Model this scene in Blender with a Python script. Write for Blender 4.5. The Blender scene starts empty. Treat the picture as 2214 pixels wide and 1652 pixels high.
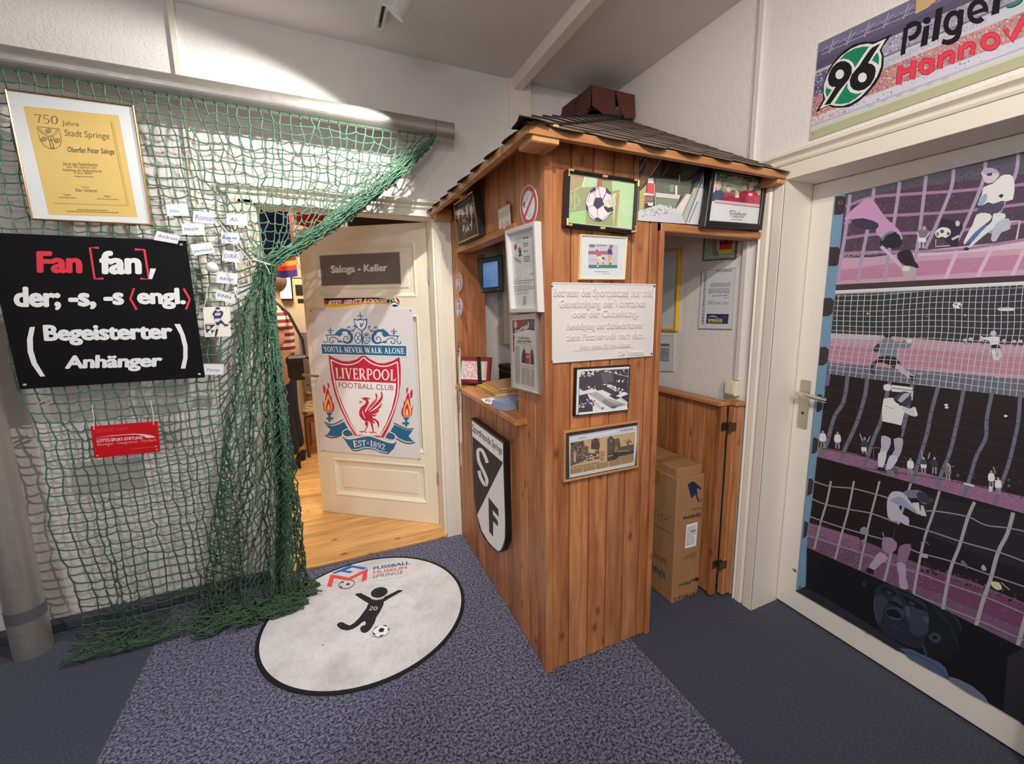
import bpy, math, random
from mathutils import Vector, Matrix
from mathutils import noise as mnoise

scene = bpy.context.scene
COL = scene.collection

# ---------------------------------------------------------------- camera
W, H = 2214, 1652
FPX, YAW, PITCH, ROLL = 941.338, 0.445, 0.163, -0.008
CX, CY = W / 2 + 46.509, H / 2 - 10.27
EYE = Vector((0, 0, 1.45))
_f = Vector((math.sin(YAW) * math.cos(PITCH), math.cos(YAW) * math.cos(PITCH), -math.sin(PITCH)))
_r = Vector((math.cos(YAW), -math.sin(YAW), 0))
_u = _r.cross(_f)
RX = _r * math.cos(ROLL) + _u * math.sin(ROLL)
RU = -_r * math.sin(ROLL) + _u * math.cos(ROLL)
RF = _f
cam = bpy.data.cameras.new('camera')
cam.sensor_width = 36.0
cam.lens = FPX / W * 36.0
cam.shift_x = -(CX - W / 2) / W
cam.shift_y = (CY - H / 2) / W
cam.clip_start = 0.02
camo = bpy.data.objects.new('camera', cam)
COL.objects.link(camo)
camo.matrix_world = Matrix(((RX.x, RU.x, -RF.x, EYE.x), (RX.y, RU.y, -RF.y, EYE.y), (RX.z, RU.z, -RF.z, EYE.z), (0, 0, 0, 1)))
scene.camera = camo

# ---------------------------------------------------------------- exposure, world, lights
vs = scene.view_settings
vs.view_transform = 'Standard'
vs.look = 'None'
vs.gamma = 1.0
vs.use_curve_mapping = False
vs.exposure = 0.0
wd = bpy.data.worlds.new('world')
scene.world = wd
wd.use_nodes = True
wd.node_tree.nodes['Background'].inputs[0].default_value = (1.0, 0.93, 0.86, 1)
wd.node_tree.nodes['Background'].inputs[1].default_value = 0.05


def spot(name, loc, target, power, size, blend=0.5, radius=0.03, color=(1, .93, .84)):
    l = bpy.data.lights.new(name, 'SPOT')
    l.energy = power; l.spot_size = math.radians(size); l.spot_blend = blend
    l.shadow_soft_size = radius; l.color = color
    o = bpy.data.objects.new(name, l); COL.objects.link(o)
    o.location = loc
    o.rotation_euler = (Vector(target) - Vector(loc)).to_track_quat('-Z', 'Y').to_euler()
    return o


def area(name, loc, target, power, sx, sy, color=(1, .95, .9)):
    l = bpy.data.lights.new(name, 'AREA'); l.shape = 'RECTANGLE'; l.size = sx; l.size_y = sy
    l.energy = power; l.color = color
    o = bpy.data.objects.new(name, l); COL.objects.link(o)
    o.location = loc
    o.rotation_euler = (Vector(target) - Vector(loc)).to_track_quat('-Z', 'Y').to_euler()
    return o


# track spotlights of the room (one over the net, the others along the track behind the camera)
spot('spot_net', (0.334, 1.965, 2.572), (-0.75, 2.50, 1.15), 66, 118, 0.3, 0.012, (1, .97, .91))
spot('spot_sign', (0.34, 0.95, 2.60), (-0.80, 2.45, 0.75), 84, 74, 0.45, 0.012, (1, .97, .92))
spot('spot_hut', (0.05, -0.20, 2.58), (1.40, 1.30, 1.35), 92, 84, 0.7, 0.03, (1, .93, .84))
spot('spot_door', (0.36, -0.9, 2.58), (1.9, 0.8, 1.5), 68, 88, 0.7, 0.04, (1, .94, .87))
spot('spot_back', (-1.3, -0.6, 2.58), (-0.3, 2.0, 0.2), 34, 100, 0.8, 0.05, (1, .95, .90))
area('fill_behind_camera', (-1.2, -2.85, 1.7), (0.4, 2.0, 0.9), 46, 1.8, 1.3, (.92, .94, 1.0))  # added soft fill light out of view, no real window behind it
# lamp of the room behind the open door
pl = bpy.data.lights.new('cellar_lamp', 'AREA'); pl.energy = 60; pl.size = 0.7; pl.color = (1, .88, .72)
plo = bpy.data.objects.new('cellar_lamp', pl); COL.objects.link(plo); plo.location = (-0.1, 4.0, 2.5)


# ---------------------------------------------------------------- projection helpers
class Plane:
    def __init__(s, o, n):
        s.o = Vector(o); s.n = Vector(n).normalized()

    def off(s, d):
        return Plane(s.o + s.n * d, s.n)

    def hit(s, px, py):
        d = RX * ((px - CX) / FPX) - RU * ((py - CY) / FPX) + RF
        return EYE + d * ((s.o - EYE).dot(s.n) / d.dot(s.n))


def PX(v): return Plane((v, 0, 0), (-1, 0, 0))
def PY(v): return Plane((0, v, 0), (0, -1, 0))
def PZ(v): return Plane((0, 0, v), (0, 0, 1))


def lin1(c):
    c = c / 255.0
    return c / 12.92 if c <= 0.04045 else ((c + 0.055) / 1.055) ** 2.4


def lin(c): return tuple(lin1(v) for v in c)


# ---------------------------------------------------------------- materials
MATS = {}


def nmat(name):
    m = bpy.data.materials.new(name); m.use_nodes = True
    nt = m.node_tree
    b = nt.nodes['Principled BSDF']
    MATS[name] = m
    return m, nt, b


def N(nt, t, **kw):
    n = nt.nodes.new(t)
    for k, v in kw.items():
        if k.startswith('i_'):
            n.inputs[int(k[2:]) if k[2:].isdigit() else k[2:].replace('_', ' ')].default_value = v
        else:
            setattr(n, k, v)
    return n


def coords(nt, scale=(1, 1, 1), rot=(0, 0, 0)):
    g = N(nt, 'ShaderNodeNewGeometry')
    mp = N(nt, 'ShaderNodeMapping')
    mp.inputs['Scale'].default_value = scale
    mp.inputs['Rotation'].default_value = rot
    nt.links.new(g.outputs['Position'], mp.inputs['Vector'])
    return mp.outputs[0]


def ramp(nt, fac, stops):
    r = N(nt, 'ShaderNodeValToRGB')
    e = r.color_ramp.elements
    while len(e) > 1: e.remove(e[0])
    e[0].position = stops[0][0]; e[0].color = tuple(stops[0][1]) + (1,)
    for p, c in stops[1:]:
        x = e.new(p); x.color = tuple(c) + (1,)
    nt.links.new(fac, r.inputs[0])
    return r.outputs[0]


def bump(nt, b, height, strength, dist):
    n = N(nt, 'ShaderNodeBump'); n.inputs['Strength'].default_value = strength; n.inputs['Distance'].default_value = dist
    nt.links.new(height, n.inputs['Height']); nt.links.new(n.outputs[0], b.inputs['Normal'])


def noise(nt, vec, scale, detail=3, rough=.5):
    n = N(nt, 'ShaderNodeTexNoise'); n.inputs['Scale'].default_value = scale
    n.inputs['Detail'].default_value = detail; n.inputs['Roughness'].default_value = rough
    if vec is not None: nt.links.new(vec, n.inputs['Vector'])
    return n.outputs['Fac']


def mix(nt, fac, a, b, mode='MIX'):
    m = N(nt, 'ShaderNodeMix', data_type='RGBA', blend_type=mode)
    for sock, v in ((m.inputs[0], fac), (m.inputs[6], a), (m.inputs[7], b)):
        if hasattr(v, 'is_linked') or hasattr(v, 'links'): nt.links.new(v, sock)
        elif isinstance(v, (int, float)): sock.default_value = v
        else: sock.default_value = tuple(v) + ((1,) if len(v) == 3 else ())
    return m.outputs[2]


def plain(name, rgb, rough=.5, metal=0.0, var=0.06, nscale=40, bmp=0.0, bscale=200, coat=0.0):
    """a painted / plastic / metal surface: slight mottling and optional grain"""
    m, nt, b = nmat(name)
    c = lin(rgb)
    v = coords(nt)
    f = noise(nt, v, nscale, 3)
    col = mix(nt, f, tuple(x * (1 - var) for x in c), tuple(min(1, x * (1 + var)) for x in c))
    nt.links.new(col, b.inputs['Base Color'])
    b.inputs['Roughness'].default_value = rough; b.inputs['Metallic'].default_value = metal
    b.inputs['Coat Weight'].default_value = coat
    if bmp: bump(nt, b, noise(nt, v, bscale, 2), bmp, 0.002)
    return m


def plaster(name, rgb):
    m, nt, b = nmat(name)
    c = lin(rgb); v = coords(nt)
    col = mix(nt, noise(nt, v, 3.0, 4), tuple(x * .95 for x in c), tuple(x * 1.03 for x in c))
    nt.links.new(col, b.inputs['Base Color'])
    b.inputs['Roughness'].default_value = .95
    h = mix(nt, .5, noise(nt, v, 55, 3), noise(nt, v, 130, 3))
    bump(nt, b, h, .55, .006)
    return m


def woodmat(name, stops, axis='z', knot=(0.10, 0.035, 0.012), rough=.45, spread=.22):
    """pine boards: streaked grain along the axis, dark knots, a tint of its own for every board"""
    m, nt, b = nmat(name)
    g = N(nt, 'ShaderNodeNewGeometry')
    rnd = g.outputs['Random Per Island']
    sc = {'z': (1, 1, .09), 'x': (.09, 1, 1), 'y': (1, .09, 1)}[axis]
    off = N(nt, 'ShaderNodeVectorMath', operation='SCALE'); off.inputs[0].default_value = (7, 3, 11)
    nt.links.new(rnd, off.inputs['Scale'])
    add = N(nt, 'ShaderNodeVectorMath', operation='ADD')
    nt.links.new(g.outputs['Position'], add.inputs[0]); nt.links.new(off.outputs[0], add.inputs[1])
    mp = N(nt, 'ShaderNodeMapping'); mp.inputs['Scale'].default_value = sc
    nt.links.new(add.outputs[0], mp.inputs['Vector'])
    gr = noise(nt, mp.outputs[0], 42, 6, .62)
    big = noise(nt, mp.outputs[0], 9, 2)
    fac = N(nt, 'ShaderNodeMath', operation='MULTIPLY_ADD'); fac.inputs[1].default_value = .62
    nt.links.new(gr, fac.inputs[0])
    h2 = N(nt, 'ShaderNodeMath', operation='MULTIPLY'); h2.inputs[1].default_value = .42
    nt.links.new(big, h2.inputs[0]); nt.links.new(h2.outputs[0], fac.inputs[2])
    col = ramp(nt, fac.outputs[0], stops)
    # knots
    sc2 = {'z': (11, 11, 6.5), 'x': (6.5, 11, 11), 'y': (11, 6.5, 11)}[axis]
    mp2 = N(nt, 'ShaderNodeMapping'); mp2.inputs['Scale'].default_value = sc2
    nt.links.new(add.outputs[0], mp2.inputs['Vector'])
    vo = N(nt, 'ShaderNodeTexVoronoi'); vo.inputs['Scale'].default_value = 1.0; vo.inputs['Randomness'].default_value = 1
    nt.links.new(mp2.outputs[0], vo.inputs['Vector'])
    kf = N(nt, 'ShaderNodeMapRange'); kf.inputs['From Min'].default_value = .05; kf.inputs['From Max'].default_value = .19
    kf.inputs['To Min'].default_value = 1; kf.inputs['To Max'].default_value = 0
    nt.links.new(vo.outputs['Distance'], kf.inputs['Value'])
    kk = N(nt, 'ShaderNodeMath', operation='MULTIPLY'); kk.inputs[1].default_value = .75
    nt.links.new(kf.outputs[0], kk.inputs[0])
    col = mix(nt, kk.outputs[0], col, knot)
    # board tint
    t = N(nt, 'ShaderNodeMapRange'); t.inputs['To Min'].default_value = 1 - spread; t.inputs['To Max'].default_value = 1 + spread * .7
    nt.links.new(rnd, t.inputs['Value'])
    hs = N(nt, 'ShaderNodeHueSaturation'); nt.links.new(col, hs.inputs['Color']); nt.links.new(t.outputs[0], hs.inputs['Value'])
    nt.links.new(hs.outputs[0], b.inputs['Base Color'])
    b.inputs['Roughness'].default_value = rough
    bump(nt, b, gr, .12, .002)
    return m


def inkmat(name, rough, coat=0.0, grain=0.0):
    """printed / painted flat colour taken from the mesh's own colour attribute"""
    m, nt, b = nmat(name)
    a = N(nt, 'ShaderNodeAttribute', attribute_name='Col')
    out = a.outputs['Color']
    if grain:
        v = coords(nt)
        f = noise(nt, v, 900, 2)
        out = mix(nt, grain, out, ramp(nt, f, [(.3, (.2, .2, .2)), (.7, (1, 1, 1))]), 'MULTIPLY')
    nt.links.new(out, b.inputs['Base Color'])
    b.inputs['Roughness'].default_value = rough; b.inputs['Coat Weight'].default_value = coat
    return m


INK = inkmat('print_matt', .75)
INKS = inkmat('print_satin', .42)
INKG = inkmat('print_gloss', .18, .4)
INKV = inkmat('print_vinyl', .38, 0, .25)


def glassmat():
    m, nt, b = nmat('picture_glass')
    nt.nodes.remove(b)
    out = nt.nodes['Material Output']
    tr = N(nt, 'ShaderNodeBsdfTransparent'); gl = N(nt, 'ShaderNodeBsdfGlossy'); gl.inputs['Roughness'].default_value = .02
    # reflection grows towards grazing angles, the same from both sides of the thin sheet
    lw = N(nt, 'ShaderNodeLayerWeight'); lw.inputs['Blend'].default_value = .5
    pw = N(nt, 'ShaderNodeMath', operation='POWER'); pw.inputs[1].default_value = 4.0
    nt.links.new(lw.outputs['Facing'], pw.inputs[0])
    v = coords(nt); nz = noise(nt, v, 6, 2)
    mm = N(nt, 'ShaderNodeMath', operation='MULTIPLY_ADD'); mm.inputs[1].default_value = .55
    ba = N(nt, 'ShaderNodeMath', operation='MULTIPLY_ADD'); ba.inputs[1].default_value = .02; ba.inputs[2].default_value = .035
    nt.links.new(nz, ba.inputs[0])
    nt.links.new(pw.outputs[0], mm.inputs[0]); nt.links.new(ba.outputs[0], mm.inputs[2])
    mx = N(nt, 'ShaderNodeMixShader')
    nt.links.new(mm.outputs[0], mx.inputs[0]); nt.links.new(tr.outputs[0], mx.inputs[1]); nt.links.new(gl.outputs[0], mx.inputs[2])
    nt.links.new(mx.outputs[0], out.inputs[0])
    return m


GLASS = glassmat()


# ---------------------------------------------------------------- mesh builder
class MB:
    def __init__(s):
        s.v = []; s.f = []; s.m = []; s.c = []

    def poly(s, pts, mi=0, col=None):
        b = len(s.v); s.v.extend(Vector(p) for p in pts)
        s.f.append(tuple(range(b, b + len(pts)))); s.m.append(mi); s.c.append(col)

    def faces(s, verts, faces, mi=0, col=None):
        b = len(s.v); s.v.extend(Vector(p) for p in verts)
        for f in faces:
            s.f.append(tuple(i + b for i in f)); s.m.append(mi); s.c.append(col)

    def hexa(s, p, mi=0, col=None):
        """8 points: 0-3 one loop, 4-7 the opposite loop"""
        s.faces(p, [(3, 2, 1, 0), (4, 5, 6, 7), (0, 1, 5, 4), (1, 2, 6, 5), (2, 3, 7, 6), (3, 0, 4, 7)], mi, col)

    def box(s, x0, x1, y0, y1, z0, z1, mi=0, ch=0.0, col=None):
        if ch <= 0:
            s.hexa([(x0, y0, z0), (x1, y0, z0), (x1, y1, z0), (x0, y1, z0), (x0, y0, z1), (x1, y0, z1), (x1, y1, z1), (x0, y1, z1)], mi, col)
            return
        # chamfered box: 24 verts
        V = []; idx = {}
        for i, x in enumerate((x0, x1)):
            for j, y in enumerate((y0, y1)):
                for k, z in enumerate((z0, z1)):
                    sx, sy, sz = (1 if i == 0 else -1) * ch, (1 if j == 0 else -1) * ch, (1 if k == 0 else -1) * ch
                    idx[i, j, k, 0] = len(V); V.append((x, y + sy, z + sz))
                    idx[i, j, k, 1] = len(V); V.append((x + sx, y, z + sz))
                    idx[i, j, k, 2] = len(V); V.append((x + sx, y + sy, z))
        F = []
        for i in (0, 1): F.append([idx[i, 0, 0, 0], idx[i, 1, 0, 0], idx[i, 1, 1, 0], idx[i, 0, 1, 0]])
        for j in (0, 1): F.append([idx[0, j, 0, 1], idx[1, j, 0, 1], idx[1, j, 1, 1], idx[0, j, 1, 1]])
        for k in (0, 1): F.append([idx[0, 0, k, 2], idx[1, 0, k, 2], idx[1, 1, k, 2], idx[0, 1, k, 2]])
        for i in (0, 1):
            for j in (0, 1): F.append([idx[i, j, 0, 0], idx[i, j, 1, 0], idx[i, j, 1, 1], idx[i, j, 0, 1]])
            for k in (0, 1): F.append([idx[i, 0, k, 0], idx[i, 1, k, 0], idx[i, 1, k, 2], idx[i, 0, k, 2]])
        for j in (0, 1):
            for k in (0, 1): F.append([idx[0, j, k, 1], idx[1, j, k, 1], idx[1, j, k, 2], idx[0, j, k, 2]])
        for i in (0, 1):
            for j in (0, 1):
                for k in (0, 1): F.append([idx[i, j, k, 0], idx[i, j, k, 1], idx[i, j, k, 2]])
        c = Vector(((x0 + x1) / 2, (y0 + y1) / 2, (z0 + z1) / 2))
        FF = []
        for f in F:
            a, b_, d = (Vector(V[f[q]]) for q in range(3))
            n = (b_ - a).cross(d - a)
            FF.append(tuple(f) if n.dot(a - c) > 0 else tuple(reversed(f)))
        s.faces(V, FF, mi, col)

    def tube(s, path, r, seg=8, mi=0, caps=True, r2=None, col=None):
        path = [Vector(p) for p in path]
        n = len(path); rings = []
        up = Vector((0, 0, 1))
        for i, p in enumerate(path):
            t = (path[min(i + 1, n - 1)] - path[max(i - 1, 0)]).normalized()
            a = t.cross(up)
            if a.length < 1e-3: a = t.cross(Vector((1, 0, 0)))
            a.normalize(); b = a.cross(t)
            rr = r if not isinstance(r, (list, tuple)) else r[i]
            rings.append([p + (a * math.cos(2 * math.pi * k / seg) + b * math.sin(2 * math.pi * k / seg)) * rr for k in range(seg)])
        V = [v for ring in rings for v in ring]; F = []
        for i in range(n - 1):
            for k in range(seg):
                k2 = (k + 1) % seg
                F.append((i * seg + k, i * seg + k2, (i + 1) * seg + k2, (i + 1) * seg + k))
        if caps:
            F.append(tuple(reversed(range(seg)))); F.append(tuple(range((n - 1) * seg, n * seg)))
        s.faces(V, F, mi, col)

    def loft(s, rings, mi=0, caps=True, col=None):
        seg = len(rings[0]); V = [v for r in rings for v in r]; F = []
        for i in range(len(rings) - 1):
            for k in range(seg):
                k2 = (k + 1) % seg
                F.append((i * seg + k, i * seg + k2, (i + 1) * seg + k2, (i + 1) * seg + k))
        if caps:
            F.append(tuple(reversed(range(seg)))); F.append(tuple(range(len(V) - seg, len(V))))
        s.faces(V, F, mi, col)

    def prism(s, pts, vec, mi=0, col=None):
        pts = [Vector(p) for p in pts]; n = len(pts); vec = Vector(vec)
        V = pts + [p + vec for p in pts]
        F = [tuple(reversed(range(n))), tuple(range(n, 2 * n))]
        for i in range(n): F.append((i, (i + 1) % n, n + (i + 1) % n, n + i))
        s.faces(V, F, mi, col)

    def ball(s, c, r, seg=12, rings=8, mi=0, col=None, sz=1.0):
        c = Vector(c); V = [c + Vector((0, 0, r * sz))]; F = []
        for i in range(1, rings):
            a = math.pi * i / rings
            for k in range(seg):
                p = 2 * math.pi * k / seg
                V.append(c + Vector((r * math.sin(a) * math.cos(p), r * math.sin(a) * math.sin(p), r * sz * math.cos(a))))
        V.append(c - Vector((0, 0, r * sz)))
        for k in range(seg): F.append((0, 1 + k, 1 + (k + 1) % seg))
        for i in range(rings - 2):
            for k in range(seg):
                a = 1 + i * seg; k2 = (k + 1) % seg
                F.append((a + k, a + seg + k, a + seg + k2, a + k2))
        e = len(V) - 1; a = 1 + (rings - 2) * seg
        for k in range(seg): F.append((e, a + (k + 1) % seg, a + k))
        s.faces(V, F, mi, col)

    def build(s, name, mats, parent=None, smooth=False, origin=None):
        if not isinstance(mats, (list, tuple)): mats = [mats]
        me = bpy.data.meshes.new(name)
        if parent is not None: org = wloc(parent)
        elif origin is not None: org = Vector(origin)
        else:
            xs = [v.x for v in s.v]; ys = [v.y for v in s.v]; zs = [v.z for v in s.v]
            org = Vector(((min(xs) + max(xs)) / 2, (min(ys) + max(ys)) / 2, min(zs)))
        me.from_pydata([v - org for v in s.v], [], s.f)
        for m in mats: me.materials.append(m)
        if len(mats) > 1: me.polygons.foreach_set('material_index', s.m)
        if any(c is not None for c in s.c):
            a = me.color_attributes.new('Col', 'FLOAT_COLOR', 'CORNER')
            buf = []
            for f, c in zip(s.f, s.c):
                c = c or (.5, .5, .5); buf.extend((c[0], c[1], c[2], 1.0) * len(f))
            a.data.foreach_set('color', buf)
        if smooth: me.polygons.foreach_set('use_smooth', [True] * len(me.polygons))
        o = bpy.data.objects.new(name, me); COL.objects.link(o)
        if parent is not None: o.parent = parent
        else: o.location = org
        return o


def wloc(o):
    v = Vector(o.location)
    while o.parent is not None:
        o = o.parent; v = v + Vector(o.location)
    return v


def tag(o, label=None, cat=None, group=None, kind=None):
    if label: o['label'] = label
    if cat: o['category'] = cat
    if group: o['group'] = group
    if kind: o['kind'] = kind
    return o


def thing(name, loc, label, cat, group=None):
    o = bpy.data.objects.new(name, None); o.empty_display_size = .05
    COL.objects.link(o); o.location = Vector(loc)
    return tag(o, label, cat, group)


def struct(mb, name, mats, label, cat, smooth=False):
    return tag(mb.build(name, mats, smooth=smooth), label, cat, None, 'structure')


# ---------------------------------------------------------------- flat artwork
_TC = {}


def text_shape(s, bold=0.0, shear=0.0, space=1.0):
    key = (s, bold, shear, space)
    if key in _TC: return _TC[key]
    cu = bpy.data.curves.new('t', 'FONT'); cu.body = s; cu.size = 1; cu.shear = shear
    cu.space_character = space; cu.resolution_u = 3; cu.fill_mode = 'FRONT'
    o = bpy.data.objects.new('t', cu); COL.objects.link(o)
    dg = bpy.context.evaluated_depsgraph_get()
    me = bpy.data.meshes.new_from_object(o.evaluated_get(dg))
    V = [(v.co.x, v.co.y) for v in me.vertices]; F = [tuple(p.vertices) for p in me.polygons]
    bpy.data.objects.remove(o); bpy.data.curves.remove(cu); bpy.data.meshes.remove(me)
    if bold:   # heavier weight: the letter swept a little in eight directions
        V0, F0 = V, F; V = []; F = []
        for k in range(9):
            dx, dy = (bold * math.cos(k * math.pi / 4), bold * .8 * math.sin(k * math.pi / 4)) if k < 8 else (0, 0)
            b_ = len(V); V += [(x + dx, y + dy) for x, y in V0]; F += [tuple(i + b_ for i in f) for f in F0]
    x0 = min(v[0] for v in V); x1 = max(v[0] for v in V); y0 = min(v[1] for v in V); y1 = max(v[1] for v in V)
    V = [((x - x0) / (x1 - x0), (y - y0) / (y1 - y0)) for x, y in V]
    _TC[key] = (V, F)
    return _TC[key]


def quadmap(q):
    """unit square (u right, v up) -> quad TL,TR,BR,BL, projective"""
    (x0, y0), (x1, y1), (x2, y2), (x3, y3) = q[3], q[2], q[1], q[0]
    dx1, dx2, dx3 = x1 - x2, x3 - x2, x0 - x1 + x2 - x3
    dy1, dy2, dy3 = y1 - y2, y3 - y2, y0 - y1 + y2 - y3
    den = dx1 * dy2 - dx2 * dy1
    g = (dx3 * dy2 - dx2 * dy3) / den; h = (dx1 * dy3 - dx3 * dy1) / den
    a, b, c = x1 - x0 + g * x1, x3 - x0 + h * x3, x0
    d, e, f = y1 - y0 + g * y1, y3 - y0 + h * y3, y0

    def fn(u, v):
        w = g * u + h * v + 1
        return ((a * u + b * v + c) / w, (d * u + e * v + f) / w)
    return fn


def spline(pts, n=6, closed=True):
    out = []; L = len(pts)
    for i in range(L if closed else L - 1):
        g = (lambda k: pts[k % L]) if closed else (lambda k: pts[max(0, min(L - 1, k))])
        p0, p1, p2, p3 = g(i - 1), g(i), g(i + 1), g(i + 2)
        for k in range(n):
            t = k / n
            out.append(tuple(.5 * (2 * p1[j] + (p2[j] - p0[j]) * t + (2 * p0[j] - 5 * p1[j] + 4 * p2[j] - p3[j]) * t * t + (3 * p1[j] - p0[j] - 3 * p2[j] + p3[j]) * t ** 3) for j in (0, 1)))
    if not closed: out.append(pts[-1])
    return out


def clip(poly, ax, v, keep_less):
    out = []
    for i in range(len(poly)):
        a, b = poly[i], poly[(i + 1) % len(poly)]
        ia = (a[ax] <= v) if keep_less else (a[ax] >= v); ib = (b[ax] <= v) if keep_less else (b[ax] >= v)
        if ia: out.append(a)
        if ia != ib:
            t = (v - a[ax]) / (b[ax] - a[ax]); out.append((a[0] + (b[0] - a[0]) * t, a[1] + (b[1] - a[1]) * t))
    return out


class Art:
    """flat shapes printed on a plane; coordinates are 2-D and go through `src` (x0, y0, scale) and the plane.
    `white` is how bright white paper looks there, so colours come out as the paper's own colours"""
    def __init__(s, plane, src=(0, 0, 1), white=(228, 222, 218), eps=4e-5, fn=None, white_albedo=.82):
        s.plane = plane; s.src = src; s.w = lin(white); s.mb = MB(); s.z = eps; s.eps = eps; s.fn = fn; s.wa = white_albedo

    def col(s, c):
        return tuple(max(.004, min(.92, s.wa * v / w)) for v, w in zip(lin(c), s.w))

    def pt(s, p, z):
        if s.fn: p = s.fn(*p)
        x, y = s.src[0] + p[0] * s.src[2], s.src[1] + p[1] * s.src[2]
        return s.plane.hit(x, y) + s.plane.n * z

    def up(s):
        s.z += s.eps; return s.z

    def poly(s, pts, c, sm=0, z=None):
        if sm: pts = spline(pts, sm)
        z = s.up() if z is None else z
        P = [s.pt(p, z) for p in pts]
        n = Vector((0, 0, 0))
        for i in range(len(P)): n += (P[i] - P[0]).cross(P[(i + 1) % len(P)] - P[0])
        if n.dot(s.plane.n) < 0: P.reverse()
        s.mb.poly(P, 0, s.col(c))

    def rect(s, x0, y0, x1, y1, c): s.poly([(x0, y0), (x1, y0), (x1, y1), (x0, y1)], c)

    def line(s, pts, w, c, sm=0, closed=False, z=None, w2=None):
        if sm: pts = spline(pts, sm, closed)
        z = s.up() if z is None else z
        n = len(pts); L = []; R = []
        for i, p in enumerate(pts):
            a = pts[(i - 1) % n] if closed or i > 0 else p
            b = pts[(i + 1) % n] if closed or i < n - 1 else p
            dx, dy = b[0] - a[0], b[1] - a[1]; d = math.hypot(dx, dy) or 1
            ww = w if w2 is None else w + (w2 - w) * i / (n - 1)
            nx, ny = -dy / d * ww / 2, dx / d * ww / 2
            L.append((p[0] + nx, p[1] + ny)); R.append((p[0] - nx, p[1] - ny))
        cc = s.col(c)
        for i in range(n if closed else n - 1):
            j = (i + 1) % n
            s._q([L[i], L[j], R[j], R[i]], z, cc)

    def _q(s, q, z, cc):
        P = [s.pt(p, z) for p in q]
        if (P[1] - P[0]).cross(P[2] - P[0]).dot(s.plane.n) < 0: P.reverse()
        s.mb.poly(P, 0, cc)

    def ell(s, cx, cy, rx, ry, c, rot=0, n=28, a0=0, a1=360, z=None):
        co, si = math.cos(math.radians(rot)), math.sin(math.radians(rot)); P = []
        k = n if a1 - a0 >= 360 else n + 1
        for i in range(k):
            t = math.radians(a0 + (a1 - a0) * i / n); x, y = rx * math.cos(t), ry * math.sin(t)
            P.append((cx + x * co - y * si, cy + x * si + y * co))
        s.poly(P, c, z=z)

    def ring(s, cx, cy, rx, ry, w, c, rot=0, n=32, a0=0, a1=360):
        co, si = math.cos(math.radians(rot)), math.sin(math.radians(rot)); P = []
        full = a1 - a0 >= 360
        for i in range(n if full else n + 1):
            t = math.radians(a0 + (a1 - a0) * i / n); x, y = rx * math.cos(t), ry * math.sin(t)
            P.append((cx + x * co - y * si, cy + x * si + y * co))
        s.line(P, w, c, closed=full)

    def text(s, t, quad, c, bold=0.0, shear=0.0, space=1.0):
        V, F = text_shape(t, bold, shear, space); m = quadmap(quad); z = s.up()
        nl = 9 if bold else 1; per = len(V) // nl   # the nine sweeps lie a hair above one another
        P = [s.pt(m(*v), z + (i // per) * 1.6e-5) for i, v in enumerate(V)]
        if bold: s.z += 8 * 1.6e-5
        a, b, d = (P[i] for i in F[0][:3])
        if (b - a).cross(d - a).dot(s.plane.n) < 0: F = [tuple(reversed(f)) for f in F]
        s.mb.faces(P, F, 0, s.col(c))

    def textbox(s, t, x0, y0, x1, y1, c, slope=0.0, lean=0.0, **kw):
        """ink box from x0..x1, y0 (top) .. y1 (bottom); slope = dy/dx of the baseline, lean = dx/dy of the uprights"""
        dy = slope * (x1 - x0); dx = lean * (y1 - y0)
        s.text(t, [(x0, y0), (x1, y0 + dy), (x1 + dx, y1 + dy), (x0 + dx, y1)], c, **kw)

    def greek(s, quad, rows, c, seed=0, fill=.55, words=7, ragged=.3):
        """lines too small to read in the photo: broken dark strokes"""
        rnd = random.Random(seed); m = quadmap(quad); z = s.up(); cc = s.col(c)
        for r in range(rows):
            v1 = 1 - r / rows; v0 = v1 - fill / rows; u = 0; end = 1 - ragged * rnd.random() * (rnd.random() < .6)
            while u < end - .02:
                wl = min(end - u, (.5 + rnd.random()) / words)
                s._q([m(u, v1), m(u + wl, v1), m(u + wl, v0), m(u, v0)], z, cc); u += wl + .18 / words

    def speckle(s, quad, n, cols, size, seed=0, asp=1.0, ok=None):
        """scattered flecks on a jittered grid; neighbours that could touch lie on different layers"""
        rnd = random.Random(seed); m = quadmap(quad); cc = [s.col(c) for c in cols]
        d = lambda a, b: math.hypot(a[0] - b[0], a[1] - b[1])
        wq = (d(quad[0], quad[1]) + d(quad[3], quad[2])) / 2; hq = (d(quad[0], quad[3]) + d(quad[1], quad[2])) / 2
        cell = math.sqrt(wq * hq / n); nx = max(1, int(wq / cell)); ny = max(1, int(hq / cell * 1.0))
        k = max(2, math.ceil((1.25 * size * 2) / cell + .6)); zz = [s.up() for _ in range(k * k)]
        for i in range(nx):
            for j in range(ny):
                u, v = (i + .5 + rnd.uniform(-.3, .3)) / nx, (j + .5 + rnd.uniform(-.3, .3)) / ny; x, y = m(u, v)
                r = size * (.45 + .75 * rnd.random()); q = rnd.choice((4, 5, 5, 6)); a0 = rnd.random() * 6.3; P = []
                for t in range(q):
                    t = a0 + t * 6.283 / q; g = r * (.7 + .4 * rnd.random())
                    P.append((x + g * math.cos(t), y + g * asp * math.sin(t)))
                s._q(P, zz[(i % k) * k + j % k], rnd.choice(cc))

    def merge(s, mb, mi):
        b = len(mb.v); mb.v.extend(s.mb.v)
        for f, c in zip(s.mb.f, s.mb.c):
            mb.f.append(tuple(i + b for i in f)); mb.m.append(mi); mb.c.append(c)

    def build(s, name, parent=None, mat=None, **kw):
        return s.mb.build(name, mat or INK, parent, **kw)


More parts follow.
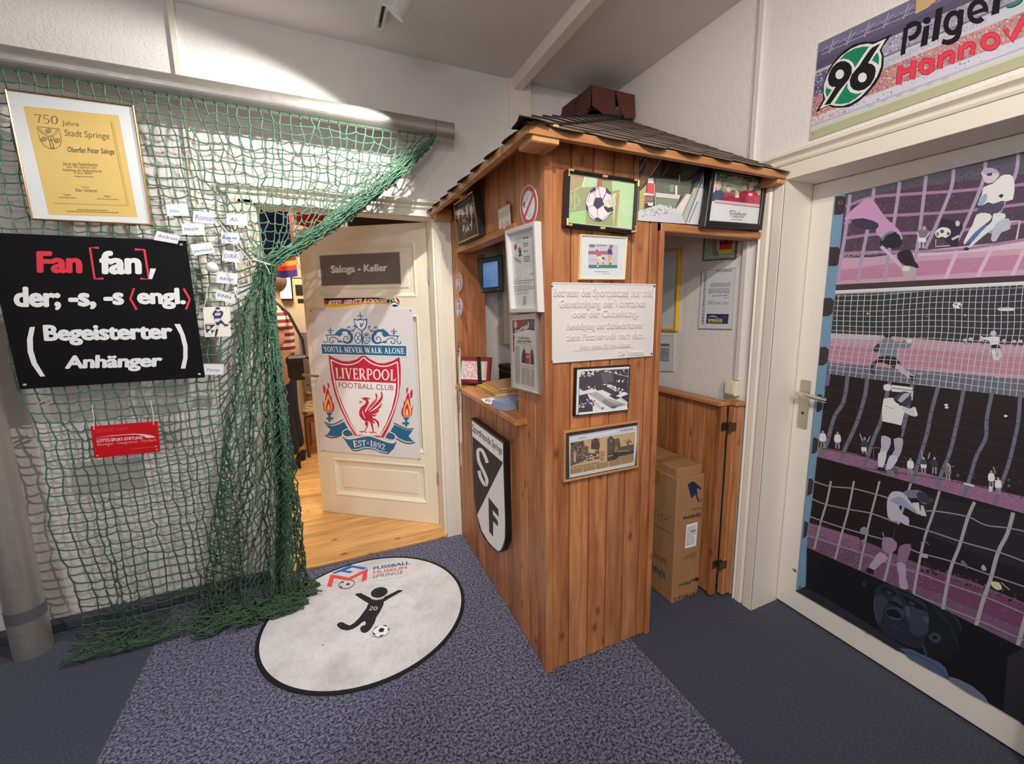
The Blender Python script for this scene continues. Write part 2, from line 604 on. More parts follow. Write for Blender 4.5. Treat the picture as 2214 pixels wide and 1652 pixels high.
# a small serif alphabet for inscriptions: strokes on a unit-high letter
T_, t_ = .19, .085
SER = {
 'L': (.66, [((.2, 0), (.2, 1), T_), ((.06, .04), (.36, .04), t_), ((.06, .96), (.34, .96), t_), ((.2, .045), (.62, .045), .09), ((.6, 0), (.62, .26), t_)]),
 'I': (.4, [((.2, 0), (.2, 1), T_), ((.05, .04), (.35, .04), t_), ((.05, .96), (.35, .96), t_)]),
 'V': (.86, [((.14, 1), (.45, 0), T_), ((.73, 1), (.46, .05), t_), ((.02, .96), (.3, .96), t_), ((.6, .96), (.86, .96), t_)]),
 'E': (.66, [((.2, 0), (.2, 1), T_), ((.06, .04), (.6, .04), .085), ((.06, .96), (.56, .96), .085), ((.2, .5), (.5, .5), t_), ((.6, 0), (.62, .24), t_), ((.56, 1), (.57, .78), t_), ((.5, .4), (.5, .6), .06)]),
 'T': (.72, [((.36, 0), (.36, 1), T_), ((.2, .04), (.52, .04), t_), ((.03, .95), (.69, .95), .09), ((.04, 1), (.02, .76), t_), ((.68, 1), (.7, .76), t_)]),
 'N': (.84, [((.16, 0), (.16, 1), t_), ((.12, 1), (.7, 0), T_), ((.68, 0), (.68, 1), t_), ((.03, .04), (.3, .04), t_), ((.03, .96), (.2, .96), t_), ((.55, .96), (.82, .96), t_)]),
 'Y': (.8, [((.12, 1), (.41, .5), T_), ((.7, 1), (.41, .48), t_), ((.41, 0), (.41, .52), T_), ((.26, .04), (.56, .04), t_), ((.0, .96), (.28, .96), t_), ((.58, .96), (.82, .96), t_)]),
 'W': (1.2, [((.13, 1), (.37, 0), T_), ((.6, 1), (.38, .02), t_), ((.58, 1), (.82, 0), T_), ((1.08, 1), (.83, .02), t_), ((.0, .96), (.28, .96), t_), ((.95, .96), (1.2, .96), t_)]),
 'A': (.86, [((.42, 1), (.14, 0), t_), ((.4, 1), (.7, 0), T_), ((.22, .34), (.6, .34), t_), ((.02, .04), (.28, .04), t_), ((.56, .04), (.84, .04), t_)]),
 'K': (.82, [((.2, 0), (.2, 1), T_), ((.06, .04), (.34, .04), t_), ((.06, .96), (.34, .96), t_), ((.26, .46), (.68, 1), t_), ((.36, .58), (.72, 0), T_), ((.58, .96), (.8, .96), t_), ((.6, .04), (.84, .04), t_)]),
 "'": (.22, [((.1, 1), (.1, .7), .12)]),
 '1': (.46, [((.24, 0), (.24, 1), T_), ((.08, .04), (.42, .04), t_), ((.06, .86), (.24, .96), t_)]),
 '.': (.34, [((.17, .42), (.17, .58), .17)]),
}


def _arc(cx, cy, rx, ry, a0, a1, n=14):
    return [(cx + rx * math.cos(math.radians(a0 + (a1 - a0) * i / n)), cy + ry * math.sin(math.radians(a0 + (a1 - a0) * i / n))) for i in range(n + 1)]


SERC = {  # curved members: (width, straight strokes, [(points, width)])
 'O': (.9, [], [(_arc(.44, .5, .35, .43, 0, 360, 26), .16)]),
 '0': (.66, [], [(_arc(.33, .5, .24, .44, 0, 360, 26), .13)]),
 'U': (.86, [((.2, .34), (.2, 1), T_), ((.68, .34), (.68, 1), t_), ((.05, .96), (.36, .96), t_), ((.54, .96), (.82, .96), t_)], [(_arc(.44, .34, .24, .3, 180, 360), .12)]),
 'R': (.82, [((.2, 0), (.2, 1), T_), ((.06, .04), (.36, .04), t_), ((.06, .96), (.4, .96), t_), ((.4, .46), (.74, 0), T_), ((.2, .48), (.42, .48), t_), ((.66, .04), (.84, .04), t_)], [(_arc(.4, .72, .22, .235, -90, 90), .13)]),
 'P': (.74, [((.2, 0), (.2, 1), T_), ((.06, .04), (.36, .04), t_), ((.06, .96), (.4, .96), t_), ((.2, .44), (.42, .44), t_)], [(_arc(.4, .70, .23, .255, -90, 90), .14)]),
 'S': (.64, [((.52, 1), (.53, .74), t_), ((.1, 0), (.09, .27), t_)], [(spline([(.52, .84), (.34, .95), (.15, .84), (.17, .65), (.36, .5), (.52, .33), (.48, .12), (.3, .05), (.1, .16)], 4, False), .14)]),
 '8': (.64, [], [(_arc(.32, .74, .18, .21, 0, 360, 22), .12), (_arc(.32, .26, .22, .22, 0, 360, 22), .13)]),
 '9': (.64, [], [(_arc(.3, .68, .21, .27, 0, 360, 22), .13), (spline([(.51, .68), (.5, .4), (.36, .12), (.16, .04)], 4, False), .12)]),
 '2': (.64, [((.06, .05), (.56, .05), .1), ((.55, 0), (.58, .22), t_)], [(spline([(.1, .74), (.18, .92), (.36, .95), (.49, .8), (.46, .6), (.26, .32), (.09, .07)], 4, False), .13)]),
 '7': (.62, [((.06, .95), (.56, .95), .1), ((.07, .98), (.06, .8), t_)], [([(.54, .93), (.34, .45), (.24, 0)], .12)]),
 '5': (.62, [((.16, .95), (.54, .95), .1), ((.16, .98), (.12, .54), t_)], [(spline([(.12, .54), (.34, .6), (.52, .44), (.5, .2), (.32, .05), (.08, .12)], 4, False), .12)]),
}


def serif(art, s, quad, c, gap=.06, word=.4, scale=1.0):
    tot = 0; lay = []
    for ch in s:
        if ch == ' ': tot += word; continue
        w = SER[ch][0] if ch in SER else SERC[ch][0]
        lay.append((ch, tot)); tot += w + gap
    tot -= gap; m = quadmap(quad); z = art.up()
    # keep stroke widths even: work in letter space, map every point
    for ch, x in lay:
        strokes = list(SER[ch][1]) if ch in SER else list(SERC[ch][1])
        curves = [] if ch in SER else SERC[ch][2]
        for a, b, w in strokes: curves = curves + [([a, b], w)]
        for pts, w in curves:
            n = len(pts); L = []; R = []
            closed = n > 3 and abs(pts[0][0] - pts[-1][0]) < 1e-6 and abs(pts[0][1] - pts[-1][1]) < 1e-6
            for i, p in enumerate(pts):
                if closed: a, b = pts[(i - 1) % (n - 1)], pts[(i + 1) % (n - 1)]
                else: a, b = pts[max(0, i - 1)], pts[min(n - 1, i + 1)]
                dx, dy = b[0] - a[0], b[1] - a[1]; d = math.hypot(dx, dy) or 1
                ww = w * scale * (1.15 - .45 * abs(dx / d)) if n > 2 else w * scale
                L.append((p[0] - dy / d * ww / 2, p[1] + dx / d * ww / 2)); R.append((p[0] + dy / d * ww / 2, p[1] - dx / d * ww / 2))
            for i in range(n - 1):
                art._q([m((x + q[0]) / tot, q[1]) for q in (L[i], L[i + 1], R[i + 1], R[i])], z, art.col(c))


# ---------------------------------------------------------------- picture frames and boards
def shrink(A, b):
    out = []
    for i in range(4):
        e1 = (A[(i + 1) % 4] - A[i]).normalized(); e0 = (A[(i - 1) % 4] - A[i]).normalized()
        out.append(A[i] + e1 * b + e0 * b)
    return out


def ring_faces(mb, loops, mi=0):
    for a, b in zip(loops, loops[1:]):
        for i in range(4):
            j = (i + 1) % 4
            mb.poly([a[i], a[j], b[j], b[i]], mi)


def frame_mesh(mb, A, n, border, depth, recess, ch=.0025, mi=0):
    """A: outer corners on the front plane (TL,TR,BR,BL), n: towards the viewer"""
    back = [p - n * depth for p in A]
    o1 = [p - n * ch for p in A]; o2 = shrink(A, ch)
    i1 = shrink(A, border - ch); i2 = [p - n * ch for p in shrink(A, border)]
    i3 = [p - n * recess for p in shrink(A, border)]
    ring_faces(mb, [back, o1, o2, i1, i2, i3], mi)
    mb.poly(list(reversed(back)), mi)


def picture(name, label, cat, quad, plane, depth, border, fmat, recess=None, glass=True, group=None, fch=.0025, src=(0, 0, 1)):
    """a framed picture; returns (root, plane of the print, corners of the hole)"""
    recess = recess if recess is not None else depth * .55
    A = [plane.hit(src[0] + x * src[2], src[1] + y * src[2]) for x, y in quad]
    n = plane.n
    mid = (A[2] + A[3]) / 2 - n * depth
    root = thing(name, mid, label, cat, group)
    mb = MB(); frame_mesh(mb, A, n, border, depth, recess, fch); mb.build('frame', fmat, root)
    hole = [p - n * recess for p in shrink(A, border - .002)]
    if glass:
        g = MB(); g.poly([p + n * min(.0035, recess * .6) for p in reversed(hole)]); g.build('glass_pane', GLASS, root)
    return root, plane.off(-recess), hole


def plate(mb, A, n, th, mi=0, ch=.0012, col=None):
    back = [p - n * th for p in A]; o1 = [p - n * ch for p in A]; o2 = shrink(A, ch)
    for a, b in ((back, o1), (o1, o2)):
        for i in range(4):
            j = (i + 1) % 4; mb.poly([a[i], a[j], b[j], b[i]], mi, col)
    mb.poly(list(reversed(o2)), mi, col); mb.poly(back, mi, col)
    # winding: faces are two-sided for the renderer


def quad3(plane, quad, src=(0, 0, 1)):
    return [plane.hit(src[0] + x * src[2], src[1] + y * src[2]) for x, y in quad]


def hole_base(art, hole, c):
    P = list(hole)
    if (P[1] - P[0]).cross(P[2] - P[0]).dot(art.plane.n) < 0: P.reverse()
    art.mb.poly(P, 0, art.col(c))


def screw(mb, p, n, r=.004, mi=0):
    n = Vector(n); a = n.orthogonal().normalized(); b = n.cross(a)
    rings = []
    for h, q in ((0, 1), (.5, .9), (.8, .55), (.9, .1)):
        rings.append([p + n * (h * r * .6) + (a * math.cos(t * math.pi / 5) + b * math.sin(t * math.pi / 5)) * r * q for t in range(10)])
    mb.loft(rings, mi)
# ================================================================ the room
YB, XR, ZC = 2.58, 1.755, 2.76
WALL = plaster('wall_plaster', (236, 230, 226))
CEIL = plain('ceiling_paint', (228, 222, 216), .9, var=.03, nscale=2, bmp=.1, bscale=90)
TRIMP = plain('trim_paint', (240, 231, 216), .42, var=.03, nscale=8, bmp=.08, bscale=60)
DOORP = plain('door_paint', (238, 228, 208), .40, var=.04, nscale=6, bmp=.06, bscale=50)
DOORW = plain('door_white_paint', (240, 234, 224), .38, var=.03, nscale=5, bmp=.05, bscale=50)
BASEP = plain('baseboard_grey', (70, 74, 88), .6)


def carpet(name, a, b, scale, contrast):
    m, nt, bs = nmat(name)
    v = coords(nt)
    f = noise(nt, v, scale, 3, .75)
    f2 = noise(nt, v, scale * 3.1, 2, .6)
    mm = N(nt, 'ShaderNodeMath', operation='MULTIPLY_ADD'); mm.inputs[1].default_value = .35
    nt.links.new(f2, mm.inputs[0])
    m2 = N(nt, 'ShaderNodeMath', operation='MULTIPLY'); m2.inputs[1].default_value = .65
    nt.links.new(f, m2.inputs[0]); nt.links.new(m2.outputs[0], mm.inputs[2])
    lo = .5 - contrast; hi = .5 + contrast
    col = ramp(nt, mm.outputs[0], [(lo, lin(a)), (.5, tuple((x + y) / 2 * .9 for x, y in zip(lin(a), lin(b)))), (hi, lin(b))])
    nt.links.new(col, bs.inputs['Base Color']); bs.inputs['Roughness'].default_value = 1
    bs.inputs['Sheen Weight'].default_value = .15
    bump(nt, bs, mm.outputs[0], .8, .006)
    return m


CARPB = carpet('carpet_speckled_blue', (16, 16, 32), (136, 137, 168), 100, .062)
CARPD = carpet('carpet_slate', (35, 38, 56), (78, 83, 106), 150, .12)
PLANK = woodmat('plank_pine', [(.30, lin((168, 112, 58))), (.48, lin((214, 160, 96))), (.66, lin((238, 192, 126)))], 'x', knot=(.07, .025, .01), rough=.35, spread=.12)

mb = MB()
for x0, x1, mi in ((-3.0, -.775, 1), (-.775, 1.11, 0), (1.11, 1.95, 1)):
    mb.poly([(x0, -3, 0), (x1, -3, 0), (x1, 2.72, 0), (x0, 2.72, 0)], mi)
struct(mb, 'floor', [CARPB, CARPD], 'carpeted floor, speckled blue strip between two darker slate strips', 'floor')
mb = MB()
mb.box(-3, 1.95, -3, 2.74, ZC, ZC + .06)
struct(mb, 'ceiling', CEIL, 'white painted ceiling above the wooden hut', 'ceiling')

# back wall with the opening of door_1
OX0, OX1, OZ = -.262, .606, 1.955
mb = MB()
mb.box(-3, OX0, YB, 2.72, 0, ZC); mb.box(OX1, 1.95, YB, 2.72, 0, ZC); mb.box(OX0, OX1, YB, 2.72, OZ, ZC)
struct(mb, 'wall_back', WALL, 'rough white plastered wall behind the goal net', 'wall')
# right wall with the opening of door_2
mb = MB()
DY0, DY1, DZ = .28, 1.25, 1.95
mb.box(XR, 1.96, DY1, YB, 0, ZC); mb.box(XR, 1.96, -3, DY0, 0, ZC); mb.box(XR, 1.96, DY0, DY1, DZ, ZC)
struct(mb, 'wall_right', WALL, 'white plastered wall with the large white door', 'wall')
mb = MB(); mb.box(-3.06, -3, -3, 2.72, 0, ZC)
struct(mb, 'wall_left', WALL, 'white plastered wall left of the camera', 'wall')
mb = MB(); mb.box(-3, 1.96, -3.06, -3, 0, ZC)
struct(mb, 'wall_front', WALL, 'white plastered wall behind the camera', 'wall')

# baseboards
mb = MB(); mb.box(-3, -.375, YB - .05, YB, 0, .045, ch=.004)
struct(mb, 'baseboard_back', BASEP, 'low grey baseboard behind the net', 'baseboard')

# vertical bead on the back wall, corner post and ceiling beam
mb = MB(); mb.box(-.505, -.478, YB - .014, YB, 0.05, ZC, ch=.003)
struct(mb, 'trim_1', TRIMP, 'narrow white vertical strip on the wall behind the net', 'trim')
mb = MB(); mb.box(1.095, 1.215, YB - .035, YB, 0, ZC, ch=.004); mb.box(1.08, 1.098, YB - .018, YB, 0, ZC)
struct(mb, 'trim_2', TRIMP, 'white wall post under the ceiling beam', 'trim')
mb = MB(); mb.box(1.095, 1.155, -2.9, YB - .036, ZC - .065, ZC, ch=.004)
struct(mb, 'trim_3', TRIMP, 'white ceiling beam running to the back wall', 'beam')


def extrude_profile(mb, prof, a, b, along):
    """prof: list of (p,q) pairs; along 'z' -> (x,y) profile, 'x' -> (y,z) profile, 'y' -> (x,z) profile"""
    def mk(p, t):
        return {'z': (p[0], p[1], t), 'x': (t, p[0], p[1]), 'y': (p[0], t, p[1])}[along]
    n = len(prof)
    V = [mk(p, a) for p in prof] + [mk(p, b) for p in prof]
    F = [tuple(range(n)), tuple(reversed(range(n, 2 * n)))] + [(i, n + i, n + (i + 1) % n, (i + 1) % n) for i in range(n)]
    mb.faces(V, F)


def casing_prof(i, o, w, f):
    """flat board with fluted outer edge: inner edge i, outer edge o (same axis), wall w, face f (other axis)"""
    d = (o - i); s = f - w
    pts = [(i, w), (i, f - s * .12), (i + d * .03, f), (i + d * .40, f), (i + d * .43, f - s * .35), (i + d * .47, f - s * .35), (i + d * .50, f),
           (i + d * .60, f), (i + d * .63, f - s * .3), (i + d * .67, f - s * .3), (i + d * .70, f + s * .12), (i + d * .82, f + s * .12), (i + d * .85, f - s * .15), (i + d * .9, f - s * .15), (i + d * .93, f + s * .3), (o, f + s * .3), (o, w)]
    return pts


# door_1: casing round the cellar door (parts of trim), jamb lining and open leaf
mb = MB()
F1 = 2.557
extrude_profile(mb, casing_prof(.606, .698, YB, F1), 0, OZ + .005, 'z')
extrude_profile(mb, casing_prof(-.262, -.362, YB, F1), 0, OZ + .005, 'z')
mb.box(-.362, .698, F1, YB, OZ - .008, 1.988)
extrude_profile(mb, [(YB, 1.984), (F1 - .004, 1.984), (F1 - .01, 1.992), (F1 - .01, 2.0), (F1 - .005, 2.003), (F1 - .016, 2.009), (F1 - .026, 2.016), (F1 - .026, 2.028), (F1 - .01, 2.036), (YB, 2.04)], -.385, .73, 'x')
mb.box(.595, .612, YB, 2.70, 0.016, OZ); mb.box(-.27, -.255, YB, 2.70, .016, OZ); mb.box(-.27, .612, YB, 2.70, OZ - .012, OZ + .004)
struct(mb, 'trim_4', TRIMP, 'cream painted casing round the open cellar door', 'door casing')

LA = Vector((-.114, 3.277, 0)); LB = Vector((.590, 2.7175, 0))
LU = (LA - LB).normalized(); LN = Vector((LU.y, -LU.x, 0))
if LN.dot(-LB) < 0: LN = -LN
LEAF = Plane(LB, LN); LW = .893


def L3(u, z, d=0): return LB + LU * u + Vector((0, 0, z)) + LN * d


def luz(px, py):
    p = LEAF.hit(px, py); return ((p - LB).dot(LU), p.z)


def lbox(mb, u0, u1, z0, z1, d0, d1, ch=.002):
    P = [L3(u0, z0, d0), L3(u1, z0, d0), L3(u1, z1, d0), L3(u0, z1, d0)]
    Q = [L3(u0, z0, d1), L3(u1, z0, d1), L3(u1, z1, d1), L3(u0, z1, d1)]
    mb.hexa(P + Q)


# the door: leaf with three recessed panels
mb = MB()
Z0, Z1 = .018, 1.945
tp0, tp1 = 1.505, 1.835   # top panel
mp0, mp1 = .50, 1.40      # middle panel, behind the poster
bp0, bp1 = .150, .425     # bottom panel
ul, ur = .075, .775
for a, b in ((Z0, bp0), (bp1, mp0), (mp1, tp0), (tp1, Z1)): lbox(mb, 0, LW, a, b, -.04, 0)
for a, b in ((bp0, bp1), (mp0, mp1), (tp0, tp1)):
    lbox(mb, 0, ul, a, b, -.04, 0); lbox(mb, ur, LW, a, b, -.04, 0)
    o = [L3(ul, b), L3(ur, b), L3(ur, a), L3(ul, a)]
    w = .03
    i = [L3(ul + w, b - w, -.016), L3(ur - w, b - w, -.016), L3(ur - w, a + w, -.016), L3(ul + w, a + w, -.016)]
    m1 = [L3(ul + .010, b - .010, .004), L3(ur - .010, b - .010, .004), L3(ur - .010, a + .010, .004), L3(ul + .010, a + .010, .004)]
    k = w + .028
    f0 = [L3(ul + k, b - k, -.018), L3(ur - k, b - k, -.018), L3(ur - k, a + k, -.018), L3(ul + k, a + k, -.018)]
    f1 = [L3(ul + k + .006, b - k - .006, -.011), L3(ur - k - .006, b - k - .006, -.011), L3(ur - k - .006, a + k + .006, -.011), L3(ul + k + .006, a + k + .006, -.011)]
    ring_faces(mb, [o, m1, i, f0, f1]); mb.poly(f1)
    mb.poly([L3(ul, a, -.04), L3(ur, a, -.04), L3(ur, b, -.04), L3(ul, b, -.04)])
d1 = struct(mb, 'door_1', DOORP, 'open cream panelled door with the football club poster', 'door')
ALU = plain('brushed_aluminium', (196, 192, 188), .34, .9, var=.08, nscale=30)
CHR = plain('polished_chrome', (220, 218, 214), .14, 1.0, var=.04)
BRASS = plain('dark_hinge_metal', (96, 84, 66), .45, .8, var=.2)
BLACKHOLE = plain('black_plastic', (22, 21, 22), .45, var=.1)
# handle plate and lever, placed from the photo
u0, z0 = luz(668, 833); hm = MB()
for zz in ():
    pass
P = [L3(u0 + .022, 1.105, 0), L3(u0 - .018, 1.105, 0), L3(u0 - .018, .885, 0), L3(u0 + .022, .885, 0)]
plate(hm, [p + LN * .009 for p in P], LN, .009, ch=.003)
hm.tube([L3(u0, 1.005, .0), L3(u0, 1.005, .045)], .009, 10)
hm.tube([L3(u0, 1.005, .042), L3(u0 - .02, 1.005, .047), L3(u0 - .07, 1.003, .047), L3(u0 - .115, 1.0, .043)], [.010, .009, .008, .009], 10)
SATN = plain('satin_steel', (150, 142, 136), .4, .8, var=.05)
h = hm.build('door_handle', SATN, d1)
km = MB(); c = L3(u0, .93, .0095)
km.tube([c, c + LN * .001], .006, 10); k = km.build('keyhole', BLACKHOLE, h)
hg = MB()
hg.tube([L3(-.006, 1.60, .004), L3(-.006, 1.68, .004)], .007, 8); hg.tube([L3(-.006, .30, .004), L3(-.006, .38, .004)], .007, 8)
hg.build('hinge', ALU, d1)

# door_2 casing on the right wall with cornice, reveals
mb = MB()
F2 = 1.738
extrude_profile(mb, [(F2, DY1), (F2 + .003, DY1), (F2, DY1 + .006), (F2, DY1 + .045), (F2 + .006, DY1 + .052), (F2 + .006, DY1 + .058), (F2, DY1 + .066), (F2 - .002, DY1 + .088), (F2 + .005, DY1 + .094), (F2 - .004, DY1 + .102), (F2 + .003, DY1 + .112), (XR, DY1 + .116), (XR, DY1)], 0, DZ, 'z')
mb.box(F2, XR, -.2, DY1 + .112, DZ - .003, 2.006)
extrude_profile(mb, [(XR, 2.004), (F2 - .005, 2.004), (F2 - .009, 2.012), (F2 - .009, 2.019), (F2 - .003, 2.022), (F2 - .012, 2.029), (F2 - .022, 2.036), (F2 - .022, 2.045), (F2 - .008, 2.051), (XR, 2.055)], -.2, 1.40, 'y')
# jamb lining
mb.box(F2 + .002, 1.95, DY1 - .002, DY1 + .012, 0, DZ)
mb.box(F2 + .002, 1.95, DY0, DY1, DZ - .004, DZ + .012)
struct(mb, 'trim_5', TRIMP, 'white moulded casing and head of the large right-hand door', 'door casing')
XD = 1.915
mb = MB(); mb.box(XD, XD + .04, DY0 - .02, DY1 - .004, .012, DZ - .006, ch=.002)
d2 = struct(mb, 'door_2', DOORW, 'flat white door carrying the filmstrip banner', 'door')
hm = MB()
yh = 1.196
PLT = plain('satin_handle_plate', (205, 198, 180), .3, .85, var=.06)
hm.box(XD - .008, XD, yh - .022, yh + .022, .895, 1.115, ch=.002)
h = hm.build('handle_plate', PLT, d2)
hm = MB()
hm.tube([(XD - .004, yh, 1.055), (XD - .05, yh, 1.055)], .011, 12)
hm.tube([(XD - .05, yh + .006, 1.056), (XD - .055, yh - .03, 1.056), (XD - .055, yh - .10, 1.052), (XD - .052, yh - .125, 1.05)], [.011, .010, .010, .011], 12)
hm.build('lever', CHR, h)
hm = MB(); hm.tube([(XD - .009, yh, .965), (XD - .0085, yh, .965)], .006, 10); hm.build('keyhole', BLACKHOLE, h)

# ---------------------------------------------------------------- the room behind door_1
mb = MB()
nb = 22
for i in range(nb):
    y0 = 2.557 + i * .118; y1 = y0 + .1165
    mb.box(-2.2, 1.75, y0, y1, 0 if i else 0.0, .016, ch=.001) if i > 0 else mb.box(OX0 + .002, OX1 - .002, y0, y1, 0, .016, ch=.002)
struct(mb, 'floor_cellar', PLANK, 'pine plank floor of the room behind the open door', 'floor')
CELW = plaster('cellar_wall', (214, 196, 170))
mb = MB(); mb.box(-2.2, 1.75, 5.16, 5.22, 0, 2.6)
struct(mb, 'wall_cellar_back', CELW, 'far wall of the room behind the open door', 'wall')
mb = MB(); mb.box(-2.26, -2.2, 2.72, 5.22, 0, 2.6)
struct(mb, 'wall_cellar_left', CELW, 'left wall of the room behind the open door', 'wall')
mb = MB(); mb.box(1.75, 1.81, 2.72, 5.22, 0, 2.6)
struct(mb, 'wall_cellar_right', CELW, 'right wall of the room behind the open door', 'wall')
mb = MB(); mb.box(-2.26, 1.81, 2.72, 5.22, 2.6, 2.66)
struct(mb, 'ceiling_cellar', CEIL, 'ceiling of the room behind the open door', 'ceiling')

# ---------------------------------------------------------------- ceiling track and spotlight
WPL = plain('white_lamp_enamel', (226, 222, 216), .35, var=.02)
mb = MB()
tr = thing('track_rail', (.339, 1.2, ZC), 'white ceiling track rail with a dark slot, ending above the net', 'lighting track')
for x0, x1 in ((.320, .331), (.347, .358)): mb.box(x0, x1, -2.2, 2.36, ZC - .032, ZC, ch=.001)
mb.box(.331, .347, -2.2, 2.36, ZC - .012, ZC); mb.box(.329, .349, 2.345, 2.36, ZC - .03, ZC)
mb.build('rail', WPL, tr)
mb = MB(); mb.box(.3315, .3465, -2.2, 2.33, ZC - .016, ZC - .0121); mb.build('slot', BLACKHOLE, tr)
sl = thing('track_spotlight', (.34, 2.02, ZC - .032), 'white cylindrical spotlight hanging from the ceiling track', 'spotlight')
mb = MB(); mb.box(.318, .362, 1.98, 2.13, ZC - .062, ZC - .0325, ch=.004); mb.tube([(.34, 2.0, ZC - .062), (.36, 1.96, ZC - .13)], .012, 10)
mb.build('adapter', WPL, sl)
a = Vector((.355, 1.95, 2.61)); dd = (Vector((-.42, 2.5, 1.45)) - a).normalized(); a2 = a - dd * .03
mb = MB()
mb.tube([a2 - dd * .055, a2 - dd * .05, a2 + dd * .06, a2 + dd * .061, a2 + dd * .02], [.03, .042, .045, .040, .038], 24)
mb.build('lamp_head', WPL, sl, smooth=False)
GLOW, nt, b = nmat('lamp_glow'); b.inputs['Emission Color'].default_value = (1, .95, .86, 1); b.inputs['Emission Strength'].default_value = 6
mb = MB(); mb.tube([a2 + dd * .022, a2 + dd * .026], .036, 20); mb.build('bulb', GLOW, sl)
sm = MB()
q = Vector((.43, 2.03, ZC - .001))
sm.tube([(q.x, q.y, ZC), (q.x, q.y, ZC - .018), (q.x, q.y, ZC - .022)], [.04, .04, .034], 6)
tag(sm.build('junction_cap', WPL), 'small white hexagonal cap on the ceiling beside the spotlight', 'ceiling cap')
# ================================================================ the wooden ticket hut
PINE = woodmat('hut_pine', [(.28, lin((118, 66, 38))), (.46, lin((166, 102, 62))), (.60, lin((192, 128, 82))), (.74, lin((212, 154, 106)))], 'z', rough=.42)
PINEX = woodmat('hut_pine_x', [(.28, lin((138, 84, 48))), (.46, lin((184, 120, 72))), (.64, lin((210, 152, 100)))], 'x', rough=.42)
PINEY = woodmat('hut_pine_y', [(.28, lin((138, 84, 48))), (.46, lin((184, 120, 72))), (.64, lin((210, 152, 100)))], 'y', rough=.42)
ENDG = plain('end_grain', (216, 168, 108), .6, var=.25, nscale=60)
SHING = None


def shinglemat(name, a, b_):
    m, nt, b = nmat(name)
    g = N(nt, 'ShaderNodeNewGeometry'); v = coords(nt)
    f = noise(nt, v, 420, 3, .8)
    col = ramp(nt, f, [(.35, lin(a)), (.62, lin(b_))])
    t = N(nt, 'ShaderNodeMapRange'); t.inputs['To Min'].default_value = .85; t.inputs['To Max'].default_value = 1.15
    nt.links.new(g.outputs['Random Per Island'], t.inputs['Value'])
    hs = N(nt, 'ShaderNodeHueSaturation'); nt.links.new(col, hs.inputs['Color']); nt.links.new(t.outputs[0], hs.inputs['Value'])
    nt.links.new(hs.outputs[0], b.inputs['Base Color']); b.inputs['Roughness'].default_value = .95
    bump(nt, b, f, .6, .002)
    return m


SHING = shinglemat('bitumen_shingle', (100, 80, 70), (178, 150, 136))
SHINGR = shinglemat('bitumen_shingle_red', (74, 40, 34), (108, 62, 50))
TAR = plain('shingle_edge', (24, 22, 22), .9)

XL, YF = .70, 1.36
hut = thing('wooden_kiosk', (1.2, 1.95, 0), 'reddish pine ticket hut with shingled roof standing in the room corner', 'kiosk')


def zroof(x, y): return 1.975 + .535 * min(x - .585, y - 1.25)


def boards_x(mb, x0, x1, edges, y, z0, z1, th=.016):
    for a, b in zip(edges, edges[1:]):
        zt = z1 if z1 is not None else min(zroof(a, y), zroof(b, y)) - .005
        mb.box(a + .0018, b - .0018, y, y + th, z0, zt, ch=.005)


# side panel (x = XL), boards along z
rnd = random.Random(4)
mb = MB()
ed = [1.372 + i * .0827 for i in range(15)]; ed[-1] = 2.556
WY0, WY1, WZ0, WZ1 = 1.611, 2.425, .985, 1.74
for a, b in zip(ed, ed[1:]):
    zt = 2.035
    mid = (a + b) / 2
    segs = [(0, zt)] if not (WY0 - .01 < mid < WY1) else [(0, WZ0 - .012), (WZ1 + .028, zt)]
    for z0, z1 in segs:
        mb.box(XL, XL + .016, a + .0018, b - .0018, z0, z1, ch=.005)
mb.box(XL + .0155, XL + .02, 1.372, WY0, 0, 2.0); mb.box(XL + .0155, XL + .02, WY0, 2.556, 0, WZ0 - .02); mb.box(XL + .0155, XL + .02, WY0, 2.556, WZ1 + .03, 2.0)
mb.build('side_panel', PINE, hut)
# front panel and boards above the doorway
mb = MB()
fe = [.722, .800, .888, .975, 1.063, 1.145, 1.186]
boards_x(mb, 0, 0, fe, YF, 0, 2.03)
fe2 = [1.186, 1.262, 1.35, 1.438, 1.526, 1.614, 1.70, 1.752]
boards_x(mb, 0, 0, fe2, YF, 1.757, 2.03)
mb.box(.722, 1.186, YF + .0155, YF + .02, 0, 2.0); mb.box(1.186, 1.752, YF + .0155, YF + .02, 1.757, 2.0)
mb.build('front_panel', PINE, hut)
# corner post, door jamb strip and lintel, window lining
mb = MB(); mb.box(XL - .008, XL + .024, YF - .008, YF + .022, 0, 2.03, ch=.004); mb.box(XL - .006, XL, YF + .022, YF + .036, 0, 2.03, ch=.002)
mb.build('corner_post', PINE, hut)
mb = MB(); mb.box(1.186, 1.208, YF - .012, YF + .06, 0, 1.757, ch=.003); mb.build('door_jamb', PINE, hut)
mb = MB(); mb.box(1.186, 1.752, YF - .014, YF + .06, 1.727, 1.757, ch=.003); mb.build('lintel', PINEX, hut)
mb = MB()
mb.box(XL - .006, XL + .15, WY1 - .004, WY1 + .014, WZ0, WZ1, ch=.002)      # far lining
mb.build('window_lining', PINE, hut)
mb = MB(); mb.box(XL - .008, XL + .06, WY0, WY1 + .014, WZ1, WZ1 + .028, ch=.003); mb.build('window_head', PINEY, hut)
mb = MB(); mb.box(XL + .002, XL + .03, WY0 - .016, WY0, WZ0, WZ1, ch=.002); mb.build('window_post', PINE, hut)
mb = MB(); mb.box(.650, .92, WY0 - .078, WY1 - .02, WZ0 - .004, WZ0 + .020, ch=.003)
mb.build('counter', PINEY, hut)
mb = MB()
mb.box(XL - .004, XL + .0, 2.50, 2.556, 0, 2.03, ch=.001)
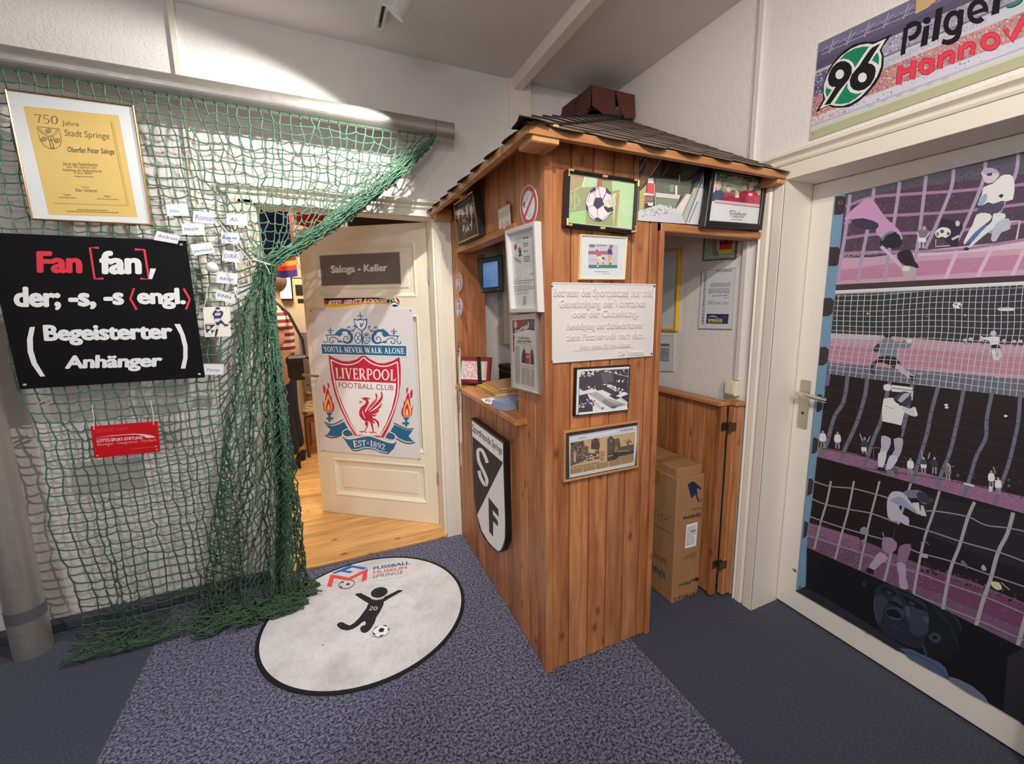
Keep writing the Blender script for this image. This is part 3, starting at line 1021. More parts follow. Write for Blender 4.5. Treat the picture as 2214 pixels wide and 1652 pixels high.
# beam ends under the eaves
for (x0, x1, y0, y1, z0, z1, nm, mt) in ((.598, .692, 1.252, 1.352, 1.932, 1.992, 'beam_end', PINEY), (1.70, 1.745, 1.254, 1.345, 1.93, 1.985, 'beam_end', PINEY),
                                     (.615, .692, 2.06, 2.12, 1.955, 2.0, 'beam_end', PINEX), (.60, .692, 2.49, 2.55, 1.925, 1.985, 'beam_end', PINEX)):
    b2 = MB(); b2.box(x0, x1, y0, y1, z0, z1, ch=.003); e = b2.build(nm, mt, hut)
    g = MB()
    if mt is PINEY:
        g.box(x0 + .003, x1 - .003, y0 - .0008, y0 + .001, z0 + .003, z1 - .003)
    else: g.box(x0 - .0008, x0 + .001, y0 + .003, y1 - .003, z0 + .003, z1 - .003)
    o = g.build('end_grain', ENDG, e)
# roof sheathing
ROOFX0, ROOFY0 = .585, 1.248
mb = MB()
zt = lambda x, y: zroof(x, y)
A = (ROOFX0, ROOFY0); B_ = (1.752, ROOFY0); Cc = (1.752, 2.42 + .0); D = (ROOFX0, 2.555); hp = (1.752, 1.752 - .60 + 1.27)


def slab(mb, pts, th, lift=0):
    top = [(x, y, z + lift) for x, y, z in pts]; bot = [(x, y, z + lift - th) for x, y, z in pts]
    n = len(pts)
    mb.faces(top + bot, [tuple(range(n)), tuple(reversed(range(n, 2 * n)))] + [(i, n + i, n + (i + 1) % n, (i + 1) % n) for i in range(n)])


def fz(y): return 1.975 + .535 * (y - 1.25)
def lz(x): return 1.975 + .535 * (x - .585)


hy = lambda x: x + .665
slab(mb, [(ROOFX0, hy(ROOFX0), lz(ROOFX0)), (ROOFX0 + .0, ROOFY0, fz(ROOFY0)), (1.735, ROOFY0, fz(ROOFY0)), (1.735, hy(1.735), lz(1.735))], .018)
slab(mb, [(ROOFX0, ROOFY0, lz(ROOFX0)), (ROOFX0, 2.556, lz(ROOFX0)), (1.735, 2.556, lz(1.735)), (1.735, hy(1.735), lz(1.735))][::-1], .018)
mb.build('roof_boards', PINEX, hut)
mb = MB()
mb.box(ROOFX0 - .004, ROOFX0 + .02, ROOFY0, 2.556, lz(ROOFX0) - .024, lz(ROOFX0) + .001)
mb.box(ROOFX0, 1.735, ROOFY0 - .004, ROOFY0 + .02, fz(ROOFY0) - .024, fz(ROOFY0) + .001)
mb.build('eaves_board', PINEX, hut)

# shingles: rounded tabs laid in courses on both slopes
mb = MB()


def clip_half(poly, f):
    out = []
    for i in range(len(poly)):
        a, b = poly[i], poly[(i + 1) % len(poly)]; fa, fb = f(a), f(b)
        if fa >= 0: out.append(a)
        if (fa >= 0) != (fb >= 0):
            t = fa / (fa - fb); out.append((a[0] + (b[0] - a[0]) * t, a[1] + (b[1] - a[1]) * t))
    return out


def tabs(mb, front):
    """u along the eave, s up the slope (horizontal run); tilt lifts the lower edge above the course below"""
    step, wid, ln = .072, .165, .15
    n = 18
    for k in range(n):
        s0 = -.028 + k * step
        u = (-.3 if front else -.3) + (k % 2) * wid * .5
        while u < 1.4:
            j = rnd.uniform(-.006, .006)
            P = [(u + .004, s0 + ln), (u + .004, s0 + .045 + j)]
            for q in range(7):
                t = q / 6; P.append((u + .004 + (wid - .008) * t, s0 + j + .045 - .045 * math.sin(math.pi * t) ** .6))
            P += [(u + wid - .004, s0 + .045 + j), (u + wid - .004, s0 + ln)]
            if front:  # u = x - .60, s = y - 1.248 ; keep x>hip : x-.6 > y-1.27 , x < 1.752
                f1 = lambda p: (p[0] + .60) - (p[1] + 1.248 - .665); f2 = lambda p: 1.133 - p[0]; f3 = lambda p: p[0] + .03
            else:      # u = y - 1.27, s = x - .585
                f1 = lambda p: (p[0] + 1.27) - (p[1] + .585 + .665); f2 = lambda p: 2.553 - 1.27 - p[0]; f3 = lambda p: p[0] + .04
            for f in (f1, f2, f3):
                P = clip_half(P, f)
                if len(P) < 3: break
            if len(P) >= 3:
                top = []; bot = []
                for a, s in P:
                    lift = .003 + .006 * (1 - (s - s0) / ln) + .0004 * (k % 3)
                    if front: x, y, z = .60 + a, 1.248 + s, fz(1.248 + s)
                    else: x, y, z = .585 + s, 1.27 + a, lz(.585 + s)
                    top.append((x, y, z + lift)); bot.append((x, y, z + lift - .0026))
                if not front: top.reverse(); bot.reverse()
                m = len(top)
                mb.faces(top, [tuple(range(m))], 0)
                mb.faces(top + bot, [tuple(reversed(range(m, 2 * m)))] + [(i, m + i, m + (i + 1) % m, (i + 1) % m) for i in range(m)], 1)
            u += wid


tabs(mb, True); tabs(mb, False)
mb.build('shingles', [SHING, TAR], hut)
# folded tabs over the hip
mb = MB()
k = 0
s = -.03
while s < 1.0:
    x = .585 + s; y = 1.25 + s; w = .085; l0 = .018
    ln = .15
    
    def pt(t, side, q, lift):  # t along hip, side offset
        xx = x + t; yy = y + t
        zz = 1.975 + .535 * (s + t) + lift
        if side == 'f': return (xx + q, yy, zz)
        return (xx, yy + q, zz)
    rows = []
    for t, lift in ((0, l0 + .002), (ln, l0 - .010)):
        qs = [(w, 'f'), (w * .5, 'f'), (0, 'f'), (w * .5, 'l'), (w, 'l')]
        rows.append([pt(t + (.02 if abs(q) < .01 else 0) * -1, sd, q, lift + (.006 if q == 0 else .004 if q < .06 else 0)) for q, sd in qs])
    top = rows[0] + rows[1]; bot = [(a, b, c - .004) for a, b, c in top]
    F = [(i, 5 + i, 6 + i, i + 1) for i in range(4)]
    mb.faces(top, F, 0)
    mb.faces(top + bot, [tuple(reversed([q + 10 for q in f])) for f in F] + [(i + 1, i + 11, i + 10, i) for i in range(4)] + [(5 + i, 15 + i, 16 + i, 6 + i) for i in range(4)] + [(0, 10, 15, 5), (9, 19, 14, 4)], 1)
    s += .075; k += 1
mb.build('hip_shingles', [SHING, TAR], hut)

# corner cap at the top of the roof: shingle-clad hood round a wooden block
mb = MB()
cx, cy, ct = 1.445, 2.25, 2.655


def sheet(mb, pts, n, th=.006):
    n = Vector(n) * th; pts = [Vector(p) for p in pts]
    m = len(pts)
    V = pts + [p + n for p in pts]
    mb.faces(V, [tuple(reversed(range(m))), tuple(range(m, 2 * m))] + [(i, (i + 1) % m, m + (i + 1) % m, m + i) for i in range(m)])


zf = fz(cy) + .02
xs = [cx + .002, 1.60, 1.748]
sheet(mb, [(cx, cy, ct), (1.60, cy, ct), (1.60, cy - .012, zf - .02), (cx + .09, cy - .010, zf - .02), (cx, cy - .006, ct - .105)], (0, -1, 0))
sheet(mb, [(1.597, cy - .008, ct - .002), (1.733, cy - .008, ct), (1.735, cy - .02, zf), (1.66, cy - .022, zf - .02), (1.615, cy - .02, zf + .05), (1.597, cy - .016, zf + .12)], (0, -1, 0))
sheet(mb, [(cx, cy, ct), (cx - .006, cy, ct - .105), (cx - .010, cy + .09, zf - .04), (cx - .012, 2.42, zf + .0), (cx, 2.42, ct)], (-1, 0, 0))
sheet(mb, [(cx - .008, 2.41, ct - .002), (cx - .02, 2.405, zf + .02), (cx - .024, 2.556, zf + .02), (cx - .008, 2.556, ct)], (-1, 0, 0))
sheet(mb, [(cx, cy, ct), (1.733, cy, ct), (1.733, 2.556, ct), (cx, 2.556, ct)], (0, 0, 1))
mb.build('roof_cap', SHINGR, hut)
mb = MB()
mb.prism([(cx + .012, cy + .012, ct - .11), (cx + .10, cy + .012, zf + .0), (cx + .10, cy + .012, zf - .10), (cx + .012, cy + .012, zf - .10)], (0, .06, 0))
mb.prism([(cx + .012, cy + .012, ct - .11), (cx + .012, cy + .10, zf + .0), (cx + .012, cy + .10, zf - .10), (cx + .012, cy + .012, zf - .10)], (.06, 0, 0))
mb.build('cap_block', PINE, hut)

# half door, swung inwards along the right-hand wall, and its hinge post
hd = MB()
for i in range(6):
    a = 1.415 + i * .083; hd.box(1.636, 1.654, a + .001, a + .082, .018, .985, ch=.003)
hd.box(1.628, 1.664, 1.395, 1.418, .018, .985, ch=.003)
hdo = hd.build('half_door', PINE, hut)
hd = MB(); hd.box(1.605, 1.672, 1.388, 1.925, .985, 1.004, ch=.003); hd.build('half_door_ledge', PINEY, hdo)
hp_ = MB(); hp_.box(1.684, 1.738, 1.372, 1.405, .018, .985, ch=.003); hp_.box(1.70, 1.736, 1.366, 1.372, .03, .98, ch=.002)
hpo = hp_.build('hinge_post', PINE, hut)
hp_ = MB(); hp_.box(1.675, 1.737, 1.355, 1.44, .985, 1.004, ch=.003); hp_.build('post_ledge', PINEX, hpo)
for z in (.865, .165):
    g = MB(); g.box(1.640, 1.724, 1.390, 1.3945, z, z + .038) if False else g.box(1.650, 1.720, 1.3685, 1.3715, z, z + .04)
    g.tube([(1.672, 1.380, z - .002), (1.672, 1.380, z + .042)], .007, 8); g.box(1.630, 1.668, 1.3915, 1.3945, z, z + .04)
    g.build('hinge', BRASS, hpo)

# ---------------------------------------------------------------- things inside the hut
# cardboard box
CARD = plain('cardboard', (168, 124, 84), .85, var=.08, nscale=14, bmp=.15, bscale=300)
CARDD = plain('cardboard_tape', (150, 118, 66), .4, var=.05)
cb = thing('cardboard_box', (1.515, 1.80, 0), 'tall brown cardboard monitor box upside down inside the hut doorway', 'box')
carton = MB(); carton.box(1.428, 1.602, 1.447, 2.18, .004, .645, ch=.003)
mb = MB(); mb.box(1.438, 1.594, 1.462, 2.17, .640, .688, ch=.003); mb.build('lid', CARD, cb)
mb = MB(); mb.box(1.4365, 1.5955, 1.56, 1.61, .6885, .6892); mb.box(1.4268, 1.4279, 1.56, 1.61, .58, .645); mb.build('packing_tape', CARDD, cb)
S = (1410, 960, 130 / 614)
a = Art(PY(1.447), S, white=(190, 180, 165))
navy = (20, 24, 48)
a.poly([(362, 415), (412, 378), (440, 395), (470, 420), (492, 440), (503, 455), (495, 465), (462, 448), (456, 470), (470, 560), (480, 575), (470, 588), (458, 570), (446, 505), (440, 530), (430, 525), (426, 545), (414, 528), (410, 555), (398, 552)], navy)
a.ring(482, 568, 18, 22, 7, navy, a0=-60, a1=170)
a.text('iiyama', [(500, 760), (315, 785), (318, 722), (503, 690)][2:] + [(500, 760), (315, 785)][:2] if False else [(500, 745), (315, 782), (318, 732), (503, 690)], (22, 22, 40), bold=.03, shear=.2)
a.text('ProLite', [(510, 665), (405, 685), (405, 662), (510, 645)], (40, 34, 36), shear=.3, bold=.01)
a.poly([(350, 825), (466, 795), (448, 1040), (334, 1068)], (205, 198, 200))
a.greek([(362, 850), (455, 828), (438, 1020), (346, 1048)], 16, (90, 84, 90), seed=2, fill=.4, words=4)
for i in range(9): a.line([(398 + i * 6, 880 - i * 1.4), (396 + i * 6, 902 - i * 1.4)], 3, (40, 36, 40))
a.poly([(320, 1180), (330, 1150), (390, 1120), (440, 1100), (455, 1110), (445, 1145), (400, 1165), (370, 1162), (340, 1185)], (110, 82, 56), sm=3)
a.text('FRONT', [(392, 1425), (263, 1455), (263, 1432), (392, 1392)], (40, 32, 30), bold=.02)
a.poly([(398, 1388), (440, 1374), (440, 1356), (484, 1378), (444, 1410), (442, 1392), (400, 1402)], (36, 30, 30))
for i, (x, y) in enumerate(((240, 1588), (282, 1570), (318, 1560), (352, 1550), (390, 1542), (424, 1528), (462, 1508))):
    a.ring(x, y, 12, 15, 6, (40, 34, 32), a0=40 if i < 2 else 0, a1=320 if i < 2 else 360)
    if i % 2: a.line([(x - 10, y + 8), (x + 10, y - 8)], 5, (40, 34, 32))
a.merge(carton, 1)
a = Art(PX(1.428), S, white=(120, 105, 95))
dk = (40, 30, 26)
a.text('iiyama', [(140, 1310), (-90, 1130), (-90, 1235), (130, 1410)], dk, bold=.03, shear=.2)
a.text('ProLite', [(150, 1190), (-60, 1020), (-60, 1080), (142, 1245)], dk, bold=.01, shear=.2)
a.line([(0, 806), (200, 922)], 5, dk)
for x, y in ((140, 765), (66, 728)): a.line([(x - 34, y - 52), (x + 32, y - 24), (x + 32, y + 54), (x - 34, y + 26)], 4, dk, closed=True); a.ell(x, y, 14, 10, dk)
a.merge(carton, 1); carton.build('carton', [CARD, INK], cb)

# light switch and conduit on the right wall
CRM = plain('cream_switch_plastic', (232, 222, 198), .35, var=.02)
mb = MB(); sw = thing('light_switch', (XR - .001, 1.435, 1.03), 'cream surface light switch at the end of the white conduit', 'light switch')
mb.box(XR - .036, XR - .001, 1.400, 1.47, 1.018, 1.092, ch=.006); mb.build('housing', CRM, sw)
mb = MB(); mb.box(XR - .042, XR - .0365, 1.409, 1.461, 1.028, 1.082, ch=.003); mb.build('rocker', CRM, sw)
mb = MB(); mb.box(XR - .018, XR - .001, 1.405, 1.432, 1.094, 2.755, ch=.002)
tag(mb.build('cable_conduit', WPL), 'white vertical cable conduit on the right-hand wall above the switch', 'conduit')

# pictures on the wall inside the hut
S = (1410, 500, 210 / 964)
YEL = plain('yellow_frame_paint', (236, 186, 30), .4, var=.05)
root, pp, hole = picture('yellow_framed_poster', 'yellow framed white sheet on the wall inside the hut', 'picture', [(-60, 195), (272, 168), (232, 990), (-110, 978)], PX(XR - .022), .02, .014, YEL, src=S)
a = Art(pp, S, white=(200, 195, 192)); hole_base(a, hole, (186, 186, 186)); a.greek([(-40, 380), (110, 370), (80, 640), (-60, 640)], 7, (120, 118, 120), seed=4, fill=.2, words=3); a.build('print', root)
CLIP = plain('clip_frame_edge', (190, 192, 190), .25, var=.05)
FRD = plain('dark_olive_frame', (86, 78, 62), .5, var=.1)
root, pp, hole = picture('small_flag_picture', 'small framed picture with red handwriting and a German flag under the hut lintel', 'picture', [(518, -60), (845, -60), (822, 272), (498, 296)], PX(XR - .012), .01, .004, FRD, src=S)
a = Art(pp, S, white=(140, 132, 126)); hole_base(a, hole, (120, 116, 98))
a.rect(528, 20, 600, 260, (108, 112, 96)); a.rect(600, 60, 660, 262, (88, 86, 78)); a.rect(640, 60, 700, 200, (128, 124, 108))
a.poly([(675, 90), (800, 80), (795, 126), (670, 136)], (30, 26, 26)); a.poly([(670, 136), (795, 126), (790, 176), (666, 186)], (170, 36, 34)); a.poly([(666, 186), (790, 176), (786, 216), (662, 226)], (206, 150, 40))
a.text('54-74-90', [(560, 60), (812, 62), (806, 130), (556, 130)], (150, 36, 34), shear=.2, bold=.005)
a.line([(545, 255), (800, 240)], 6, (160, 156, 140)); a.build('print', root)
root, pp, hole = picture('certificate', 'glass clip-frame certificate with a navy blue block on the hut wall', 'certificate', [(496, 390), (835, 358), (790, 972), (455, 966)], PX(XR - .010), .008, .003, CLIP, recess=.002, src=S)
a = Art(pp, S, white=(205, 202, 202)); hole_base(a, hole, (200, 200, 204)); nb_ = (40, 44, 96)
a.text('HERZLICHEN', [(486, 910), (498, 700), (524, 703), (512, 918)], nb_, bold=.01) if False else None
a.text('HERZLICHENGLÜCKWUNSCH', [(486, 918), (516, 404), (540, 404), (512, 918)], (44, 48, 100), bold=.022)
a.textbox('STADTSPRINGE', 636, 388, 795, 410, nb_, slope=-.07, bold=.02)
for (x0, y0, x1, y1, r) in ((582, 512, 782, 556, 3), (562, 566, 778, 622, 4), (592, 632, 774, 652, 1), (706, 656, 772, 668, 1)):
    a.greek([(x0, y0 + 6), (x1, y0), (x1 - 6, y1), (x0 - 6, y1 + 4)], r, (110, 112, 124), seed=r + x0, fill=.42, words=6, ragged=.1)
for x0 in (552, 622, 700): a.greek([(x0, 704), (x0 + 66, 700), (x0 + 62, 730), (x0 - 2, 734)], 3, (130, 130, 140), seed=x0, fill=.4, words=3)
a.line([(552, 700), (575, 686), (570, 712), (600, 684), (608, 706)], 2, (90, 96, 130), sm=4)
a.poly([(544, 820), (762, 822), (752, 920), (538, 916)], (28, 32, 74))
a.poly([(552, 856), (600, 834), (640, 848), (664, 866), (620, 852), (585, 850)], (150, 160, 180), sm=3)
a.poly([(670, 842), (730, 848), (742, 870), (705, 856)], (46, 62, 100), sm=3)
a.textbox('SPRINGE', 554, 868, 700, 898, (224, 196, 110), slope=.012, bold=.03); a.greek([(552, 903), (700, 905), (699, 911), (551, 909)], 1, (200, 180, 120), seed=9, fill=.8, words=8, ragged=0)
a.build('print', root)
root, pp, hole = picture('clip_frame', 'small glass clip frame with a grey newspaper cutting below the yellow frame', 'picture', [(-70, 1030), (215, 1030), (205, 1392), (-90, 1390)], PX(XR - .010), .008, .003, CLIP, recess=.002, src=S)
a = Art(pp, S, white=(205, 202, 202)); hole_base(a, hole, (196, 196, 198)); a.poly([(-60, 1112), (174, 1116), (170, 1146), (-60, 1140)], (120, 118, 118)); a.textbox('Wasser Sport Balance', -40, 1120, 168, 1138, (50, 48, 50), bold=.02)
a.poly([(-60, 1150), (174, 1158), (166, 1294), (-66, 1284)], (150, 148, 148)); a.greek([(-50, 1160), (168, 1166), (160, 1290), (-56, 1280)], 12, (116, 114, 116), seed=5, fill=.5, words=5); a.build('print', root)

# fuse cabinet behind the window, tablet, printer
BEI = plain('beige_cabinet_metal', (214, 202, 178), .5, var=.03)
fc = thing('fuse_cabinet', (1.10, 2.52, 1.21), 'beige wall cabinet seen through the hut window', 'cabinet')
mb = MB(); mb.box(.975, 1.26, 2.44, 2.556, 1.213, 1.95, ch=.012); mb.build('housing', BEI, fc)
mb = MB(); mb.box(1.03, 1.245, 2.434, 2.4395, 1.23, 1.93, ch=.002); mb.build('cabinet_door', BEI, fc)
tb = thing('tablet_screen', (.9, 2.47, 1.50), 'black tablet with a bright blue screen in the hut window', 'tablet')
n = Vector((-.42, -.9, -.06)).normalized(); tp = Plane((.86, 2.40, 1.6), n)
S = (970, 480, 220 / 909)
Q = quad3(tp, [(258, 330), (480, 292), (490, 618), (268, 640)], S)
mb = MB(); frame_mesh(mb, Q, n, .030, .022, .003, .004)
a = Art(tp, S, white=(235, 235, 235), eps=1e-4); a.textbox('2', 288, 600, 300, 622, (190, 190, 190)); a.textbox('4', 438, 592, 448, 606, (190, 190, 190)); a.merge(mb, 1)
mb.build('housing', [BLACKHOLE, INK], tb)
SCR, nt, b = nmat('blue_screen'); v = coords(nt)
f = noise(nt, v, 14, 3)
col = ramp(nt, f, [(.3, lin((30, 96, 170))), (.7, lin((62, 140, 210)))])
nt.links.new(col, b.inputs['Emission Color']); b.inputs['Emission Strength'].default_value = .5; b.inputs['Base Color'].default_value = (.02, .05, .1, 1); b.inputs['Roughness'].default_value = .2
sc = MB(); hole = [p - n * .002 for p in shrink(Q, .029)]; sc.poly(list(reversed(hole))); sc.build('screen', SCR, tb)
br = MB(); c = (Q[0] + Q[2]) / 2 - n * .022; br.tube([c, c - n * .07], .012, 8); br.build('wall_arm', BLACKHOLE, tb)
pr = thing('printer', (.98, 2.28, 1.005), 'small black printer on the hut counter behind the newspaper frame', 'printer')
mb = MB(); mb.box(.90, 1.10, 2.16, 2.36, 1.006, 1.09, ch=.006); mb.build('body', BLACKHOLE, pr)
mb = MB(); mb.box(.898, 1.102, 2.158, 2.362, 1.0905, 1.118, ch=.006); mb.build('cover', BLACKHOLE, pr)
mb = MB(); mb.box(.8975, .8985, 2.17, 2.35, 1.086, 1.090); mb.build('silver_line', ALU, pr)
sh = MB(); sh.box(.921, 1.16, 2.10, 2.42, .985, 1.005, ch=.003); tag(sh.build('shelf_board', PINEY), 'pine shelf behind the hut counter carrying the black printer', 'shelf')
# ================================================================ goal frame, net and what hangs on it
def tubemat(name, rgb):
    m, nt, b = nmat(name)
    c = lin(rgb); v = coords(nt, (1, 1, 1))
    v2 = coords(nt, (2, 9, 9))
    f = noise(nt, v2, 9, 5, .7)
    col = mix(nt, f, tuple(x * .78 for x in c), tuple(min(1, x * 1.1) for x in c))
    nt.links.new(col, b.inputs['Base Color']); b.inputs['Metallic'].default_value = .75; b.inputs['Roughness'].default_value = .42
    r = N(nt, 'ShaderNodeMapRange'); r.inputs['To Min'].default_value = .34; r.inputs['To Max'].default_value = .56
    nt.links.new(noise(nt, v, 30, 4), r.inputs['Value']); nt.links.new(r.outputs[0], b.inputs['Roughness'])
    bump(nt, b, noise(nt, v, 160, 3), .08, .001)
    return m


ALUT = tubemat('weathered_aluminium', (190, 184, 176))
TAPE = plain('grey_tape', (96, 96, 102), .5, var=.1)
TAPEW = plain('pale_tape', (214, 208, 196), .5, var=.1)
YP, ZP, RP = 2.456, 2.370, .0465
PXC, PYC = -1.235, 2.432
gf = thing('football_goal', (PXC, PYC, 0), 'weathered aluminium goalpost and crossbar carrying the green net', 'goal')
mb = MB(); mb.tube([(-2.3, YP, ZP), (-1.4, YP, ZP), (-.2, YP, ZP), (.60, YP, ZP)], RP, 36)
mb.build('crossbar', ALUT, gf, smooth=False)
mb = MB(); mb.tube([(.603, YP, ZP), (.703, YP, ZP), (.704, YP, ZP), (.60, YP, ZP)], [RP - .0005, RP - .0005, RP - .008, RP - .008], 36)
mb.build('end_sleeve', ALUT, gf)
mb = MB(); mb.tube([(PXC, PYC, 0), (PXC, PYC, 1.0), (PXC, PYC, ZP - .02)], .060, 36); mb.build('post', ALUT, gf)
mb = MB(); mb.tube([(PXC, PYC, .165), (PXC, PYC, .215)], .0612, 36); mb.build('tape_band', TAPE, gf)
mb = MB(); q = [];
for i in range(5):
    t = math.radians(188 + i * 9); q.append((t))
for a_, b_ in zip(q, q[1:]):
    mb.poly([(PXC + .0622 * math.cos(a_), PYC + .0622 * math.sin(a_), .150), (PXC + .0622 * math.cos(b_), PYC + .0622 * math.sin(b_), .150), (PXC + .0622 * math.cos(b_), PYC + .0622 * math.sin(b_), .215), (PXC + .0622 * math.cos(a_), PYC + .0622 * math.sin(a_), .215)])
mb.build('tape_patch', TAPEW, gf)

# ---- the net: a grid of knotted cords, hung from the crossbar, gathered at a tie and falling to the floor
NETM, nt, b = nmat('net_cord')
v = coords(nt)
f = noise(nt, v, 16, 3); f2 = noise(nt, v, 260, 2)
col = mix(nt, f, (.035, .12, .065), (.19, .36, .235))
col = mix(nt, .35, col, ramp(nt, f2, [(.35, (.25, .25, .25)), (.65, (1, 1, 1))]), 'MULTIPLY')
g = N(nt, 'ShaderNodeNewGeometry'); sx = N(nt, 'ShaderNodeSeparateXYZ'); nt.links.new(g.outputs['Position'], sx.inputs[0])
gm = N(nt, 'ShaderNodeMapRange'); gm.inputs['From Min'].default_value = 1.5; gm.inputs['From Max'].default_value = .1
nt.links.new(noise(nt, v, 5, 2), gm.inputs['Value'])
# shade put into the cord colour: darker green towards the floor
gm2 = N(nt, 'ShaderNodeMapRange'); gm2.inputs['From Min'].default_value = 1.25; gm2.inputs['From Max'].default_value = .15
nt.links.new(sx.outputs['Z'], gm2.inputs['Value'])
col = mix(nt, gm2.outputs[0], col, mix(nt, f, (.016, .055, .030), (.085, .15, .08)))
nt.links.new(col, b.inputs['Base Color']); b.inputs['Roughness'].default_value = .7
bump(nt, b, f2, .4, .001)

SP = .0405
K = Vector((-.222, 2.395, 1.655))
rnd = random.Random(11)
straight = [-1.118 + i * SP for i in range(17)]
gath = [straight[-1] + SP * (i + 1) for i in range(26)]
extra = 38
cols = []


def resample(path, step, count):
    out = [path[0]]; acc = 0; i = 0; p = path[0]; target = step
    while len(out) < count and i < len(path) - 1:
        q = path[i + 1]; d = (q - p).length
        if acc + d >= target - 1e-9:
            t = (target - acc) / d if d else 0
            p = p.lerp(q, t); out.append(p.copy()); acc = 0; target = step
        else:
            acc += d; p = q; i += 1
    return out


def bez(a, b_, c, n=24): return [a * (1 - t) ** 2 + b_ * 2 * t * (1 - t) + c * t * t for t in (i / n for i in range(n + 1))]


def floorrun(p, length, seed, fwd=.14):
    """cord heaped on the carpet: meanders forward in small folds"""
    r = random.Random(seed); out = []; L = 0; q = p.copy(); ang = r.uniform(-.4, .4); s = 0
    base = r.uniform(.010, .02)
    while L < length:
        s += .012; L += .012
        a = -math.pi / 2 + 1.25 * math.sin(s * 26 + ang * 4) + r.uniform(-.3, .3)
        q = q + Vector((math.cos(a) * .012 * .75, math.sin(a) * .012 * .55 * (1 if q.y > p.y - fwd else -.6), 0))
        q.z = base + .014 * abs(math.sin(s * 19 + seed)) + .02 * max(0, math.sin(seed * 1.7 + s * 6)) * .6
        out.append(q.copy())
    return out


R_ = 73
tops = []
for i, x in enumerate(straight):
    w = max(0, (x + .85) / .40)
    top = Vector((x, 2.437, 2.326))
    pull = w * w
    x1 = x + .09 * pull; x2 = x + .03 * pull - .02; x3 = x - .05 * (1 - w) + .02
    edge = 1 - min(1, (x + 1.118) / .16)
    path = [top]
    for k in range(1, 60):
        t = k / 59; z = 2.326 - t * (2.326 - .03)
        xx = x + (x1 - x) * math.exp(-((z - 1.62) / .35) ** 2) + (.05 + .03 * math.sin(i * .8)) * (1 - z / 2.3) ** 2 * (1 - .8 * w)
        xx += edge * (.015 * math.sin(z * 9) - .0 * t)
        yy = 2.437 - .012 * math.sin(math.pi * t) - .05 * max(0, (.55 - z)) ** 1.3 - .008 * math.sin(x * 9 + z * 4) ** 2
        path.append(Vector((xx, yy, z)))
    path += floorrun(path[-1], .9, i, .17)
    cols.append(path)
ng = len(gath)
for i, x in enumerate(gath):
    gq = i / (ng - 1)
    top = Vector((x, 2.437, 2.326))
    zd = K.z + (x - K.x) * .735 - .11 * math.sin(math.pi * min(1, max(0, (x - K.x) / .8)))
    ctrl = Vector((x * .96 - .01, 2.425, max(zd + .03, K.z + .05)))
    off = Vector(((gq - .5) * .05, -.022 * math.sin(gq * 17), .02 * math.sin(gq * 11)))
    p1 = bez(top, ctrl, K + off)
    cols.append(('g', gq, p1, i))
for e in range(extra):
    q = e / (extra - 1)
    top = Vector((.592 + .012 * q, 2.437 - .014 * (e % 3), 2.326))
    j = .045 * ((e * 7) % extra) / extra
    ctrl = Vector((.30 + .02 * math.sin(e * 2.1), 2.42 - .03 * math.sin(e * 1.7) - .012, 1.962 + j - .02 * q))
    off = Vector((.02 + .02 * math.sin(e), -.03 + .02 * math.cos(e * 2.2), -.02 + j * .9))
    p1 = bez(top, ctrl, K + off)
    cols.append(('e', q, p1, e))
final = []
for ci, cdef in enumerate(cols):
    if isinstance(cdef, list): final.append(resample(cdef, SP, R_)); continue
    kind, q, p1, i = cdef
    end = p1[-1]; path = list(p1)
    # fan below the tie
    if kind == 'g': h = -1 + 1.75 * q
    else: h = .35 + .65 * q
    veil = max(0, (q - .45) / .55) if kind == 'e' else 0
    for k in range(1, 50):
        t = k / 49; z = end.z + (.03 - end.z) * t
        hw = .052 + .115 * min(1, t * 1.5) ** .8
        cxm = -.236 - .135 * t ** 1.1 - .11 * max(0, -h) * t ** 1.6
        xx = cxm + h * hw * (.9 if h < 0 else .8)
        if veil: xx = xx * (1 - veil) + (-.238 + .052 * t + .035 * (q - .8) + .012 * math.sin(t * 7 + i)) * veil
        fold = .042 * math.sin(h * 13 + t * 2.0) * min(1, .4 + t)
        yy = K.y + .01 + fold - .03 * math.sin(math.pi * t) - .02 * veil - .06 * max(0, t - .85) / .15 * (1 - veil)
        b_ = min(1, k / 6)
        path.append(Vector((end.x + (xx - end.x) * b_, end.y + (yy - end.y) * b_, z)))
    path += floorrun(path[-1], .9, 100 + i + (50 if kind == 'e' else 0), .12)
    final.append(resample(path, SP * (1.0 if kind == 'g' else 1.04), R_))
nodes = []
for c, pts in enumerate(final):
    row = []
    for r, p in enumerate(pts):
        jz = 1 if r else 0
        a = .0034 if c < 17 else .0065
        row.append(Vector((p.x + rnd.gauss(0, a) * jz, p.y + rnd.gauss(0, .5 * a) * jz, max(.006, p.z + rnd.gauss(0, a) * jz))))
    nodes.append(row)
mb = MB()


def cord(mb, p, q, sag, r):
    d = q - p
    if d.length < 1e-4 or d.length > .4: return
    n1 = d.cross(Vector((0, 1, .2))); n1 = n1.normalized() if n1.length > 1e-6 else Vector((1, 0, 0))
    pts = []
    for k in range(4):
        t = k / 3; b_ = 4 * t * (1 - t)
        pts.append(p.lerp(q, t) + Vector((0, -.002 * b_, -sag * b_)) + n1 * rnd.uniform(-.0016, .0016) * b_)
    mb.tube(pts, r, 5, caps=False)


for c in range(len(nodes)):
    n = len(nodes[c])
    for r in range(n):
        p = nodes[c][r]
        if r + 1 < n: cord(mb, p, nodes[c][r + 1], 0, .0029)
        if c + 1 < len(nodes) and r < len(nodes[c + 1]):
            q = nodes[c + 1][r]; gap = (q - p).length
            if r > 0 or c < 42: cord(mb, p, q, max(.004, (SP * 1.05 - gap) * .55) if gap < SP * 1.4 else .002, .0029)
        if r > 0: mb.ball(p, .0052, 6, 4)
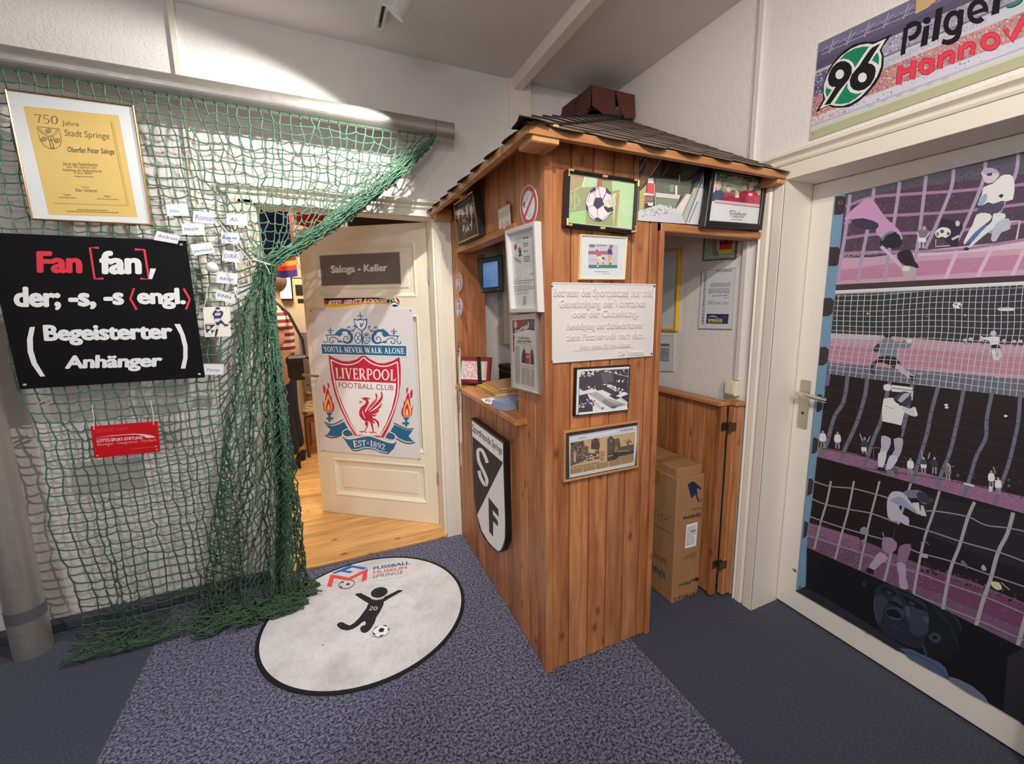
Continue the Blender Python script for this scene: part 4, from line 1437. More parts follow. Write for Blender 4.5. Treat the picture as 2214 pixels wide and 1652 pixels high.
# lashings round the crossbar
lash = MB()
for i in range(0, 43):
    x = -1.118 + i * SP
    pts = [(x, YP + math.cos(t) * (RP + .002), ZP + math.sin(t) * (RP + .002)) for t in [math.radians(255 - 15 * k) for k in range(2)]]
    mb.tube([pts[0], (x, 2.44, 2.316), pts[1]], .003, 5, caps=False)
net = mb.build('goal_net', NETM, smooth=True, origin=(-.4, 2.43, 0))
tag(net, 'green knotted goal net on the crossbar, gathered into a thick bunch beside the open door', 'net')
STR = plain('white_string', (226, 220, 208), .8)
mb = MB()
mb.tube([K + Vector((.062 * math.cos(t), .055 * math.sin(t), .012 * math.sin(2 * t) - .005)) for t in [2 * math.pi * k / 24 for k in range(25)]], .0035, 6)
mb.tube([K + Vector((-.05, -.05, 0)), K + Vector((-.10, -.03, .07)), K + Vector((-.16, .02, .17))], .002, 5)
mb.tube([K + Vector((.0, -.058, 0)), K + Vector((.012, -.064, -.03)), K + Vector((.02, -.06, -.055))], .002, 5)
mb.build('tie_string', STR, net)

# ---- framed certificate of honour at the top left
GOLDF = plain('thin_gilt_frame', (176, 140, 92), .28, .8, var=.1)
YI = 2.402
S = (0, 180, 340 / 1755)
root, pp, hole = picture('framed_award', 'white matted yellow award in a thin gilt frame hanging on the net', 'picture', [(36, 48), (1488, 242), (1700, 1585), (342, 1522)], PY(YI), .022, .006, GOLDF, recess=.006, src=S)
a = Art(pp, S, white=(224, 218, 214)); hole_base(a, hole, (226, 222, 218))
ye = (224, 186, 108)
a.poly([(262, 255), (1322, 362), (1532, 1494), (548, 1468)], ye)
a.line([(262, 255), (1322, 362), (1532, 1494), (548, 1468)], 3, (196, 158, 90), closed=True)
br = (104, 76, 50)
serif(a, '750', [(380, 342), (652, 366), (650, 466), (404, 440)], (70, 52, 40), scale=.62)
a.textbox('Jahre', 690, 415, 880, 484, br, slope=.085, lean=.08)
a.textbox('Stadt Springe', 718, 516, 1218, 610, br, slope=.075, lean=.08)
a.textbox('Oberfan Peter Saloga', 752, 708, 1276, 788, (66, 56, 58), slope=.045, lean=.08, bold=.008)
for t, x0, y0, x1, y1 in (('hat an den Feierlichkeiten', 706, 878, 1086, 916), ('zum 750. Jubiläum der', 738, 920, 1078, 950), ('Verleihung der Stadtrechte am', 694, 950, 1136, 990), ('5. Juni 2004', 822, 988, 1026, 1018), ('teilgenommen', 826, 1028, 1042, 1050), ('Der Ortsrat', 846, 1172, 1082, 1210), ('Springe', 908, 1150, 1000, 1166), ('Teuttes', 708, 1232, 792, 1254), ('Matz', 1166, 1250, 1236, 1272), ('Ortsbürgermeister', 656, 1264, 850, 1284), ('stellv. Ortsbürgermeister', 1084, 1282, 1326, 1300)):
    a.textbox(t, x0, y0, x1, y1, br, slope=.035, lean=.1)
a.line([(1240, 424), (1424, 1366), (602, 1338)], 7, (190, 150, 84)); a.line([(1262, 424), (1444, 1378)], 3, (176, 136, 76))
a.greek([(860, 1406), (1205, 1416), (1208, 1426), (862, 1416)], 1, (150, 116, 70), seed=1, words=12, ragged=0, fill=.8); a.greek([(748, 1424), (1322, 1440), (1324, 1450), (750, 1434)], 1, (150, 116, 70), seed=2, words=18, ragged=0, fill=.8)
sh = [(414, 482), (664, 512), (690, 640), (672, 700), (620, 734), (560, 730), (500, 700), (448, 630)]
a.line(sh, 5, br, closed=True)
a.line([(430, 495), (470, 545), (520, 575), (560, 610)], 20, br, sm=4); a.line([(650, 515), (625, 560), (590, 580), (566, 610)], 20, br, sm=4)
a.line([(430, 495), (470, 545), (520, 575), (560, 610)], 12, ye, sm=4); a.line([(650, 515), (625, 560), (590, 580), (566, 610)], 12, ye, sm=4)
a.poly([(556, 640), (582, 640), (612, 728), (572, 728)], br); a.poly([(562, 646), (576, 646), (600, 720), (578, 722)], ye)
a.ell(570, 614, 34, 26, br); a.ell(570, 614, 27, 19, ye); a.ell(570, 615, 10, 8, br)
for x, y in ((546, 532), (492, 626), (642, 640)): a.ell(x, y, 30, 26, br); a.ell(x, y, 22, 18, ye); a.ell(x, y, 13, 11, br); a.ell(x, y, 4, 4, ye)
a.build('print', root)

# ---- black definition sign
SIGNB = plain('black_sign_board', (14, 13, 15), .55, var=.05); SIGNB.node_tree.nodes['Principled BSDF'].inputs['Specular IOR Level'].default_value = .15
sg = thing('definition_sign', (-.80, YI, 1.14), 'large black sign with red and white lettering defining a fan, hanging on the net', 'sign')
S = (0, 500, 740 / 2214)
P = PY(YI - .002)
Q = quad3(P, [(-108, 6), (1204, 62), (1324, 946), (127, 1024)], S)
mb = MB(); plate(mb, Q, P.n, .006); 
a = Art(P, S, white=(232, 228, 226)); red = (226, 34, 60); wh = (238, 236, 234)
a.textbox('Fan', 234, 128, 530, 270, red, bold=.05, space=.97, slope=.012, lean=.03)
a.line([(640, 108), (582, 106), (612, 308), (670, 306)], 15, red)
a.line([(872, 118), (934, 120), (964, 310), (908, 306)], 15, red)
a.textbox('fan', 640, 126, 914, 280, wh, bold=.05, space=.97, lean=.03)
a.poly([(972, 240), (1010, 242), (984, 310), (962, 308)], wh)
a.textbox('der;', 84, 358, 390, 510, wh, bold=.05, space=.97, slope=.006, lean=.05)
a.textbox('-s,', 440, 398, 622, 506, wh, bold=.05, space=.97, lean=.03); a.textbox('-s', 668, 396, 802, 478, wh, bold=.05, space=.97, lean=.03)
a.line([(868, 368), (844, 436), (884, 508)], 15, red); a.line([(1188, 370), (1228, 440), (1204, 506)], 15, red)
a.textbox('engl.', 882, 366, 1198, 504, wh, bold=.05, space=.97, lean=.06)
a.textbox('Begeisterter', 276, 606, 1112, 742, wh, bold=.05, space=.97, slope=-.016, lean=.1)
a.textbox('Anhänger', 424, 804, 1054, 916, wh, bold=.05, space=.97, slope=-.022, lean=-.04)
a.poly([(194, 620), (228, 618), (214, 690), (216, 770), (240, 850), (294, 938), (262, 940), (206, 860), (180, 780), (176, 700)], wh)
a.poly([(1128, 600), (1166, 600), (1196, 670), (1214, 740), (1214, 820), (1200, 888), (1170, 888), (1186, 820), (1186, 750), (1166, 670)], wh)
a.merge(mb, 1)
mb.build('board', [SIGNB, INKS], sg)
for x, y in ((1171, 87), (1290, 926), (162, 994)):
    m2 = MB(); screw(m2, P.hit(S[0] + x * S[2], S[1] + y * S[2]), P.n, .0075); m2.build('screw_cap', CHR, sg)

# ---- red sponsor plaque on two strings
pq = thing('red_plaque', (-.80, YI, .86), 'red plastic plaque with white lettering hanging by two strings on the net', 'plaque')
S = (180, 840, 180 / 1749)
REDP = plain('red_acrylic', (214, 24, 34), .22, var=.02)
Q = quad3(P, [(148, 798), (1552, 690), (1618, 1324), (228, 1472)], S)
mb = MB(); plate(mb, Q, P.n, .004)
a = Art(P, S, white=(232, 226, 224)); pk = (240, 168, 168)
a.textbox('GEFÖRDERT DURCH', 258, 846, 944, 930, (228, 60, 66), slope=-.03 - .05)
a.poly([(270, 1032), (600, 985), (900, 962), (1080, 952), (1250, 958), (1400, 980), (1470, 1000), (1526, 1026), (1330, 1040), (1290, 1010), (1220, 985), (1100, 968), (900, 974), (600, 998)], (244, 214, 212))
a.textbox('Niedersächsische', 272, 1050, 665, 1068, pk, slope=-.07)
a.textbox('LOTTO-SPORT-STIFTUNG', 280, 1078, 1238, 1140, (250, 218, 216), bold=.03, slope=-.082, lean=.2)
a.textbox('Bewegen · Integrieren · Fördern', 290, 1154, 1532, 1222, pk, slope=-.082, lean=.2)
a.textbox('www.lotto-sport-stiftung.de', 1006, 1264, 1505, 1282, pk, slope=-.1)
for x, y in ((226, 852), (1478, 746), (300, 1412), (1532, 1214), (1546, 1282)): a.ell(x, y, 17, 15, (244, 196, 194))
a.merge(mb, 1)
mb.build('panel', [REDP, INKS], pq)
for x0, y0, x1, y1 in ((226, 850, 180, 330), (1478, 745, 1415, 250)):
    m2 = MB(); p0 = P.hit(S[0] + x0 * S[2], S[1] + y0 * S[2]) + P.n * .002; p1 = PY(2.418).hit(S[0] + x1 * S[2], S[1] + y1 * S[2])
    m2.tube([p0 - P.n * .004, p0, p0.lerp(p1, .4) + Vector((.003, 0, 0)), p1], .0014, 5); m2.build('string', STR, pq)

# ---- name cards clipped into the net
PAPER = plain('white_card', (238, 236, 236), .7, var=.01)
S = (330, 430, 230 / 1652)
S2 = (420, 640, 100 / 826)
ink = (58, 92, 176)
cards = [
 ('highest small white name card on the net, closest to the award frame', [(196, 88), (535, 72), (562, 258), (226, 268)], 'Milo', (262, 166, 412, 216), -.04, (96, 140, 214), S),
 ('small white name card with five light blue letters, right of the highest card', [(630, 186), (962, 216), (950, 388), (622, 366)], 'Roman', (664, 248, 956, 330), .09, (84, 116, 192), S),
 ('small white name card furthest right in the upper rows, with three blue letters', [(1142, 224), (1465, 244), (1478, 420), (1152, 402)], 'Ali', (1194, 286, 1316, 352), .03, (62, 84, 150), S),
 ('white name card with blue capitals, just above the top right corner of the black sign', [(444, 386), (794, 374), (812, 560), (466, 554)], 'MAXIM', (492, 450, 710, 496), -.02, (48, 74, 160), S),
 ('tilted white name card overlapping the top edge of the black sign', [(66, 496), (428, 576), (384, 702), (14, 638)], 'Andreas', (82, 560, 392, 610), .19, (86, 108, 170), S),
 ('white name card with a crossed and underlined blue name', [(1062, 512), (1392, 536), (1392, 704), (1066, 690)], 'Peter', (1080, 570, 1320, 632), .06, (44, 98, 190), S),
 ('white name card tilted up to the right, beside the right edge of the black sign', [(576, 712), (906, 670), (970, 834), (646, 888)], 'yannick', (640, 780, 932, 838), -.12, (62, 104, 184), S),
 ('white name card with four blue capitals directly right of the golf ball', [(1086, 790), (1408, 836), (1394, 1004), (1078, 962)], 'DiRK', (1118, 854, 1312, 920), .07, (74, 88, 140), S),
 ('white name card just below the golf ball', [(1000, 1128), (1324, 1160), (1312, 1330), (984, 1308)], 'Adrian', (1036, 1210, 1252, 1262), .09, (54, 76, 158), S),
 ('white name card with dark blue capitals hanging above the footballer tile', [(990, 1414), (1272, 1480), (1282, 1634), (970, 1560)], 'FiNN', (1014, 1480, 1218, 1530), .2, (44, 62, 130), S),
 ('white name card turned up to the right against the net bunch, with faint grey letters', [(1252, 1376), (1506, 1302), (1564, 1464), (1312, 1544)], 'Henri', (1296, 1420, 1478, 1466), -.2, (146, 156, 190), S),
 ('lowest white name card on the net, below the footballer tile', [(164, 1216), (534, 1216), (524, 1406), (190, 1412)], 'Florian', (226, 1296, 456, 1344), .03, (60, 80, 160), S2),
]
for i, (lab, q, t, bx, sl_, c_, src) in enumerate(cards):
    pl_ = PY(2.405 - .002 * (i % 3) - (.012 if i == 4 else 0))
    Q = quad3(pl_, q, src)
    mb = MB(); plate(mb, Q, pl_.n, .0012, ch=.0003)
    a = Art(pl_, src, white=(236, 230, 226))
    inner = [(q[k][0] + (q[(k + 2) % 4][0] - q[k][0]) * .06, q[k][1] + (q[(k + 2) % 4][1] - q[k][1]) * .09) for k in range(4)]
    a.line(inner, 3, (206, 206, 210), closed=True)
    dy = sl_ * (bx[2] - bx[0])
    a.textbox(t, bx[0], bx[1] - dy * .3, bx[2], bx[3] - dy * .3, c_, slope=sl_, shear=.1, bold=.004)
    if t == 'Peter':
        a.line([(1092, 606), (1180, 612), (1318, 608)], 9, c_, sm=3); a.line([(1156, 652), (1242, 660)], 9, c_)
    a.merge(mb, 1)
    c = sum(Q, Vector()) / 4
    o = mb.build('name_card', [PAPER, INK], origin=c)
    tag(o, lab, 'name card', 'name cards on the net')

# ---- golf ball
WPLAS = plain('golf_ball_white', (236, 234, 232), .3, var=.01, bmp=.5, bscale=420)
mb = MB(); c = PY(2.385).hit(330 + 922 * 230 / 1652, 430 + 1070 * 230 / 1652)
mb.ball(c, .024, 20, 14)
gb = mb.build('golf_ball', WPLAS, smooth=True); tag(gb, 'white golf ball hanging in the net among the name cards', 'golf ball')

# ---- footballer tile on a string
S = (420, 640, 100 / 826)
ft = thing('footballer_tile', (-.43, YI, 1.30), 'cream tile with a kicking footballer and black shield, hung by a white string', 'plaque')
TILE = plain('cream_tile', (240, 234, 218), .3, var=.02)
Q = quad3(P, [(150, 202), (634, 192), (662, 726), (188, 738)], S)
mb = MB(); plate(mb, Q, P.n, .005)
a = Art(P, S, white=(232, 226, 214)); bl = (40, 32, 72); bk = (22, 18, 28); pw = (238, 230, 216)
a.poly([(192, 482), (366, 490), (360, 600), (336, 676), (290, 704), (244, 690), (216, 660), (200, 590)], (150, 146, 140))
a.poly([(196, 500), (362, 502), (356, 600), (332, 668), (290, 694), (248, 682), (222, 652), (206, 590)], pw)
a.poly([(196, 512), (378, 514), (226, 664), (204, 600)], bk)
a.textbox('S', 218, 534, 292, 590, pw, bold=.05); a.textbox('F', 304, 606, 366, 660, bk, bold=.05)
a.poly([(192, 484), (388, 484), (388, 506), (192, 504)], (196, 190, 176))
a.poly([(326, 310), (370, 256), (400, 246), (450, 262), (500, 270), (520, 310), (510, 340), (488, 380), (470, 396), (380, 400), (352, 420), (350, 360), (330, 344)], bl, sm=3)
a.poly([(366, 314), (410, 298), (470, 300), (476, 330), (440, 350), (370, 352)], (200, 194, 196))
a.poly([(376, 225), (405, 202), (444, 210), (462, 240), (450, 272), (430, 282), (398, 268)], (216, 206, 196), sm=3); a.poly([(380, 218), (410, 198), (450, 208), (464, 240), (420, 232), (388, 246)], bk, sm=3); a.line([(415, 240), (440, 238)], 6, bk)
a.poly([(326, 330), (318, 350), (296, 362), (292, 380), (312, 374), (336, 350)], (206, 198, 190))
a.poly([(368, 410), (470, 394), (482, 420), (450, 452), (376, 470)], (226, 218, 206)); a.line([(368, 412), (480, 396), (484, 424), (452, 454), (376, 472), (366, 412)], 5, bk)
a.poly([(450, 440), (478, 424), (512, 460), (552, 508), (536, 528), (494, 490), (466, 490)], bk); a.poly([(540, 500), (580, 500), (618, 514), (616, 528), (580, 536), (540, 548)], (60, 48, 60))
a.poly([(388, 474), (452, 460), (470, 476), (440, 530), (392, 516)], bk); a.poly([(392, 516), (444, 530), (436, 590), (394, 586)], (214, 204, 196)); a.poly([(390, 588), (432, 596), (408, 690), (372, 686)], bk); a.poly([(370, 686), (406, 690), (398, 724), (366, 722)], (50, 42, 50))
a.merge(mb, 1); mb.build('tile', [TILE, INKS], ft)
m2 = MB()
for x0, y0, x1, y1 in ((176, 218, 232, -140), (588, 216, 480, -60)):
    p0 = P.hit(S[0] + x0 * S[2], S[1] + y0 * S[2]) + P.n * .002; p1 = PY(2.417).hit(S[0] + x1 * S[2], S[1] + y1 * S[2])
    m2 = MB(); m2.tube([p0, p0.lerp(p1, .5) + Vector((.002, 0, 0)), p1], .0014, 5); m2.build('string', STR, ft)

# ---- wooden clothes peg
PEG = plain('peg_wood', (196, 160, 124), .6, var=.1)
cpg = thing('clothes_peg', (-1.03, 2.40, 1.06), 'small wooden clothes peg on the net below the black sign', 'clothes peg')
c = PY(2.405).hit(97, 871); d = Vector((.020, 0, .009)); u = Vector((-.009, 0, .020)) * .28
for sgn, nm in ((1, 'peg_half'), (-1, 'peg_half')):
    m2 = MB(); o = u * sgn * 1.1
    m2.prism([c - d + o * .6, c + d + o, c + d + o + u * sgn, c - d + o * .6 + u * sgn * .7], (0, -.008, 0)); m2.build(nm, PEG, cpg)
m2 = MB(); m2.tube([c + Vector((0, .001, -.008)), c + Vector((0, -.01, 0)), c + Vector((0, .001, .008))], .0016, 6); m2.build('spring', CHR, cpg)
# ================================================================ signs on the cellar door
LP = LEAF
S5 = (670, 520, 250 / 2214)
GREYP = plain('grey_nameplate', (112, 104, 100), .35, var=.03)
pl_ = LP.off(-.0095)
Q = quad3(pl_, [(146, 294), (1712, 220), (1744, 828), (202, 868)], S5)
mb = MB(); plate(mb, Q, LN, .0015, ch=.0004)
a = Art(pl_, S5, white=(212, 196, 178)); a.textbox('Saloga - Keller', 396, 480, 1482, 668, (206, 190, 172), slope=-.036, lean=.03, bold=.045)
a.merge(mb, 1); c = sum(Q, Vector()) / 4
tag(mb.build('door_nameplate', [GREYP, INKS], origin=c), 'grey nameplate with pale lettering in the top panel of the open door', 'nameplate')

# long German-flag sticker ending in a round flag
pl_ = LP.off(.0012)
mb = MB(); a = Art(pl_, S5, white=(224, 208, 188))
top = spline([(264, 1070), (330, 1094), (420, 1100), (640, 1096), (880, 1090), (1080, 1086), (1240, 1090), (1400, 1110), (1560, 1138)], 4, False)
bot = spline([(280, 1262), (330, 1286), (420, 1284), (600, 1270), (800, 1246), (1000, 1226), (1200, 1214), (1400, 1216), (1560, 1234)], 4, False)
a.poly([(x, y - 8) for x, y in top] + [(x, y + 10) for x, y in reversed(bot)], (236, 228, 216))
n_ = len(top)
for k, c_ in enumerate(((28, 20, 22), (178, 30, 36), (224, 158, 36))):
    f0, f1 = k / 3, (k + 1) / 3
    a.poly([(t[0] + (b_[0] - t[0]) * f0, t[1] + (b_[1] - t[1]) * f0) for t, b_ in zip(top, bot)] + [(t[0] + (b_[0] - t[0]) * f1, t[1] + (b_[1] - t[1]) * f1) for t, b_ in reversed(list(zip(top, bot)))], c_)
for t_xt, q in (('JETZT', [(344, 1150), (612, 1146), (604, 1230), (336, 1240)]), ("GEHT'S", [(656, 1140), (1000, 1110), (1000, 1190), (660, 1212)]), ('LOOOS!!!', [(1050, 1112), (1484, 1128), (1470, 1184), (1028, 1186)])):
    a.text(t_xt, q, (240, 226, 222), bold=.035, shear=.15)
cx_, cy_, rr = 1632, 1180, 96
a.ell(cx_, cy_, rr + 6, rr + 6, (236, 228, 216)); a.ell(cx_, cy_, rr - 4, rr - 4, (240, 238, 232))
def circ(a0, a1, r=rr - 6): return [(cx_ + r * math.cos(math.radians(t)), cy_ + r * math.sin(math.radians(t))) for t in range(a0, a1 + 1, 6)]
a.poly(circ(-88, 24) + [(1668, 1160)], (196, 44, 48)); a.poly(circ(42, 138) + [(1620, 1222)], (36, 38, 110))
a.poly(circ(180, 222) + [(1590, 1176)], (28, 24, 24))
a.line([(1592, 1102), (1620, 1170), (1712, 1222)], 26, (70, 120, 50)); a.line([(1545, 1200), (1622, 1176)], 24, (70, 120, 50))
tag(a.build('flag_sticker', None, INKS), 'black red and gold flag sticker with white slogan and round flag on the door', 'sticker')

# football club crest poster
po = thing('crest_poster', L3(.45, .46, .004), 'white poster panel with a blue and red football club crest on the open door', 'poster')
pl_ = LP.off(.006)
Q = quad3(pl_, [(669.5, 668.5), (891.5, 667.5), (909.5, 993), (692, 974)])
mb = MB()
WPOST = plain('white_poster_panel', (226, 222, 224), .3, var=.01)
plate(mb, Q, LN, .004, ch=.0006)
a = Art(pl_, (660, 660, 260 / 2214), white=(212, 206, 206), eps=2e-5)
te = (32, 92, 130); rd = (186, 30, 58); wh = (226, 222, 222)
# pediment scrollwork
a.line([(1008, 128), (1012, 180), (1018, 246)], 16, te); a.line([(965, 208), (985, 186), (1010, 196), (1035, 186), (1060, 212)], 12, te, sm=4); a.ell(974, 210, 12, 12, te); a.ell(1056, 212, 12, 12, te)
a.poly([(892, 238), (950, 264), (990, 252), (1018, 246), (1045, 256), (1085, 264), (1140, 238), (1142, 330), (1130, 390), (1100, 440), (1040, 494), (975, 435), (915, 370), (898, 300)], te)
a.poly([(912, 268), (955, 284), (1000, 276), (1040, 276), (1080, 286), (1118, 270), (1122, 330), (1108, 385), (1085, 425), (1036, 466), (985, 420), (932, 360), (916, 310)], wh)
a.poly([(1000, 330), (1016, 318), (1030, 330), (1022, 352), (1030, 368), (1050, 330), (1076, 304), (1070, 340), (1052, 376), (1040, 396), (1024, 400), (1008, 384), (1006, 350), (1016, 340)], te); a.line([(1028, 398), (1022, 436)], 7, te); a.line([(1042, 396), (1048, 436)], 7, te)
a.line([(1042, 490), (1056, 742)], 24, te)
for x0, r_ in ((972, 1), (1130, 2)):
    a.ell(x0 if r_ == 1 else 1128, 604 if r_ == 1 else 610, 68, 104, te); a.ell(x0 if r_ == 1 else 1128, 604 if r_ == 1 else 610, 52, 86, wh)
a.line([(936, 545), (1008, 662)], 15, te); a.line([(1008, 545), (936, 662)], 15, te)
a.line([(1080, 600), (1178, 606)], 12, te); a.line([(1128, 610), (1132, 690)], 12, te); a.ell(1126, 556, 26, 24, te); a.line([(1088, 648), (1170, 652)], 10, te); a.poly([(1086, 575), (1110, 590), (1086, 600)], te); a.poly([(1168, 578), (1150, 592), (1172, 602)], te)
for mir in (0, 1):
    X = (lambda x, y: (x, y)) if not mir else (lambda x, y: (2 * 1050 - x + (y - 600) * .02, y + (1050 - x) * .026))
    M = lambda pts: [X(*p) for p in pts]
    a.line(M([(372, 550), (540, 548), (590, 540)]), 17, te)
    a.line(M([(385, 550), (410, 600), (400, 670), (360, 694), (338, 668), (352, 646)]), 14, te, sm=4)
    a.line(M([(620, 650), (560, 600), (490, 590), (445, 630), (460, 684), (505, 690), (525, 660), (500, 648)]), 15, te, sm=4)
    a.line(M([(596, 660), (690, 670), (760, 700), (820, 690)]), 18, te, sm=4); a.poly(M([(590, 690), (640, 664), (640, 630), (660, 660), (720, 672), (650, 684)]), te)
    a.poly(M([(540, 540), (600, 470), (650, 440), (720, 432), (800, 460), (860, 520), (884, 590), (868, 660), (820, 702), (770, 706), (740, 690), (800, 664), (832, 600), (806, 530), (750, 482), (690, 490), (660, 530), (640, 575), (600, 560)]), te, sm=3)
    a.poly(M([(650, 440), (658, 412), (684, 440)]), te); a.poly(M([(640, 575), (640, 520), (700, 520)]), te); a.poly(M([(780, 500), (812, 520), (800, 560)]), te)
    a.line(M([(838, 620), (800, 680), (730, 670), (708, 620), (740, 576), (786, 586), (790, 616), (764, 622)]), 15, te, sm=4)
    a.line(M([(800, 462), (860, 476), (910, 440), (934, 400), (905, 380)]), 14, te, sm=4); a.ell(*X(905, 388), 15, 15, te)
    a.line(M([(770, 450), (770, 410), (796, 388), (822, 402), (812, 424)]), 13, te, sm=4); a.ell(*X(810, 414), 12, 12, te)
    a.line(M([(888, 500), (880, 460), (850, 440)]), 12, te, sm=3)
    # finial
    fx, fy = (462, 480) if not mir else (1632, 496)
    a.line([(fx, fy - 74), (fx + 2, fy + 66)], 14, te); a.line([(fx - 48, fy - 4), (fx - 34, fy - 26), (fx - 6, fy - 2), (fx + 4, fy + 20)], 13, te, sm=3); a.line([(fx + 50, fy - 2), (fx + 38, fy - 26), (fx + 8, fy - 2), (fx, fy + 20)], 13, te, sm=3)
    a.poly([(fx, fy - 80), (fx + 13, fy - 40), (fx, fy - 14), (fx - 13, fy - 40)], te); a.rect(fx - 28, fy + 16, fx + 30, fy + 30, te)
a.poly([(290, 706), (1872, 738), (1876, 952), (304, 912)], (238, 236, 238)); a.poly([(298, 716), (1862, 750), (1864, 938), (312, 892)], te)
serif(a, "YOU'LL NEVER WALK ALONE", [(330, 760), (1822, 790), (1828, 896), (350, 858)], (240, 238, 240), scale=.95, gap=.03)
# shield
a.src = (660, 760, 260 / 1790)
shield = [(346, 52), (440, 100), (540, 140), (650, 148), (760, 120), (840, 66), (900, 66), (980, 120), (1080, 170), (1180, 176), (1300, 140), (1404, 82), (1424, 260), (1420, 480), (1390, 680), (1330, 900), (1250, 1120), (1170, 1280), (740, 1250), (640, 1080), (530, 860), (450, 660), (390, 420)]
a.poly(shield, rd)
a.line([(384, 120), (480, 168), (590, 196), (700, 190), (800, 150), (868, 92), (930, 140), (1020, 190), (1140, 220), (1260, 206), (1372, 154)], 17, wh, sm=3)
a.line([(384, 120), (420, 360), (470, 600), (560, 850), (680, 1090), (782, 1245)], 17, wh, sm=3); a.line([(1372, 154), (1388, 400), (1376, 640), (1310, 880), (1220, 1090), (1118, 1262)], 17, wh, sm=3)
a.poly([(448, 430), (1356, 472), (1340, 640), (1290, 850), (1210, 1060), (1105, 1252), (790, 1240), (690, 1070), (590, 860), (500, 640)], wh)
serif(a, 'LIVERPOOL', [(442, 240), (1352, 268), (1350, 438), (458, 402)], (232, 222, 220), scale=1.0, gap=.05)
a.textbox('FOOTBALL CLUB', 498, 458, 1314, 538, (150, 40, 56), slope=.052, lean=.02)
# bird
bird = [(868, 690), (905, 680), (975, 705), (930, 715), (950, 745), (940, 790), (910, 840), (890, 880), (905, 905), (930, 880), (950, 900), (1000, 960), (990, 1010), (995, 1050), (970, 1060), (950, 1040), (890, 1035), (840, 1000), (808, 950), (806, 890), (830, 830), (880, 790), (905, 755), (895, 730), (870, 720), (850, 705)]
a.poly(bird, rd, sm=3)
a.poly([(848, 870), (856, 930), (880, 980), (905, 1000), (880, 960), (866, 910)], wh)
for pts in ([(905, 905), (920, 850), (960, 790), (1010, 740), (1050, 690), (1048, 616), (1075, 650), (1070, 720), (1020, 790), (960, 850), (930, 900)],
            [(935, 890), (1000, 820), (1070, 740), (1120, 670), (1130, 590), (1154, 640), (1150, 710), (1090, 790), (1020, 850), (950, 905)],
            [(950, 900), (1030, 860), (1100, 810), (1140, 760), (1124, 830), (1060, 880), (980, 915)],
            [(960, 915), (1040, 895), (1100, 860), (1090, 900), (1030, 930), (970, 930)], [(960, 930), (1030, 940), (1070, 930), (1040, 965), (990, 960)]):
    a.poly(pts, rd, sm=3)
for pts in ([(900, 890), (960, 810), (1040, 730), (1056, 690)], [(945, 880), (1020, 800), (1110, 700), (1134, 640)], [(960, 900), (1050, 850), (1120, 790)]): a.line(pts, 7, wh, sm=3)
a.poly([(980, 980), (1040, 1000), (1090, 1040), (1104, 1090), (1088, 1148), (1080, 1090), (1050, 1040), (1000, 1010)], rd, sm=3); a.poly([(950, 950), (990, 1000), (1040, 1060), (1030, 1080), (980, 1030)], rd)
a.poly([(895, 1035), (942, 1050), (935, 1110), (890, 1190), (880, 1186), (915, 1110), (890, 1090)], rd); a.poly([(965, 1050), (1000, 1040), (1012, 1110), (1025, 1195), (1010, 1195), (985, 1110)], rd)
for x, y in ((868, 1196), (1015, 1206)): a.line([(x - 64, y - 4), (x, y - 6), (x + 52, y + 10)], 12, rd); a.line([(x - 40, y + 16), (x, y - 4)], 9, rd)
a.line([(800, 748), (830, 738), (866, 760)], 9, rd); a.poly([(805, 782), (825, 740), (838, 760)], rd); a.line([(832, 690), (880, 702)], 8, rd)
# torches
for sx, (tx, ty) in ((1, (350, 700)), (-1, (1516, 770))):
    T = lambda pts: [(tx + sx * (x - 350), ty + (y - 700)) for x, y in pts]
    a.poly(T([(252, 716), (286, 780), (300, 690), (330, 540), (360, 610), (380, 680), (396, 655), (400, 730), (432, 800), (430, 860), (405, 900), (310, 900), (275, 860), (270, 790)]), rd, sm=2)
    a.poly(T([(272, 490), (310, 560), (296, 626), (270, 590)]), rd, sm=2); a.poly(T([(332, 456), (362, 500), (356, 552), (338, 520)]), rd, sm=2); a.poly(T([(300, 560), (322, 580), (300, 626)]), (230, 170, 90))
    a.poly(T([(340, 630), (378, 720), (400, 780), (404, 850), (385, 896), (316, 896), (285, 850), (290, 770), (310, 720)]), (228, 172, 92), sm=2)
    a.poly(T([(346, 700), (376, 780), (384, 850), (374, 896), (330, 896), (308, 850), (322, 780)]), rd, sm=2); a.poly(T([(352, 770), (372, 850), (364, 897), (340, 897), (328, 850)]), (236, 190, 110), sm=2); a.poly(T([(354, 850), (364, 896), (346, 896)]), rd)
    a.poly(T([(314, 912), (408, 912), (386, 944), (336, 944)]), te); a.rect(*(lambda p: (min(p[0][0], p[1][0]), p[0][1], max(p[0][0], p[1][0]), p[1][1]))(T([(346, 940), (378, 1046)])), te)
    a.ell(*T([(334, 996)])[0], 18, 16, te); a.ell(*T([(404, 998)])[0], 18, 16, te); a.rect(*(lambda p: (min(p[0][0], p[1][0]), p[0][1], max(p[0][0], p[1][0]), p[1][1]))(T([(336, 984), (402, 1010)])), te)
